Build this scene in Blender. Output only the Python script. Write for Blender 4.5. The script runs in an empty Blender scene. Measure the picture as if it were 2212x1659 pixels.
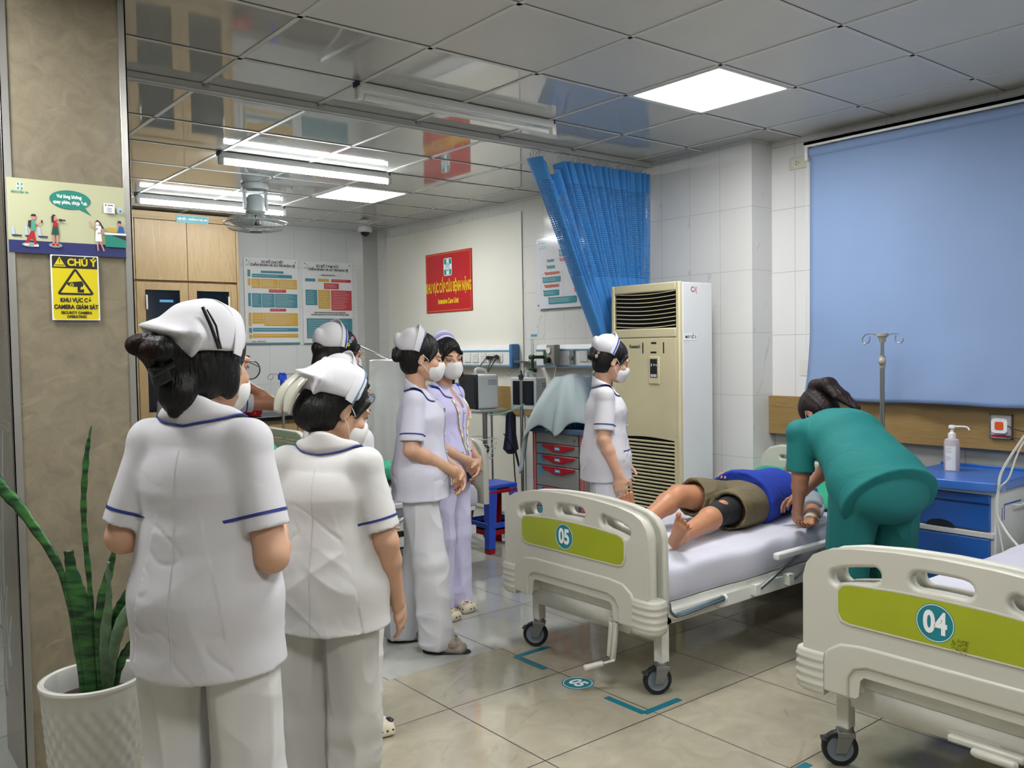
import bpy, bmesh, math, random
import numpy as np
from mathutils import Vector, Matrix
PI = math.pi
R = math.radians
random.seed(7)
C = bpy.context.scene.collection
SC = bpy.context.scene

# ------------------------------------------------------------------ camera, world, exposure
CAMH = 1.504
yaw, pitch, roll = R(51.104), R(-2.352), R(-0.942)
cf = Vector((math.cos(yaw)*math.cos(pitch), math.sin(yaw)*math.cos(pitch), math.sin(pitch)))
cr0 = Vector((math.sin(yaw), -math.cos(yaw), 0)); cu0 = cr0.cross(cf)
cr = cr0*math.cos(roll)+cu0*math.sin(roll); cu = -cr0*math.sin(roll)+cu0*math.cos(roll)
cam_data = bpy.data.cameras.new('camera'); cam = bpy.data.objects.new('camera', cam_data); C.objects.link(cam)
cam.matrix_world = Matrix(((cr.x, cu.x, -cf.x, 0), (cr.y, cu.y, -cf.y, 0), (cr.z, cu.z, -cf.z, CAMH), (0, 0, 0, 1)))
cam_data.sensor_width = 36; cam_data.sensor_fit = 'HORIZONTAL'; cam_data.lens = 1891.57/2212*36
cam_data.clip_start = 0.05; cam_data.clip_end = 60
SC.camera = cam
w = bpy.data.worlds.new('world'); SC.world = w; w.use_nodes = True
w.node_tree.nodes['Background'].inputs[0].default_value = (0.75, 0.85, 1, 1)
w.node_tree.nodes['Background'].inputs[1].default_value = 0.3
SC.view_settings.view_transform = 'Standard'; SC.view_settings.look = 'None'
SC.view_settings.gamma = 1; SC.view_settings.use_curve_mapping = False
SC.view_settings.exposure = 0.38
PANEL_E = 32.0
TUBE_E = 55.0
SC.cycles.max_bounces = 8; SC.cycles.diffuse_bounces = 4; SC.cycles.glossy_bounces = 4; SC.cycles.transmission_bounces = 6
SC.cycles.use_denoising = True
SC.cycles.sample_clamp_indirect = 6
H = 2.795
X0, X1, Y0, Y1 = -2.6, 4.9, -3.2, 8.52

# ------------------------------------------------------------------ materials
def lin(h):
    h = h.lstrip('#'); v = [int(h[i:i+2], 16)/255 for i in (0, 2, 4)]
    return tuple((c/12.92 if c <= .04045 else ((c+.055)/1.055)**2.4) for c in v)+(1,)
_m = {}
def nn(nt, t, **k):
    n = nt.nodes.new(t)
    for a, b in k.items(): setattr(n, a, b)
    return n
def M(name, col, rough=.5, metal=0, spec=.5, bump=0, bscale=40, var=0, vscale=6, emit=0, alpha=1, trans=0, stretch=None, coat=0, sub=0, sheen=0):
    if name in _m: return _m[name]
    m = bpy.data.materials.new(name); m.use_nodes = True; nt = m.node_tree; b = nt.nodes['Principled BSDF']; _m[name] = m
    c = lin(col); b.inputs['Base Color'].default_value = c; b.inputs['Roughness'].default_value = rough
    b.inputs['Metallic'].default_value = metal; b.inputs['Specular IOR Level'].default_value = spec
    b.inputs['Coat Weight'].default_value = coat
    if alpha < 1: b.inputs['Alpha'].default_value = alpha
    if trans: b.inputs['Transmission Weight'].default_value = trans
    if sub:
        b.inputs['Subsurface Weight'].default_value = sub; b.inputs['Subsurface Radius'].default_value = (.012, .005, .003)
        b.inputs['Subsurface Scale'].default_value = 1
    if sheen: b.inputs['Sheen Weight'].default_value = sheen
    if emit: b.inputs['Emission Color'].default_value = c; b.inputs['Emission Strength'].default_value = emit
    tc = nn(nt, 'ShaderNodeTexCoord'); mp = nn(nt, 'ShaderNodeMapping'); nt.links.new(tc.outputs['Object'], mp.inputs[0])
    if stretch: mp.inputs['Scale'].default_value = stretch
    # every surface carries a faint procedural unevenness
    v = var or .03
    no = nn(nt, 'ShaderNodeTexNoise'); no.inputs['Scale'].default_value = vscale; no.inputs['Detail'].default_value = 5
    nt.links.new(mp.outputs[0], no.inputs['Vector'])
    hs = nn(nt, 'ShaderNodeMixRGB'); hs.blend_type = 'MULTIPLY'; hs.inputs[0].default_value = 1; hs.inputs[1].default_value = c
    rp = nn(nt, 'ShaderNodeMapRange'); rp.inputs[1].default_value = .3; rp.inputs[2].default_value = .7
    rp.inputs[3].default_value = 1-v*1.6; rp.inputs[4].default_value = 1+v*.6
    nt.links.new(no.outputs[0], rp.inputs[0]); nt.links.new(rp.outputs[0], hs.inputs[2]); nt.links.new(hs.outputs[0], b.inputs['Base Color'])
    if bump:
        n2 = nn(nt, 'ShaderNodeTexNoise'); n2.inputs['Scale'].default_value = bscale; n2.inputs['Detail'].default_value = 3
        nt.links.new(mp.outputs[0], n2.inputs['Vector'])
        bp = nn(nt, 'ShaderNodeBump'); bp.inputs['Strength'].default_value = bump; bp.inputs['Distance'].default_value = .01
        nt.links.new(n2.outputs[0], bp.inputs['Height']); nt.links.new(bp.outputs[0], b.inputs['Normal'])
    return m
def MV(nt, op, a, b=None, c=None):
    n = nn(nt, 'ShaderNodeMath', operation=op)
    for i, v in enumerate((a, b, c)):
        if v is None: continue
        if isinstance(v, (int, float)): n.inputs[i].default_value = v
        else: nt.links.new(v, n.inputs[i])
    return n.outputs[0]
def mix(nt, f, a, b):
    n = nn(nt, 'ShaderNodeMixRGB')
    for i, v in enumerate((f, a, b)):
        if isinstance(v, (int, float)): n.inputs[i].default_value = v
        elif isinstance(v, tuple): n.inputs[i].default_value = v
        else: nt.links.new(v, n.inputs[i])
    return n.outputs[0]
def ramp(nt, f, stops):
    n = nn(nt, 'ShaderNodeValToRGB'); e = n.color_ramp.elements
    while len(e) < len(stops): e.new(.5)
    for k, (p, c) in zip(e, stops): k.position = p; k.color = c
    nt.links.new(f, n.inputs[0]); return n.outputs[0]
def tiles(name, u, v, su, sv, ou, ov, col, grout, rough=.2, gw=.0035, veins=None, vcol='#9a9a98', mottled=None, mcol=None, half=False, spec=.5, bump=.15, tilevar=.03, vrot=0.6):
    """ceramic tiles in the plane of axes u, v (0,1,2)"""
    m = bpy.data.materials.new(name); m.use_nodes = True; nt = m.node_tree; b = nt.nodes['Principled BSDF']
    tc = nn(nt, 'ShaderNodeTexCoord'); sp = nn(nt, 'ShaderNodeSeparateXYZ'); nt.links.new(tc.outputs['Object'], sp.inputs[0])
    U = MV(nt, 'DIVIDE', MV(nt, 'SUBTRACT', sp.outputs[u], ou), su); V = MV(nt, 'DIVIDE', MV(nt, 'SUBTRACT', sp.outputs[v], ov), sv)
    if half: U = MV(nt, 'ADD', U, MV(nt, 'MULTIPLY', MV(nt, 'FLOOR', V), .5))
    fu = MV(nt, 'FRACT', MV(nt, 'ADD', U, 50)); fv = MV(nt, 'FRACT', MV(nt, 'ADD', V, 50))
    eu = MV(nt, 'MULTIPLY', MV(nt, 'MINIMUM', fu, MV(nt, 'SUBTRACT', 1, fu)), su); ev = MV(nt, 'MULTIPLY', MV(nt, 'MINIMUM', fv, MV(nt, 'SUBTRACT', 1, fv)), sv)
    g = MV(nt, 'LESS_THAN', MV(nt, 'MINIMUM', eu, ev), gw/2)
    idn = nn(nt, 'ShaderNodeTexWhiteNoise', noise_dimensions='2D'); cb = nn(nt, 'ShaderNodeCombineXYZ')
    nt.links.new(MV(nt, 'FLOOR', U), cb.inputs[0]); nt.links.new(MV(nt, 'FLOOR', V), cb.inputs[1]); nt.links.new(cb.outputs[0], idn.inputs['Vector'])
    base = mix(nt, MV(nt, 'MULTIPLY', idn.outputs['Value'], tilevar*5), lin(col), tuple(c*.8 for c in lin(col)[:3])+(1,))
    # per tile shifted coordinates so veins break at the joints
    sh = nn(nt, 'ShaderNodeVectorMath', operation='MULTIPLY_ADD'); nt.links.new(idn.outputs['Color'], sh.inputs[0]); sh.inputs[1].default_value = (7, 7, 7)
    nt.links.new(tc.outputs['Object'], sh.inputs[2])
    if mottled:
        n = nn(nt, 'ShaderNodeTexNoise'); n.inputs['Scale'].default_value = mottled; n.inputs['Detail'].default_value = 7; n.inputs['Roughness'].default_value = .62; n.inputs['Distortion'].default_value = .9
        nt.links.new(sh.outputs[0], n.inputs['Vector'])
        base = mix(nt, ramp(nt, n.outputs[0], [(.35, (0, 0, 0, 1)), (.7, (1, 1, 1, 1))]), base, lin(mcol))
    if veins:
        mp = nn(nt, 'ShaderNodeMapping'); nt.links.new(sh.outputs[0], mp.inputs[0])
        mp.inputs['Rotation'].default_value = (0, 0, 0)
        n = nn(nt, 'ShaderNodeTexNoise'); n.inputs['Scale'].default_value = veins; n.inputs['Detail'].default_value = 4; n.inputs['Distortion'].default_value = 1.2
        cb2 = nn(nt, 'ShaderNodeCombineXYZ'); s2 = nn(nt, 'ShaderNodeSeparateXYZ'); nt.links.new(mp.outputs[0], s2.inputs[0])
        a = s2.outputs[u]; c_ = s2.outputs[v]
        nt.links.new(MV(nt, 'ADD', MV(nt, 'MULTIPLY', a, math.cos(vrot)*1.0), MV(nt, 'MULTIPLY', c_, -math.sin(vrot))), cb2.inputs[0])
        nt.links.new(MV(nt, 'MULTIPLY', MV(nt, 'ADD', MV(nt, 'MULTIPLY', a, math.sin(vrot)), MV(nt, 'MULTIPLY', c_, math.cos(vrot))), .22), cb2.inputs[1])
        nt.links.new(cb2.outputs[0], n.inputs['Vector'])
        f = ramp(nt, n.outputs[0], [(.645, (0, 0, 0, 1)), (.69, (1, 1, 1, 1)), (.715, (0, 0, 0, 1))])
        base = mix(nt, MV(nt, 'MULTIPLY', f, .6), base, lin(vcol))
    base = mix(nt, g, base, lin(grout))
    nt.links.new(base, b.inputs['Base Color'])
    nt.links.new(MV(nt, 'ADD', rough, MV(nt, 'MULTIPLY', g, .5)), b.inputs['Roughness'])
    b.inputs['Specular IOR Level'].default_value = spec
    bp = nn(nt, 'ShaderNodeBump'); bp.inputs['Strength'].default_value = bump; bp.inputs['Distance'].default_value = .004
    nw = nn(nt, 'ShaderNodeTexNoise'); nw.inputs['Scale'].default_value = 1.6; nt.links.new(sh.outputs[0], nw.inputs['Vector'])
    nt.links.new(MV(nt, 'SUBTRACT', MV(nt, 'MULTIPLY', nw.outputs[0], .9), g), bp.inputs['Height']); nt.links.new(bp.outputs[0], b.inputs['Normal'])
    return m
def wood(name, ax, c1='#c9a46a', c2='#9c7440', scale=9):
    m = bpy.data.materials.new(name); m.use_nodes = True; nt = m.node_tree; b = nt.nodes['Principled BSDF']
    tc = nn(nt, 'ShaderNodeTexCoord'); mp = nn(nt, 'ShaderNodeMapping'); nt.links.new(tc.outputs['Object'], mp.inputs[0])
    s = [1, 1, 1]; s[ax] = .09; mp.inputs['Scale'].default_value = s
    n = nn(nt, 'ShaderNodeTexNoise'); n.inputs['Scale'].default_value = scale; n.inputs['Detail'].default_value = 8; n.inputs['Distortion'].default_value = 1.5; n.inputs['Roughness'].default_value = .65
    nt.links.new(mp.outputs[0], n.inputs['Vector'])
    n3 = nn(nt, 'ShaderNodeTexNoise'); n3.inputs['Scale'].default_value = scale*14; n3.inputs['Detail'].default_value = 3; nt.links.new(mp.outputs[0], n3.inputs['Vector'])
    f = MV(nt, 'ADD', MV(nt, 'MULTIPLY', n.outputs[0], .75), MV(nt, 'MULTIPLY', n3.outputs[0], .25))
    nt.links.new(ramp(nt, f, [(.34, lin(c2)), (.48, lin(c1)), (.56, tuple(x*.86 for x in lin(c1)[:3])+(1,)), (.68, tuple(min(1, x*1.12) for x in lin(c1)[:3])+(1,))]), b.inputs['Base Color'])
    b.inputs['Roughness'].default_value = .42
    return m

# ------------------------------------------------------------------ object helpers
_mats = {}
def link(o, parent=None):
    C.objects.link(o)
    if parent is not None: o.parent = parent
    return o
def thing(name, label, cat, loc=(0, 0, 0), rz=0, group=None, rot=None):
    o = bpy.data.objects.new(name, None); o.empty_display_size = .1
    o.location = loc; o.rotation_euler = rot or (0, 0, rz)
    o['label'] = label; o['category'] = cat
    if group: o['group'] = group
    C.objects.link(o)
    _mats[o.name] = Matrix.Translation(loc) @ (Matrix.Rotation(rz, 4, 'Z') if rot is None else o.rotation_euler.to_matrix().to_4x4())
    return o
def tag(o, label, cat, group=None, kind=None):
    o['label'] = label; o['category'] = cat
    if group: o['group'] = group
    if kind: o['kind'] = kind
    return o
def pmat(p):
    m = Matrix.Identity(4)
    while p is not None:
        if p.name in _mats: return _mats[p.name] @ m
        p = p.parent
    return m
class MB:
    def __init__(s): s.v = []; s.f = []; s.mi = []
    def add(s, v, f, mi=0):
        n = len(s.v); s.v += [tuple(p) for p in v]; s.f += [tuple(i+n for i in q) for q in f]; s.mi += [mi]*len(f); return s
    def box(s, a, b, mi=0, rot=None, c=None):
        x0, y0, z0 = a; x1, y1, z1 = b
        v = [(x0, y0, z0), (x1, y0, z0), (x1, y1, z0), (x0, y1, z0), (x0, y0, z1), (x1, y0, z1), (x1, y1, z1), (x0, y1, z1)]
        if rot is not None:
            c = Vector(c or ((x0+x1)/2, (y0+y1)/2, (z0+z1)/2)); v = [tuple(c+rot @ (Vector(p)-c)) for p in v]
        return s.add(v, [(0, 3, 2, 1), (4, 5, 6, 7), (0, 1, 5, 4), (1, 2, 6, 5), (2, 3, 7, 6), (3, 0, 4, 7)], mi)
    def tube(s, pts, r, seg=10, closed=False, cap=True, mi=0, flat=None):
        pts = [Vector(p) for p in pts]; n = len(pts); rs = r if isinstance(r, (list, tuple)) else [r]*n
        vs = []; up = None
        for i, p in enumerate(pts):
            if closed: t = (pts[(i+1) % n]-pts[i-1])
            else: t = (pts[min(i+1, n-1)]-pts[max(i-1, 0)])
            if t.length < 1e-9: t = Vector((0, 0, 1))
            t.normalize()
            if up is None:
                up = Vector((0, 0, 1)) if abs(t.z) < .9 else Vector((1, 0, 0))
            a = up-t*up.dot(t)
            if a.length < 1e-6: a = t.orthogonal()
            a.normalize(); up = a; b = t.cross(a)
            for k in range(seg):
                q = 2*PI*k/seg
                fx, fy = (1, 1) if flat is None else flat
                vs.append(p+a*math.cos(q)*rs[i]*fx+b*math.sin(q)*rs[i]*fy)
        fs = []
        for i in range(n if closed else n-1):
            for k in range(seg):
                j = (i+1) % n
                fs.append((i*seg+k, i*seg+(k+1) % seg, j*seg+(k+1) % seg, j*seg+k))
        if cap and not closed: fs.append(tuple(range(seg-1, -1, -1))); fs.append(tuple((n-1)*seg+k for k in range(seg)))
        return s.add(vs, fs, mi)
    def cyl(s, a, b, r, r2=None, seg=24, mi=0): return s.tube([a, b], [r, r if r2 is None else r2], seg, mi=mi)
    def lathe(s, prof, c=(0, 0, 0), seg=32, mi=0, axis='z', sx=1, sy=1):
        vs = []
        for r, z in prof:
            for k in range(seg):
                q = 2*PI*k/seg; x, y = r*math.cos(q)*sx, r*math.sin(q)*sy
                p = (x, y, z) if axis == 'z' else ((z, x, y) if axis == 'x' else (x, z, y))
                vs.append((c[0]+p[0], c[1]+p[1], c[2]+p[2]))
        fs = []
        for i in range(len(prof)-1):
            for k in range(seg): fs.append((i*seg+k, i*seg+(k+1) % seg, (i+1)*seg+(k+1) % seg, (i+1)*seg+k))
        if axis == 'y': fs = [tuple(reversed(q)) for q in fs]
        return s.add(vs, fs, mi)
    def ball(s, c, r, seg=16, rings=10, mi=0, sc=(1, 1, 1)):
        prof = [(max(1e-5, math.sin(PI*i/rings))*r, -math.cos(PI*i/rings)*r) for i in range(rings+1)]
        n = len(s.v); s.lathe(prof, (0, 0, 0), seg, mi)
        for i in range(n, len(s.v)):
            v = s.v[i]; s.v[i] = (c[0]+v[0]*sc[0], c[1]+v[1]*sc[1], c[2]+v[2]*sc[2])
        return s
    def grid(s, fn, nu, nv, mi=0, closeu=False):
        vs = [fn(i/(nu if closeu else nu-1), j/(nv-1)) for i in range(nu) for j in range(nv)]
        fs = []
        for i in range(nu if closeu else nu-1):
            for j in range(nv-1):
                i2 = (i+1) % nu
                fs.append((i*nv+j, i2*nv+j, i2*nv+j+1, i*nv+j+1))
        return s.add(vs, fs, mi)
    def mesh(s, m): s.v = []; return s
def mk(name, mb, mat, parent=None, bevel=0, smooth=True, ang=38, solid=0, world=True, seg=2, sub=0):
    me = bpy.data.meshes.new(name); me.from_pydata(mb.v, [], mb.f); me.update()
    return fin(name, me, mat, parent, bevel, smooth, ang, solid, world, seg, mb.mi, sub)
def fin(name, me, mat, parent=None, bevel=0, smooth=True, ang=38, solid=0, world=True, seg=2, mi=None, sub=0):
    if world and parent is not None: me.transform(pmat(parent).inverted())
    for m in (mat if isinstance(mat, (list, tuple)) else [mat]): me.materials.append(m)
    if mi is not None and isinstance(mat, (list, tuple)): me.polygons.foreach_set('material_index', mi)
    if smooth:
        me.polygons.foreach_set('use_smooth', [True]*len(me.polygons)); me.set_sharp_from_angle(angle=R(ang))
    o = bpy.data.objects.new(name, me); link(o, parent)
    if solid: k = o.modifiers.new('thick', 'SOLIDIFY'); k.thickness = solid; k.offset = 0
    if sub: k = o.modifiers.new('sub', 'SUBSURF'); k.levels = sub; k.render_levels = sub
    if bevel: k = o.modifiers.new('bevel', 'BEVEL'); k.width = bevel; k.segments = seg; k.limit_method = 'ANGLE'; k.angle_limit = R(40)
    return o
def struct(name, mb, mat, **k):
    o = mk(name, mb, mat, **k); o['kind'] = 'structure'; return o
def frame3(o, u, v):
    """matrix taking 2D shape coordinates (x->u, y->v) to world"""
    u = Vector(u).normalized(); v = Vector(v).normalized(); n = u.cross(v)
    return Matrix(((u.x, v.x, n.x, o[0]), (u.y, v.y, n.y, o[1]), (u.z, v.z, n.z, o[2]), (0, 0, 0, 1)))
def shape(splines, ext, bev=0, mat4=None, bres=2):
    """filled flat outline (holes allowed) thickened by ext each way, rounded by bev"""
    cu_ = bpy.data.curves.new('c', 'CURVE'); cu_.dimensions = '2D'; cu_.fill_mode = 'BOTH'; cu_.extrude = ext; cu_.bevel_depth = bev; cu_.bevel_resolution = bres
    for pts in splines:
        sp = cu_.splines.new('POLY'); sp.points.add(len(pts)-1); sp.use_cyclic_u = True
        for i, p in enumerate(pts): sp.points[i].co = (p[0], p[1], 0, 1)
    o = bpy.data.objects.new('c', cu_); C.objects.link(o)
    dg = bpy.context.evaluated_depsgraph_get(); me = bpy.data.meshes.new_from_object(o.evaluated_get(dg))
    bpy.data.objects.remove(o); bpy.data.curves.remove(cu_)
    me.materials.clear()
    if mat4 is not None: me.transform(mat4)
    return me
def text(body, size, mat4, ext=.0006, off=0, sx=1, align='CENTER', spacing=1):
    cu_ = bpy.data.curves.new('t', 'FONT'); cu_.body = body; cu_.size = size; cu_.extrude = ext; cu_.offset = off; cu_.align_x = align; cu_.align_y = 'CENTER'; cu_.space_character = spacing; cu_.resolution_u = 4
    o = bpy.data.objects.new('t', cu_); C.objects.link(o)
    dg = bpy.context.evaluated_depsgraph_get(); me = bpy.data.meshes.new_from_object(o.evaluated_get(dg))
    bpy.data.objects.remove(o); bpy.data.curves.remove(cu_)
    me.materials.clear(); me.transform(mat4 @ Matrix.Diagonal((sx, 1, 1, 1))); return me
def rrect(x0, y0, x1, y1, r, n=5):
    p = []
    for cx, cy, a in ((x1-r, y1-r, 0), (x0+r, y1-r, 90), (x0+r, y0+r, 180), (x1-r, y0+r, 270)):
        for i in range(n+1): q = R(a+90*i/n); p.append((cx+r*math.cos(q), cy+r*math.sin(q)))
    return p
def ellipse(cx, cy, rx, ry, n=28): return [(cx+rx*math.cos(2*PI*i/n), cy+ry*math.sin(2*PI*i/n)) for i in range(n)]
def joinm(name, meshes, mats, parent=None, **k):
    """several flat pieces joined to one mesh, each with its own material"""
    bm = bmesh.new(); mi = []
    for j, me in enumerate(meshes):
        n = len(bm.faces); bm.from_mesh(me); mi += [j]*(len(bm.faces)-n); bpy.data.meshes.remove(me)
    me = bpy.data.meshes.new(name); bm.to_mesh(me); bm.free()
    uniq = []; 
    for m in mats:
        if m not in uniq: uniq.append(m)
    return fin(name, me, uniq, parent, mi=[uniq.index(mats[i]) for i in mi], **k)
def copy_tree(o, parent=None):
    c = o.copy(); C.objects.link(c)
    if parent is not None: c.parent = parent
    for ch in list(o.children): copy_tree(ch, c)
    return c
def arc(c, r, a0, a1, n, u=(1, 0, 0), v=(0, 0, 1)):
    c = Vector(c); u = Vector(u); v = Vector(v)
    return [c+u*r*math.cos(R(a0+(a1-a0)*i/(n-1)))+v*r*math.sin(R(a0+(a1-a0)*i/(n-1))) for i in range(n)]
def smoothpath(pts, n=6):
    """Catmull-Rom through the points"""
    P = [Vector(p) for p in pts]; P = [P[0]]+P+[P[-1]]; out = []
    for i in range(1, len(P)-2):
        for k in range(n):
            t = k/n; a, b, c, d = P[i-1], P[i], P[i+1], P[i+2]
            out.append(.5*((2*b)+(c-a)*t+(2*a-5*b+4*c-d)*t*t+(-a+3*b-3*c+d)*t**3))
    out.append(P[-2]); return out

white_plastic = M('white_plastic', '#dedfdc', .35)
cream = M('cream_plastic', '#c0bfb3', .38, var=.03, vscale=3)
chrome = M('chrome', '#c9ccce', .22, metal=1)
steel = M('brushed_steel', '#a9abab', .32, metal=1)
grey_metal = M('grey_metal', '#8b8d8c', .4, metal=.7)
black = M('black_rubber', '#141517', .5)
blackg = M('black_gloss', '#08090b', .15)
white_paint = M('white_paint', '#dcdcd4', .35, var=.05, vscale=12)
teal = M('teal_print', '#15808c', .4)
white_print = M('white_print', '#e9ecee', .4)
red_print = M('red_print', '#b31b26', .35)
ydk = M('yellow_print', '#e3c51c', .4)
gold_print = M('gold_print', '#c69a3a', .45)
black_print = M('black_print', '#17171a', .45)
navy = M('navy_print', '#232a66', .45)

# ------------------------------------------------------------------ floor, walls, ceiling
fl = MB(); fl.box((X0, 3.43, -.06), (X1, Y1, 0), 0)
light_tile = tiles('pale_floor_tile', 0, 1, .61, .61, 2.625, 3.32, '#abaca6', '#302d29', .05, veins=None, mottled=6, mcol='#9fa19b', bump=.03, spec=.8, gw=.0055)
beige_tile = tiles('beige_floor_tile', 0, 1, .617, .61, 2.043, 2.985, '#aaa38f', '#2c2722', .06, mottled=7, mcol='#999280', veins=9.0, vcol='#8f8873', vrot=1.1, bump=.03, spec=.8, gw=.0055)
fl.box((X0, Y0, -.06), (X1, 3.43, 0), 1)
struct('floor', fl, [light_tile, beige_tile], smooth=False)

cl = MB(); cl.box((X0, 3.767-.6, H), (X1, Y1, H+.05), 0); cl.box((X0, Y0, H), (X1, 3.767-.6, H+.05), 1)
struct('ceiling', cl, [M('glossy_ceiling_panel', '#b4b3ac', .045, spec=.9, var=.02, vscale=1.2, coat=.35), M('matt_ceiling_panel', '#c9c8c2', .4, var=.03, vscale=1.5)], smooth=False)
gx0, gy0 = 1.536, 3.167
bars = MB(); gaps = MB()
i = -7
while gx0+.6*i < X1-.02:
    x = gx0+.6*i; bars.box((x-.011, Y0, H-.004), (x+.011, Y1, H+.002)); gaps.box((x+.011, 3.167, H-.0015), (x+.0145, Y1, H+.002)); i += 1
i = -10
while gy0+.6*i < Y1-.02:
    y = gy0+.6*i
    bars.box((X0, y-.011, H-.004), (X1, y+.011, H+.002)); gaps.box((X0, y-.0150 if y > 3.1 else y-.0125, H-.0015), (X1, y-.011, H+.002)); i += 1
struct('trim_1', bars, M('ceiling_bar', '#cfcfca', .35), smooth=False)
struct('trim_2', gaps, M('ceiling_gap', '#2e2d2a', .8), smooth=False)

wt = tiles('white_wall_tile_x', 1, 2, .25, .4, 3.37, .376, '#d3d3cf', '#a5a5a0', .12, veins=9, vcol='#a6a8aa', tilevar=.01, vrot=-.5, gw=.0028)
wty = tiles('white_wall_tile_y', 0, 2, .25, .4, 4.69, .376, '#cfd0cf', '#a3a4a2', .12, veins=9, vcol='#a6a8aa', tilevar=.01, vrot=.5, gw=.0028)
wt2 = tiles('plain_wall_tile', 0, 2, .30, .4, .1, .376, '#cbcecc', '#9fa2a0', .14, tilevar=.02, gw=.003)
wtp = tiles('window_wall_tile', 1, 2, .6, .4, .2, .36, '#dcdcda', '#9e9e9a', .1, tilevar=.01, gw=.003)
dado = tiles('grey_dado_tile', 1, 2, .4, .93, .15, 0, '#989a96', '#6c6e6b', .3, tilevar=.02)
wr = MB(); wr.box((4.9, 4.30, 0), (5.05, Y1, H), 0); wr.box((4.9, Y0, .93), (5.05, 3.37, H), 1); wr.box((4.9, Y0, 0), (5.05, 3.37, .93), 2)
struct('wall_right', wr, [wt, wtp, dado], smooth=False)
pl = MB(); pl.box((4.69, 3.37, 0), (5.05, 4.30, H), 0)
o = struct('wall_pillar', pl, [wt, wty], smooth=False)
for p in o.data.polygons: p.material_index = 1 if abs(p.normal.y) > .5 else 0
struct('wall_back', MB().box((X0, Y1, 0), (X1+.15, Y1+.15, H)), wt2, smooth=False)
offw = M('painted_wall', '#c9c9c2', .5, var=.04)
struct('wall_left', MB().box((X0-.15, Y0, 0), (X0, Y1+.15, H)), offw, smooth=False)
struct('wall_front', MB().box((X0-.15, Y0-.15, 0), (X1+.15, Y0, H)), offw, smooth=False)
# smooth painted board fixed over the tiles beside the corner
struct('trim_3', MB().box((4.888, 5.895, .02), (4.9, 8.15, 2.695)), M('painted_board', '#d8d7cc', .45, var=.03, vscale=1.5), bevel=.002)
struct('trim_4', MB().box((4.72, 8.37, .0), (4.9, 8.52, H)), wt, smooth=False)
# marble clad column with metal corner guards
stone = tiles('beige_stone', 0, 2, 1.2, 1.2, .2, .5, '#8b826d', '#776c56', .20, mottled=14, mcol='#787060', veins=9, vcol='#978c74', vrot=1.2, tilevar=.01, gw=.001, bump=.05)
struct('wall_column', MB().box((.55, 3.4, 0), (.95, 3.8, H)), stone, smooth=False)
cg = MB(); cg.box((.543, 3.392, 0), (.572, 3.402, H)); cg.box((.543, 3.392, 0), (.551, 3.42, H))
cg.box((.929, 3.392, 0), (.957, 3.402, H)); cg.box((.949, 3.392, 0), (.957, 3.42, H))
struct('trim_5', cg, M('corner_guard', '#b3b2ad', .3, metal=.8), bevel=.002)

# ------------------------------------------------------------------ lights that hang in the room
pan = M('panel_diffuser', '#ffffff', .5, emit=PANEL_E); tub = M('lit_tube', '#f6fbff', .5, emit=TUBE_E); off_t = M('unlit_tube', '#d7dad6', .25)
def panel(ix, iy, where):
    x, y = gx0+.6*ix, gy0+.6*iy
    t = thing('ceiling_light_panel', where, 'ceiling light', (x+.3, y+.3, H), group='square ceiling panels')
    f = MB()
    for a, b in (((x+.012, y+.012), (x+.588, y+.03)), ((x+.012, y+.57), (x+.588, y+.588)), ((x+.012, y+.03), (x+.03, y+.57)), ((x+.57, y+.03), (x+.588, y+.57))):
        f.box((a[0], a[1], H-.007), (b[0], b[1], H-.0005))
    mk('frame', f, white_plastic, t); mk('diffuser', MB().box((x+.03, y+.03, H-.006), (x+.57, y+.57, H-.001)), pan, t, smooth=False)
panel(3, -1, 'bright square panel light in the ceiling right of the blue curtain')
panel(3, 5, 'bright square panel light in the ceiling above the red wall sign')
panel(0, -3, 'square panel light in the ceiling nearest above the photographer')
panel(-3, -1, 'square panel light in the ceiling left of the photographer')
panel(3, -6, 'square panel light in the ceiling behind the bed numbered 04')
panel(-2, -6, 'square panel light in the ceiling far behind the photographer')
def tube_light(x0, x1, y, lit, label):
    t = thing('fluorescent_light', label, 'ceiling light', ((x0+x1)/2, y, H), group='slim tube lights')
    mk('housing', MB().box((x0, y-.022, H-.045), (x1, y+.022, H-.004)), white_plastic, t, bevel=.004)
    for s, x in ((1, x0), (-1, x1)):
        mk('lamp_holder', MB().box((x-.012, y-.02, H-.085), (x+.022, y+.02, H-.02)), white_plastic, t, bevel=.008)
    mk('tube', MB().cyl((x0+.03, y, H-.068), (x1-.03, y, H-.068), .014 if lit else .014, seg=16), tub if lit else off_t, t)
    for x in (x0-.012, x1+.002):
        mk('clip', MB().box((x-.008, y-.016, H-.03), (x+.012, y+.016, H)), M('dark_blue_clip', '#1d2a44', .5), t)
tube_light(2.12, 3.36, 5.567, True, 'lit tube light in front of the orbit fan')
tube_light(2.12, 3.36, 7.367, True, 'lit tube light behind the orbit fan above the wooden cabinet')
tube_light(2.12, 3.36, 3.767, False, 'unlit tube light nearest the curtain track')

# ------------------------------------------------------------------ window behind the roller blind
wn = MB()
for a, b in (((4.86, .25, .96), (4.90, .30, 2.7)), ((4.86, 2.98, .96), (4.90, 3.03, 2.7)), ((4.86, .25, .96), (4.9, 3.03, 1.0)), ((4.86, .25, 2.66), (4.9, 3.03, 2.7)), ((4.86, 1.6, 1), (4.9, 1.65, 2.66))): wn.box(a, b)
wnf = struct('window_1', wn, white_plastic, bevel=.003)
g = mk('window_pane', MB().box((4.885, .3, 1.0), (4.889, 2.98, 2.66)), M('dim_glass', '#35424c', .08), wnf)

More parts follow.
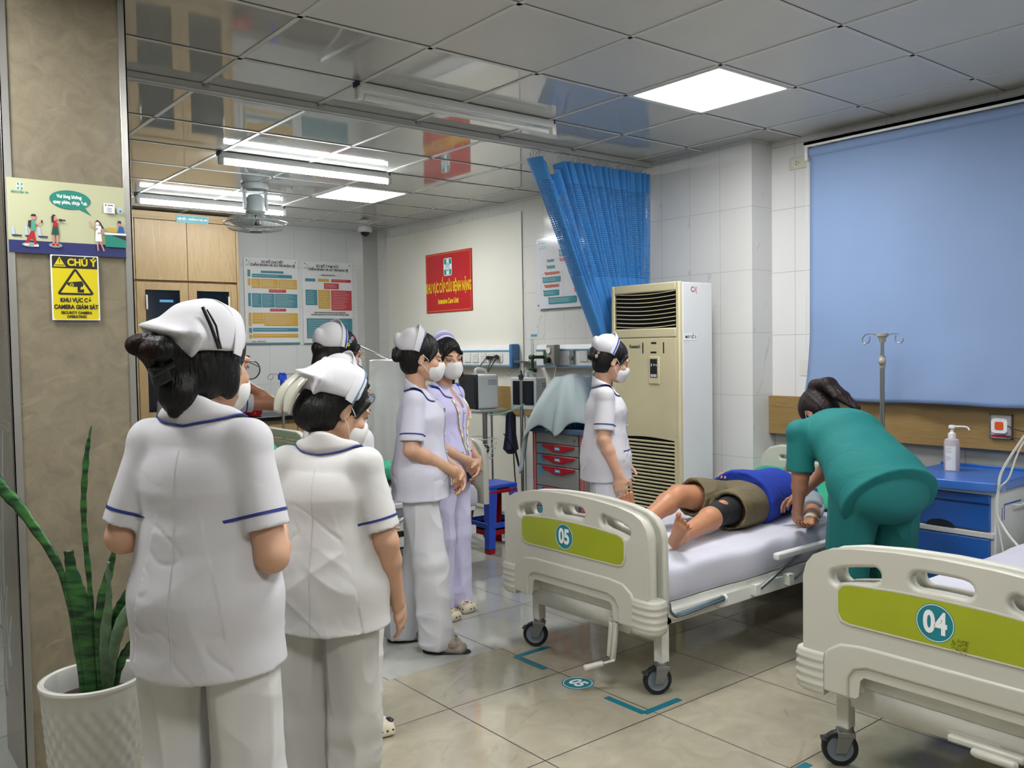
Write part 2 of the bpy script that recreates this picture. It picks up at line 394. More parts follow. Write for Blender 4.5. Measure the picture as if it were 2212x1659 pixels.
# ================================================================== flat printed design on signs
class Flat:
    """ink on a board: x to the right, y up, in metres; later shapes lie a hair above earlier ones"""
    def __init__(s, m4): s.m4 = m4; s.v = []; s.f = []; s.mi = []; s.mats = []; s.z = .0004; s.tx = []
    def k(s, m):
        if m not in s.mats: s.mats.append(m)
        return s.mats.index(m)
    def poly(s, pts, m, up=True):
        n = len(s.v); s.v += [tuple(s.m4 @ Vector((p[0], p[1], s.z))) for p in pts]; s.f.append(tuple(range(n, n+len(pts)))); s.mi.append(s.k(m))
        if up: s.z += .00012
        return s
    def rect(s, x0, y0, x1, y1, m, r=0): return s.poly(rrect(x0, y0, x1, y1, r, 4) if r else [(x0, y0), (x1, y0), (x1, y1), (x0, y1)], m)
    def circ(s, x, y, r, m, ry=None): return s.poly(ellipse(x, y, r, ry or r), m)
    def line(s, a, b, w_, m):
        d = Vector((b[0]-a[0], b[1]-a[1])); d.normalize(); nx, ny = -d.y*w_/2, d.x*w_/2
        return s.poly([(a[0]-nx, a[1]-ny), (b[0]-nx, b[1]-ny), (b[0]+nx, b[1]+ny), (a[0]+nx, a[1]+ny)], m)
    def txt(s, body, x, y, size, m, off=0, sx=1, align='CENTER', rot=0, sp=1):
        me = text(body, size, s.m4 @ Matrix.Translation((x, y, s.z)) @ Matrix.Rotation(rot, 4, 'Z'), ext=0, off=off, sx=sx, align=align, spacing=sp)
        n = len(s.v); s.v += [tuple(v.co) for v in me.vertices]
        for p in me.polygons: s.f.append(tuple(i+n for i in p.vertices)); s.mi.append(s.k(m))
        bpy.data.meshes.remove(me); s.z += .00012; return s
    def build(s, name, parent, **k):
        me = bpy.data.meshes.new(name); me.from_pydata(s.v, [], s.f); me.update()
        return fin(name, me, s.mats, parent, mi=s.mi, smooth=False, **k)
def logo(F, x, y, h, border=True):
    r = h*.5
    F.rect(x-r*.82, y-r, x+r*.82, y+r, white_print, r*.25)
    F.rect(x-r*.74, y-r*.92, x+r*.74, y+r*.92, M('logo_teal', '#1f8f83', .4), r*.2)
    F.rect(x-r*.26, y-r*.88, x+r*.26, y+r*.88, white_print); F.rect(x-r*.72, y-r*.3, x+r*.72, y+r*.3, white_print)
    c = M('logo_teal', '#1f8f83', .4); P = [(x+r*a, y+r*b) for a, b in ((0, .55), (-.3, .25), (-.3, -.1), (0, -.5), (.3, -.1), (.3, .25), (.05, .3), (-.12, .1), (.1, -.05))]
    for a, b in zip(P, P[1:]): F.line(a, b, r*.09, c)
Z3 = Vector((0, 0, 1))
XM = (0, -1, 0)   # on a wall facing -x, "right" runs to -y
def on_x(x, y, z): return frame3((x, y, z), (0, -1, 0), (0, 0, 1))    # faces -x
def on_y(x, y, z): return frame3((x, y, z), (1, 0, 0), (0, 0, 1))     # faces -y

# ---- red sign
t = thing('wall_sign', 'red wall sign with yellow lettering and a white and green cross badge', 'sign', (4.888, 7.005, 1.866))
mk('sign_board', MB().box((4.876, 6.62, 1.866), (4.888, 7.39, 2.444)), red_print, t, bevel=.001)
F = Flat(on_x(4.876, 7.005, 2.155)); og = M('sign_border', '#d98a2b', .4)
for a, b in (((-.37, -.275), (.37, -.275)), ((.37, -.275), (.37, .275)), ((.37, .275), (-.37, .275)), ((-.37, .275), (-.37, -.275))): F.line(a, b, .005, og)
logo(F, 0, .145, .17)
F.txt('KHU VỰC CẤP CỨU BỆNH NẶNG', 0, -.055, .132, ydk, off=.004, sx=.38)
F.txt('Intensive Care Unit', 0, -.185, .07, ydk, off=.003, sx=.62)
F.build('lettering', t)

# ---- two anaphylaxis charts
gold = M('chart_gold', '#c39b3c', .5); ct = M('chart_teal', '#3f7f8c', .5); cred = M('chart_red', '#b43a40', .5); paper = M('chart_paper', '#d5d7d6', .3, coat=.3); lite = M('chart_line', '#cfd6d4', .5)
def lines(F, x0, y0, x1, y1, n, m=lite, seed=1):
    rr = random.Random(seed)
    for i in range(n):
        y = y1-(y1-y0)*(i+.7)/(n+.4)
        F.poly([(x0, y-.0012), (x0+(x1-x0)*rr.uniform(.6, 1), y-.0012), (x0+(x1-x0)*rr.uniform(.6, 1), y+.0012), (x0, y+.0012)], m, False)
    F.z += .0001
def blk(F, x0, y0, x1, y1, m, n=0, head=False, seed=3):
    F.rect(x0, y0, x1, y1, m)
    if n: lines(F, x0+.012, y0+.008, x1-.012, y1-.006, n, seed=seed)
def chart(x0, x1, z0, z1, second, label):
    w_, h = x1-x0, z1-z0
    t = thing('wall_chart', label, 'poster', ((x0+x1)/2, 8.52, z0), group='treatment charts on the far wall')
    mk('chart_board', MB().box((x0, 8.505, z0), (x1, 8.52, z1)), paper, t, bevel=.001)
    F = Flat(on_y(x0, 8.505, z0)); X = lambda a: a*w_; Y = lambda a: (1-a)*h
    def b(a, c, d, e, m, n=0): blk(F, X(a), Y(e), X(d), Y(c), m, n, seed=int(a*100+c*77))
    logo(F, X(.1), Y(.055), .03); F.txt('BỆNH VIỆN 199', X(.11), Y(.085), .013, ct)
    for a, c in ((.05, .035), (.95, .035)): F.circ(X(a), Y(c), .006, black_print)
    if not second:
        F.txt('SƠ ĐỒ CHI TIẾT', X(.52), Y(.045), .034, black_print, off=.0012, sx=.95); F.txt('CHẨN ĐOÁN VÀ XỬ TRÍ PHẢN VỆ', X(.53), Y(.082), .034, black_print, off=.0012, sx=.9)
        F.rect(X(.15), Y(.117), X(.85), Y(.112), lite)
        b(.30, .145, .72, .172, ct); b(.14, .185, .88, .225, ct, 1); b(.06, .14, .11, .22, ct)
        b(.06, .24, .11, .32, gold); b(.13, .24, .29, .35, gold, 5); b(.30, .24, .61, .35, gold, 6); b(.62, .24, .97, .35, gold, 6)
        b(.44, .36, .76, .395, cred, 1)
        b(.06, .41, .11, .56, ct); b(.13, .41, .30, .57, ct, 6); b(.31, .41, .54, .57, ct, 7); b(.55, .41, .97, .57, ct, 8)
        b(.45, .585, .75, .615, cred, 1)
        b(.06, .635, .11, .79, gold); b(.13, .635, .33, .76, gold, 3); b(.34, .635, .97, .785, gold, 8)
        b(.06, .81, .11, .865, ct); b(.13, .81, .97, .85, ct, 1); b(.06, .885, .11, .93, gold); b(.13, .88, .97, .92, gold, 1)
        F.txt('Hotline: 1900 98 68 68', X(.10), Y(.967), .016, cred, off=.0006, align='LEFT'); F.rect(0, 0, w_, .016, ct)
    else:
        F.txt('SƠ ĐỒ TÓM TẮT', X(.5), Y(.06), .036, black_print, off=.0012, sx=.95); F.txt('CHẨN ĐOÁN VÀ XỬ TRÍ PHẢN VỆ', X(.52), Y(.1), .033, black_print, off=.0012, sx=.9)
        F.rect(X(.13), Y(.135), X(.88), Y(.13), lite); F.txt('1. ĐÁNH GIÁ MỨC ĐỘ', X(.5), Y(.165), .017, black_print, off=.0006)
        F.line((X(.27), Y(.175)), (X(.78), Y(.175)), .0015, ct)
        b(.05, .21, .25, .245, ct); b(.30, .21, .52, .245, gold); b(.57, .21, .97, .245, cred, 1); b(.42, .26, .72, .33, cred, 3)
        b(.05, .345, .28, .53, ct, 7); b(.30, .345, .54, .57, gold, 8); b(.56, .345, .98, .59, cred, 11)
        F.txt('BẢNG THAM KHẢO CÁCH PHA LOÃNG ADRENALIN', X(.53), Y(.62), .018, black_print, off=.0008, sx=.86); F.txt('VỚI DUNG DỊCH NaCl 0.9% VÀ TỐC ĐỘ TRUYỀN TĨNH MẠCH CHẬM', X(.53), Y(.645), .018, black_print, off=.0008, sx=.78)
        b(.06, .69, .98, .93, ct, 10); F.rect(0, 0, w_, .012, ct)
    F.build('printed_chart', t)
chart(3.447, 4.027, 1.584, 2.455, False, 'tall chart of gold and teal blocks beside the wooden cabinet')
chart(4.075, 4.655, 1.580, 2.452, True, 'tall chart with big red block, right of the gold striped chart')

# ---- flow chart near the curtain, on standoffs
t = thing('flow_chart', 'white flow chart board with teal boxes partly behind the blue curtain', 'poster', (4.9, 5.3, 1.83))
mk('chart_board', MB().box((4.868, 4.93, 1.83), (4.876, 5.685, 2.42)), M('glossy_board', '#d4d8df', .12, coat=.6), t, bevel=.001)
pn = MB()
for y in (4.96, 5.655):
    for z in (1.86, 2.39): pn.cyl((4.9, y, z), (4.862, y, z), .007, seg=12)
mk('standoff', pn, chrome, t)
F = Flat(on_x(4.868, 5.685, 1.83)); W_, Hh = .755, .59
logo(F, .1, .535, .045); F.txt('BỆNH VIỆN 199', .1, .505, .014, teal)
orr = M('chart_orange', '#b5533f', .4)
F.txt('QUY TRÌNH', .4, .53, .035, teal, off=.001)
for x0, y0, x1, y1, m, n in ((.15, .385, .235, .405, teal, 0), (.145, .33, .245, .355, teal, 0), (.12, .28, .30, .302, orr, 0), (.09, .215, .31, .262, teal, 2), (.115, .175, .29, .197, orr, 0), (.1, .105, .29, .152, teal, 2), (.16, .035, .5, .09, teal, 3), (.3, .42, .48, .475, teal, 2), (.31, .38, .46, .405, orr, 0), (.47, .17, .62, .21, teal, 1), (.48, .12, .6, .145, orr, 0), (.52, .28, .7, .33, teal, 2)):
    F.rect(x0, y0, x1, y1, m, .006)
    if n: lines(F, x0+.01, y0+.008, x1-.02, y1-.006, n)
    F.circ(x0, y1, .006, red_print)
for a, b in (((.19, .385), (.19, .355)), ((.2, .33), (.2, .302)), ((.2, .28), (.2, .262)), ((.2, .215), (.2, .197)), ((.2, .175), (.2, .152)), ((.07, .3), (.07, .12)), ((.34, .3), (.34, .09)), ((.3, .29), (.34, .29)), ((.07, .29), (.12, .29)), ((.07, .12), (.1, .12)), ((.19, .405), (.31, .405))): F.line(a, b, .0015, orr)
F.build('printed_chart', t)

# ---- column posters
t = thing('notice_poster', 'wide cartoon poster asking not to film or photograph, on the stone column', 'poster', (.75, 3.392, 1.86))
mk('poster_sheet', MB().box((.5535, 3.388, 1.858), (.93, 3.3935, 2.11)), M('poster_cream', '#bdbf9b', .4, var=.02), t)
F = Flat(on_y(.5535, 3.388, 1.858)); W_, Hh = .3765, .252
F.rect(0, 0, W_, .042, navy)
logo(F, .04, .225, .024); F.txt('BỆNH VIỆN 199', .038, .205, .0075, M('logo_teal', '#1f8f83', .4), off=.0003)
F.circ(.195, .192, .066, M('bubble_teal', '#1a8272', .4), .033); F.poly([(.215, .166), (.24, .17), (.262, .143)], M('bubble_teal', '#1a8272', .4))
F.txt('Vui lòng không', .192, .202, .0165, white_print, off=.0007, sx=.8); F.txt('quay phim, chụp ảnh', .195, .182, .0165, white_print, off=.0007, sx=.78)
skin_p = M('print_skin', '#c98a78', .5); dk = M('print_dark', '#2a2230', .5); grn = M('print_green', '#4aa087', .5); dgn = M('print_dark_green', '#1f4a3d', .5); cdis = M('print_disc', '#8d9a9c', .5); blu = M('print_blue', '#2457a8', .5); wj = white_print
for x in (.01, .05, .09):
    F.rect(x, .055, x+.03, .06, navy); F.poly([(x, .06), (x+.01, .06), (x+.006, .09), (x-.002, .09)], M('print_pale', '#b4c6cf', .5))
# man with phone
F.circ(.065, .028, .026, cdis, .008)
F.poly([(.068, .075), (.078, .075), (.084, .03), (.078, .026), (.071, .055), (.058, .032), (.05, .034)], red_print)
F.poly([(.068, .075), (.081, .078), (.083, .112), (.071, .114), (.066, .1)], grn); F.poly([(.059, .088), (.068, .086), (.07, .112), (.061, .11)], dk)
F.circ(.077, .122, .007, skin_p, .008); F.poly([(.068, .125), (.086, .125), (.084, .133), (.072, .133)], dk)
F.line((.08, .105), (.09, .095), .005, skin_p); F.line((.09, .095), (.101, .108), .004, skin_p); F.rect(.1, .104, .105, .114, dk)
F.rect(.046, .024, .06, .03, wj); F.rect(.076, .022, .09, .028, wj)
# woman with camera
F.circ(.143, .03, .021, cdis, .008)
F.rect(.134, .035, .14, .068, skin_p); F.rect(.146, .035, .152, .068, skin_p); F.rect(.132, .028, .141, .036, red_print); F.rect(.145, .028, .154, .036, red_print)
F.poly([(.131, .066), (.155, .066), (.152, .096), (.136, .096)], dgn); F.poly([(.136, .095), (.152, .095), (.15, .115), (.139, .115)], red_print)
F.circ(.143, .124, .0065, skin_p, .0085); F.poly([(.133, .108), (.139, .108), (.141, .13), (.148, .134), (.138, .137), (.132, .128)], dk)
F.line((.149, .11), (.16, .118), .005, skin_p); F.rect(.156, .114, .166, .122, dk); F.rect(.165, .1155, .177, .1205, dk)
# nurse
F.poly([(.272, .052), (.294, .052), (.291, .09), (.296, .108), (.276, .108), (.274, .085)], wj); F.circ(.281, .118, .0075, skin_p, .009); F.circ(.281, .115, .0055, wj, .005)
F.poly([(.273, .122), (.281, .129), (.291, .121), (.302, .1), (.296, .095), (.29, .112), (.284, .122)], dk)
F.line((.275, .103), (.262, .1), .005, skin_p); F.line((.262, .1), (.257, .122), .004, skin_p); F.line((.293, .1), (.3, .086), .005, skin_p); F.line((.3, .086), (.28, .08), .004, skin_p)
F.line((.278, .052), (.28, .018), .0045, skin_p); F.line((.288, .052), (.3, .018), .0045, skin_p); F.line((.28, .1), (.276, .092), .002, navy)
# desk and clerk
F.poly([(.305, .034), (.3765, .034), (.3765, .08), (.305, .08)], M('bubble_teal', '#1a8272', .4)); F.rect(.303, .078, .3765, .085, wj); F.poly([(.322, .078), (.3765, .06), (.3765, .078)], dk)
F.poly([(.316, .087), (.346, .087), (.342, .103), (.313, .103)], M('print_laptop', '#c2a23e', .5)); F.poly([(.347, .087), (.372, .087), (.368, .108), (.354, .112)], blu); F.circ(.357, .119, .0065, skin_p, .008); F.poly([(.349, .121), (.362, .121), (.36, .13), (.35, .13)], dk)
F.rect(.303, .155, .34, .19, wj); F.rect(.308, .181, .313, .186, red_print); F.rect(.317, .182, .335, .185, navy)
for q in range(3): F.rect(.314, .160+q*.006, .33, .1615+q*.006, navy)
F.rect(.348, .158, .366, .178, M('print_pale', '#b4c6cf', .5)); F.rect(.356, .161, .362, .168, blu)
F.build('printed_design', t)

t = thing('warning_sign', 'yellow and black security camera warning sign below the cartoon poster', 'sign', (.756, 3.392, 1.63))
mk('sign_sheet', MB().box((.679, 3.3875, 1.628), (.834, 3.3935, 1.856)), white_print, t)
F = Flat(on_y(.679, 3.3875, 1.628)); yb = M('warning_yellow', '#d6c514', .35)
F.rect(.004, .003, .151, .224, yb, .008); F.rect(.004, .182, .151, .225, black_print, .006); F.rect(.004, .182, .151, .19, black_print)
F.poly([(.008, .187), (.048, .187), (.028, .222)], yb); F.txt('!', .028, .207, .018, black_print, off=.0006); F.txt('CAUTION', .028, .192, .0065, black_print, off=.0003)
F.txt('CHÚ Ý', .1, .2025, .034, yb, off=.0013, sx=.92)
T = [(.0775, .178), (.022, .093), (.133, .093)]
F.poly([(.0775, .181), (.072, .178), (.02, .097), (.021, .091), (.026, .089), (.129, .089), (.134, .092), (.135, .097), (.083, .178)], black_print); F.poly([(.0775, .172), (.029, .096), (.126, .096)], yb)
F.poly([(.05, .132), (.098, .138), (.104, .128), (.1, .118), (.062, .117), (.05, .124)], black_print); F.circ(.065, .124, .006, yb); F.circ(.065, .124, .0035, black_print)
F.poly([(.083, .118), (.094, .118), (.092, .108), (.104, .11), (.104, .098), (.083, .098)], black_print)
F.txt('KHU VỰC CÓ', .0775, .07, .0195, black_print, off=.0009, sx=.85); F.txt('CAMERA GIÁM SÁT', .0775, .046, .0195, black_print, off=.0009, sx=.85)
F.txt('SECURITY CAMERA', .0775, .026, .0122, black_print, off=.0006, sx=.95); F.txt('OPERATING', .0775, .012, .0122, black_print, off=.0006, sx=.95)
F.build('printed_design', t)

# ================================================================== cabinet, counter, basin
oak = wood('oak_upright', 2, '#ab9064', '#83683c', 7); oakh = wood('oak_board', 1, '#967a4a', '#6f5730', 8); oakx = wood('oak_front', 0, '#ab9064', '#83683c', 7)
dgl = M('tinted_glass', '#11161c', .06, spec=.8)
t = thing('tall_cabinet', 'tall oak cabinet with tinted glass doors reaching the ceiling', 'cabinet', (2.32, 8.3, 0))
cb = MB(); cb.box((1.4, 8.14, 0), (3.235, 8.52, 2.775)); mk('body', cb, oak, t, bevel=.003)
mk('fascia', MB().box((1.4, 8.10, 2.705), (3.235, 8.14, 2.775)), oakx, t, bevel=.002)
mk('side_stile', MB().box((3.212, 8.10, 0), (3.235, 8.14, 2.70)), oak, t, bevel=.002)
for k in range(4):
    a = 1.385+.4565*k+.002; b = a+.4525
    if b > 3.215: b = 3.21
    mk('upper_door', MB().box((a, 8.102, 2.165), (b, 8.14, 2.700)), oak, t, bevel=.002)
    d = mk('glass_door', MB().add([], []).box((a, 8.102, .9), (a+.075, 8.14, 2.145)).box((b-.075, 8.102, .9), (b, 8.14, 2.145)).box((a+.075, 8.102, 2.075), (b-.075, 8.14, 2.145)).box((a+.075, 8.102, .9), (b-.075, 8.14, .98)), oak, t, bevel=.002)
    mk('glass', MB().box((a+.07, 8.118, .97), (b-.07, 8.124, 2.08)), dgl, d)
    mk('handle', MB().box((a+.075 if k % 2 == 0 else b-.09, 8.085, 1.9), (a+.09 if k % 2 == 0 else b-.075, 8.1, 2.03)), white_plastic, d, bevel=.003)
    mk('lower_door', MB().box((a, 8.102, .06), (b, 8.14, .88)), oak, t, bevel=.002)
lb = thing('name_label', 'small teal label stuck on the top edge of the wooden cabinet', 'label', (2.79, 8.1, 2.69))
mk('plate', MB().box((2.665, 8.094, 2.692), (2.955, 8.0995, 2.757)), M('label_edge', '#6fb6bd', .35), lb, bevel=.001)
F = Flat(on_y(2.81, 8.094, 2.7245)); F.rect(-.138, -.027, .138, .027, M('label_teal', '#1f8592', .35)); F.txt('NẸP BỘT - CHƯỜM NÓNG, ĐAI', 0, 0, .027, white_print, off=.0012, sx=.7); F.build('lettering', lb)
lb = thing('shelf_label', 'small pale blue label on the left glass door of the cabinet', 'label', (2.55, 8.117, 1.99))
mk('label_sheet', MB().box((2.50, 8.115, 1.968), (2.62, 8.1175, 1.99)), M('pale_blue_label', '#5a9cc4', .5), lb)

t = thing('counter', 'black stone worktop along the far wall', 'worktop', (4.0, 8.2, .84))
mk('worktop', MB().box((3.24, 7.93, .845), (4.71, 8.52, .888)), M('black_granite', '#0d0e10', .1, spec=.7), t, bevel=.004)
mk('upstand', MB().box((3.24, 8.50, .888), (4.71, 8.52, .965)), M('grey_upstand', '#8b9094', .3), t, bevel=.002)
t = thing('base_cabinet', 'low oak base cabinet under the black worktop', 'cabinet', (4.0, 8.2, 0))
mk('body', MB().box((3.24, 7.99, 0), (4.715, 8.515, .844)), oak, t)
for k in range(3):
    a = 3.25+k*.48; mk('door', MB().box((a, 7.965, .08), (a+.473, 7.99, .81)), oak, t, bevel=.002)
t = MB(); 
def basin(name, label, c, r, h, m):
    b = MB(); b.lathe([(1e-4, .004), (r*.72, .004), (r*.78, .01), (r*.93, h-.012), (r, h-.01), (r*1.12, h-.008), (r*1.12, h), (r*.98, h), (r*.88, h-.012), (r*.72, .014), (1e-4, .012)], c, 36)
    return tag(mk(name, b, m), label, 'basin')
basin('plastic_basin', 'red plastic basin on the black worktop', (3.36, 8.17, .888), .105, .085, M('red_plastic', '#a8141f', .3))

# ================================================================== headwall units, boards, sockets
t = thing('bedhead_panel', 'white bedhead service panel with sockets left of the wall joint', 'service panel', (4.87, 6.8, 1.33), group='bedhead service panels')
bluetrim = M('pale_blue_trim', '#6f97b5', .35)
def headpanel(t, y0, y1):
    pr = [(4.888, 1.335), (4.828, 1.335), (4.812, 1.35), (4.812, 1.49), (4.825, 1.525), (4.888, 1.53)]
    b = MB(); n = len(pr); b.add([(x, y0, z) for x, z in pr]+[(x, y1, z) for x, z in pr], [(i, (i+1) % n, n+(i+1) % n, n+i) for i in range(n)]+[tuple(range(n-1, -1, -1)), tuple(range(n, 2*n))])
    mk('housing', b, white_plastic, t, smooth=False)
    for z in (1.351, 1.482): mk('trim_strip', MB().box((4.806, y0, z-.006), (4.816, y1, z+.006)), bluetrim, t)
headpanel(t, 5.985, 7.9)
mk('end_cap', MB().box((4.80, 5.945, 1.325), (4.889, 5.99, 1.54)), M('blue_end_cap', '#3f75a8', .35), t, bevel=.012)
def socket(t, y, z, sw=False, x=4.812, s=.043, name='socket'):
    o = mk(name, MB().box((x-.008, y-s, z-s), (x, y+s, z+s)), M('socket_white', '#d3d4d0', .3), t, bevel=.003)
    F = Flat(on_x(x-.008, y, z)); g_ = M('socket_grey', '#55585a', .5)
    if sw: F.rect(-.026, -.026, .026, .026, M('switch_white', '#dfe0dc', .25), .004)
    else:
        for a, b in ((-.02, .01), (-.01, .01), (.01, .01), (.02, .01), (-.015, -.012), (.015, -.012)): F.circ(a, b, .0035, g_)
    F.build('socket_holes', o)
for k in range(6): socket(t, 6.13+.12*k, 1.42, sw=(k >= 4))
t2 = thing('bedhead_panel', 'white bedhead service panel with gas outlets behind the draped cart', 'service panel', (4.87, 5.0, 1.33), group='bedhead service panels')
headpanel(t2, 4.31, 5.63)
socket(t2, 4.95, 1.43, sw=True); socket(t2, 5.05, 1.43, sw=True)
for y, c in ((5.50, '#2e5a46'), (5.18, '#7b7f7f')):
    o = mk('gas_outlet', MB().box((4.798, y-.028, 1.365), (4.812, y+.028, 1.48)), M('outlet_'+c[1:], c, .4), t2, bevel=.004)
    mk('outlet_ring', MB().cyl((4.798, y, 1.42), (4.785, y, 1.42), .018, seg=16), steel, o)
# suction regulator + oxygen flowmeter hanging on the panel
t = thing('suction_regulator', 'boxy grey suction regulator with dial on the gas panel', 'medical gauge', (4.79, 5.35, 1.3))
mk('housing', MB().box((4.72, 5.30, 1.36), (4.785, 5.40, 1.525)), M('regulator_grey', '#8f8d85', .4), t, bevel=.006)
d = mk('dial', MB().cyl((4.72, 5.365, 1.48), (4.71, 5.365, 1.48), .026, seg=20), white_plastic, t)
mk('knob', MB().cyl((4.72, 5.365, 1.40), (4.685, 5.365, 1.40), .026, .02, seg=20), black, t)
mk('hose', MB().tube(smoothpath([(4.76, 5.33, 1.36), (4.755, 5.33, 1.28), (4.7, 5.3, 1.15), (4.72, 5.26, 1.0)]), .006), M('pale_hose', '#b9b59a', .4), t)
t = thing('oxygen_flowmeter', 'green oxygen flowmeter with clear humidifier bottle on the gas panel', 'flow meter', (4.75, 5.52, 1.2))
gk = M('valve_green', '#123b2b', .35); clearp = M('clear_plastic', '#dfe7e6', .08, trans=.9, alpha=.55)
mk('valve', MB().cyl((4.78, 5.51, 1.425), (4.70, 5.55, 1.425), .014, seg=14).cyl((4.72, 5.60, 1.425), (4.72, 5.555, 1.425), .022, .018).ball((4.705, 5.55, 1.425), .022), gk, t)
mk('flow_tube', MB().cyl((4.70, 5.55, 1.44), (4.70, 5.55, 1.58), .012, seg=16), clearp, t)
mk('collar', MB().cyl((4.70, 5.55, 1.41), (4.70, 5.55, 1.31), .012).cyl((4.70, 5.55, 1.33), (4.70, 5.55, 1.30), .036, seg=20), gk, t)
mk('humidifier_bottle', MB().lathe([(1e-4, 1.18), (.036, 1.18), (.04, 1.19), (.04, 1.28), (.032, 1.30), (1e-4, 1.30)], (4.70, 5.55, 0), 24), clearp, t)
t = thing('wall_bracket', 'small steel bracket shelf on the wall joint beside the flowmeter', 'bracket', (4.87, 5.8, 1.36))
mk('arm', MB().box((4.78, 5.70, 1.375), (4.899, 5.90, 1.395)).box((4.885, 5.70, 1.37), (4.899, 5.72, 1.50)), steel, t, bevel=.003)

def board(name, label, x0, x1, y0, y1, z0, z1, m):
    return tag(mk(name, MB().box((x0, y0, z0), (x1, y1, z1)), m, bevel=.002), label, 'wall board')
board('wood_wall_board', 'oak wall guard board behind the bed being used, running along the right wall', 4.855, 4.9, .2, 3.368, .925, 1.168, oakh)
board('wood_wall_board', 'oak wall guard board behind the two patient monitors', 4.872, 4.888, 5.9, 7.1, .915, 1.163, oakh)
board('wood_wall_board', 'short oak wall guard board beside the draped cart', 4.884, 4.9, 4.32, 5.88, .915, 1.163, oakh)

def plate(name, label, c, w_, h, x, dots=0):
    t = thing(name, label, 'socket', (x, c[0], c[1]))
    mk('plate', MB().box((x-.01, c[0]-w_/2, c[1]-h/2), (x, c[0]+w_/2, c[1]+h/2)), M('old_socket', '#cfcdb8', .4, var=.05), t, bevel=.004)
    F = Flat(on_x(x-.01, c[0], c[1]))
    for a, b in ((-.008, .008), (-.008, -.008), (.008, 0)): F.circ(a, b, .0035, black_print)
    F.rect(-.04, -.02, -.02, .02, M('socket_white', '#d3d4d0', .3)); F.build('socket_holes', t)
plate('wall_socket', 'old cream socket high on the wall beside the roller blind', (3.175, 2.635), .12, .075, 4.9)
nt_ = tag(mk('wall_note', MB().box((4.897, 3.06, 1.30), (4.9, 3.17, 1.40)), M('faded_paper', '#d3d3cb', .5)), 'faint faded paper note half hidden by the blind edge', 'note')
t = tag(mk('blue_tag', MB().box((4.897, 5.725, 1.60), (4.9, 5.80, 1.62)), M('tag_blue', '#4d97bd', .5)), 'tiny blue label on the tiles beside the wall joint', 'label')
lb = thing('teal_wall_label', 'teal lettered label under the gas panel beside the draped cart', 'label', (4.9, 4.62, 1.2))
mk('plate', MB().box((4.893, 4.48, 1.17), (4.9, 4.86, 1.29)), teal, lb)
F = Flat(on_x(4.893, 4.67, 1.23)); F.txt('Y CỤ CẤP CỨU', 0, 0, .05, M('label_dark', '#0c4a55', .5), off=.001, sx=.8); F.build('lettering', lb)

# call button plate + its cables
t = thing('call_button', 'orange nurse call button on a steel plate on the right wood board', 'call button', (4.85, 1.945, 1.0))
yc, zc = 1.945, 1.052
mk('plate', MB().box((4.842, yc-.055, zc-.063), (4.855, yc+.055, zc+.063)), M('plate_pink', '#bdb6b8', .35), t, bevel=.003)
mk('frame', MB().box((4.838, yc-.055, zc+.058), (4.855, yc+.055, zc+.063)).box((4.838, yc-.055, zc-.063), (4.855, yc+.055, zc-.058)).box((4.838, yc-.055, zc-.063), (4.855, yc-.05, zc+.063)).box((4.838, yc+.05, zc-.063), (4.855, yc+.055, zc+.063)), steel, t)
me = shape([rrect(-.04, -.032, .034, .042, .016)], .008, .003, on_x(4.834, yc, zc)); bb = fin('button_body', me, white_plastic, t)
fin('button', shape([rrect(-.022, -.014, .018, .026, .007)], .002, .001, on_x(4.823, yc, zc)), M('orange_button', '#d1511d', .4), bb)
F = Flat(on_x(4.841, yc, zc)); F.rect(-.047, -.055, .05, -.044, red_print); F.build('printed_line', t)
def cable(name, pts, r, m, label, cat='cable', n=8, group=None):
    return tag(mk(name, MB().tube(smoothpath(pts, n), r, 8), m), label, cat, group)
cable('power_cable', [(4.83, 1.91, 1.06), (4.82, 1.85, 1.04), (4.82, 1.7, 1.02)], .0028, black, 'thin black wire leaving the call button, upper of two')
cable('power_cable', [(4.83, 1.94, 1.018), (4.82, 1.88, 1.0), (4.82, 1.7, .985)], .0028, black, 'thin black wire leaving the call button, lower of two')

# ================================================================== roller blind
t = thing('roller_blind', 'pale blue roller blind pulled down over the window', 'blind', (4.8, 1.6, 1.2))
mk('top_rail', MB().box((4.775, .15, 2.70), (4.83, 3.06, 2.725)).box((4.775, .15, 2.69), (4.785, 3.06, 2.725)), white_plastic, t, bevel=.003)
mk('bracket', MB().box((4.775, 3.035, 2.61), (4.86, 3.055, 2.70)), white_plastic, t, bevel=.006)
bfab = M('blind_fabric', '#8098bd', .75, bump=.15, bscale=3, var=.05, vscale=1.2)
mk('roller', MB().cyl((4.815, .2, 2.66), (4.815, 3.03, 2.66), .032, seg=24), bfab, t)
def blindf(u, v):
    y = 3.03-2.83*u; z = 2.645-(2.645-1.160)*v
    low = max(0, (v-.72)/.28)
    wv = math.sin(y*7.5+.8)*.014*low**1.5+math.sin(y*3.1)*.010*low+.007*math.sin(y*17+z*9)*low**2
    edge = math.exp(-((y-3.03)/.18)**2)
    yy = y+edge*(.005*v+.03*low**1.5)
    return (4.80-.02*low+wv+edge*low*.02, yy, z+math.sin(y*9)*.004*low**3)
mk('fabric', MB().grid(blindf, 90, 60), bfab, t, solid=.0015)
mk('pull_chain', MB().tube([(4.79, 3.045, 2.66), (4.79, 3.05, 2.0), (4.79, 3.055, 1.45)], .0018, 6), white_plastic, t)

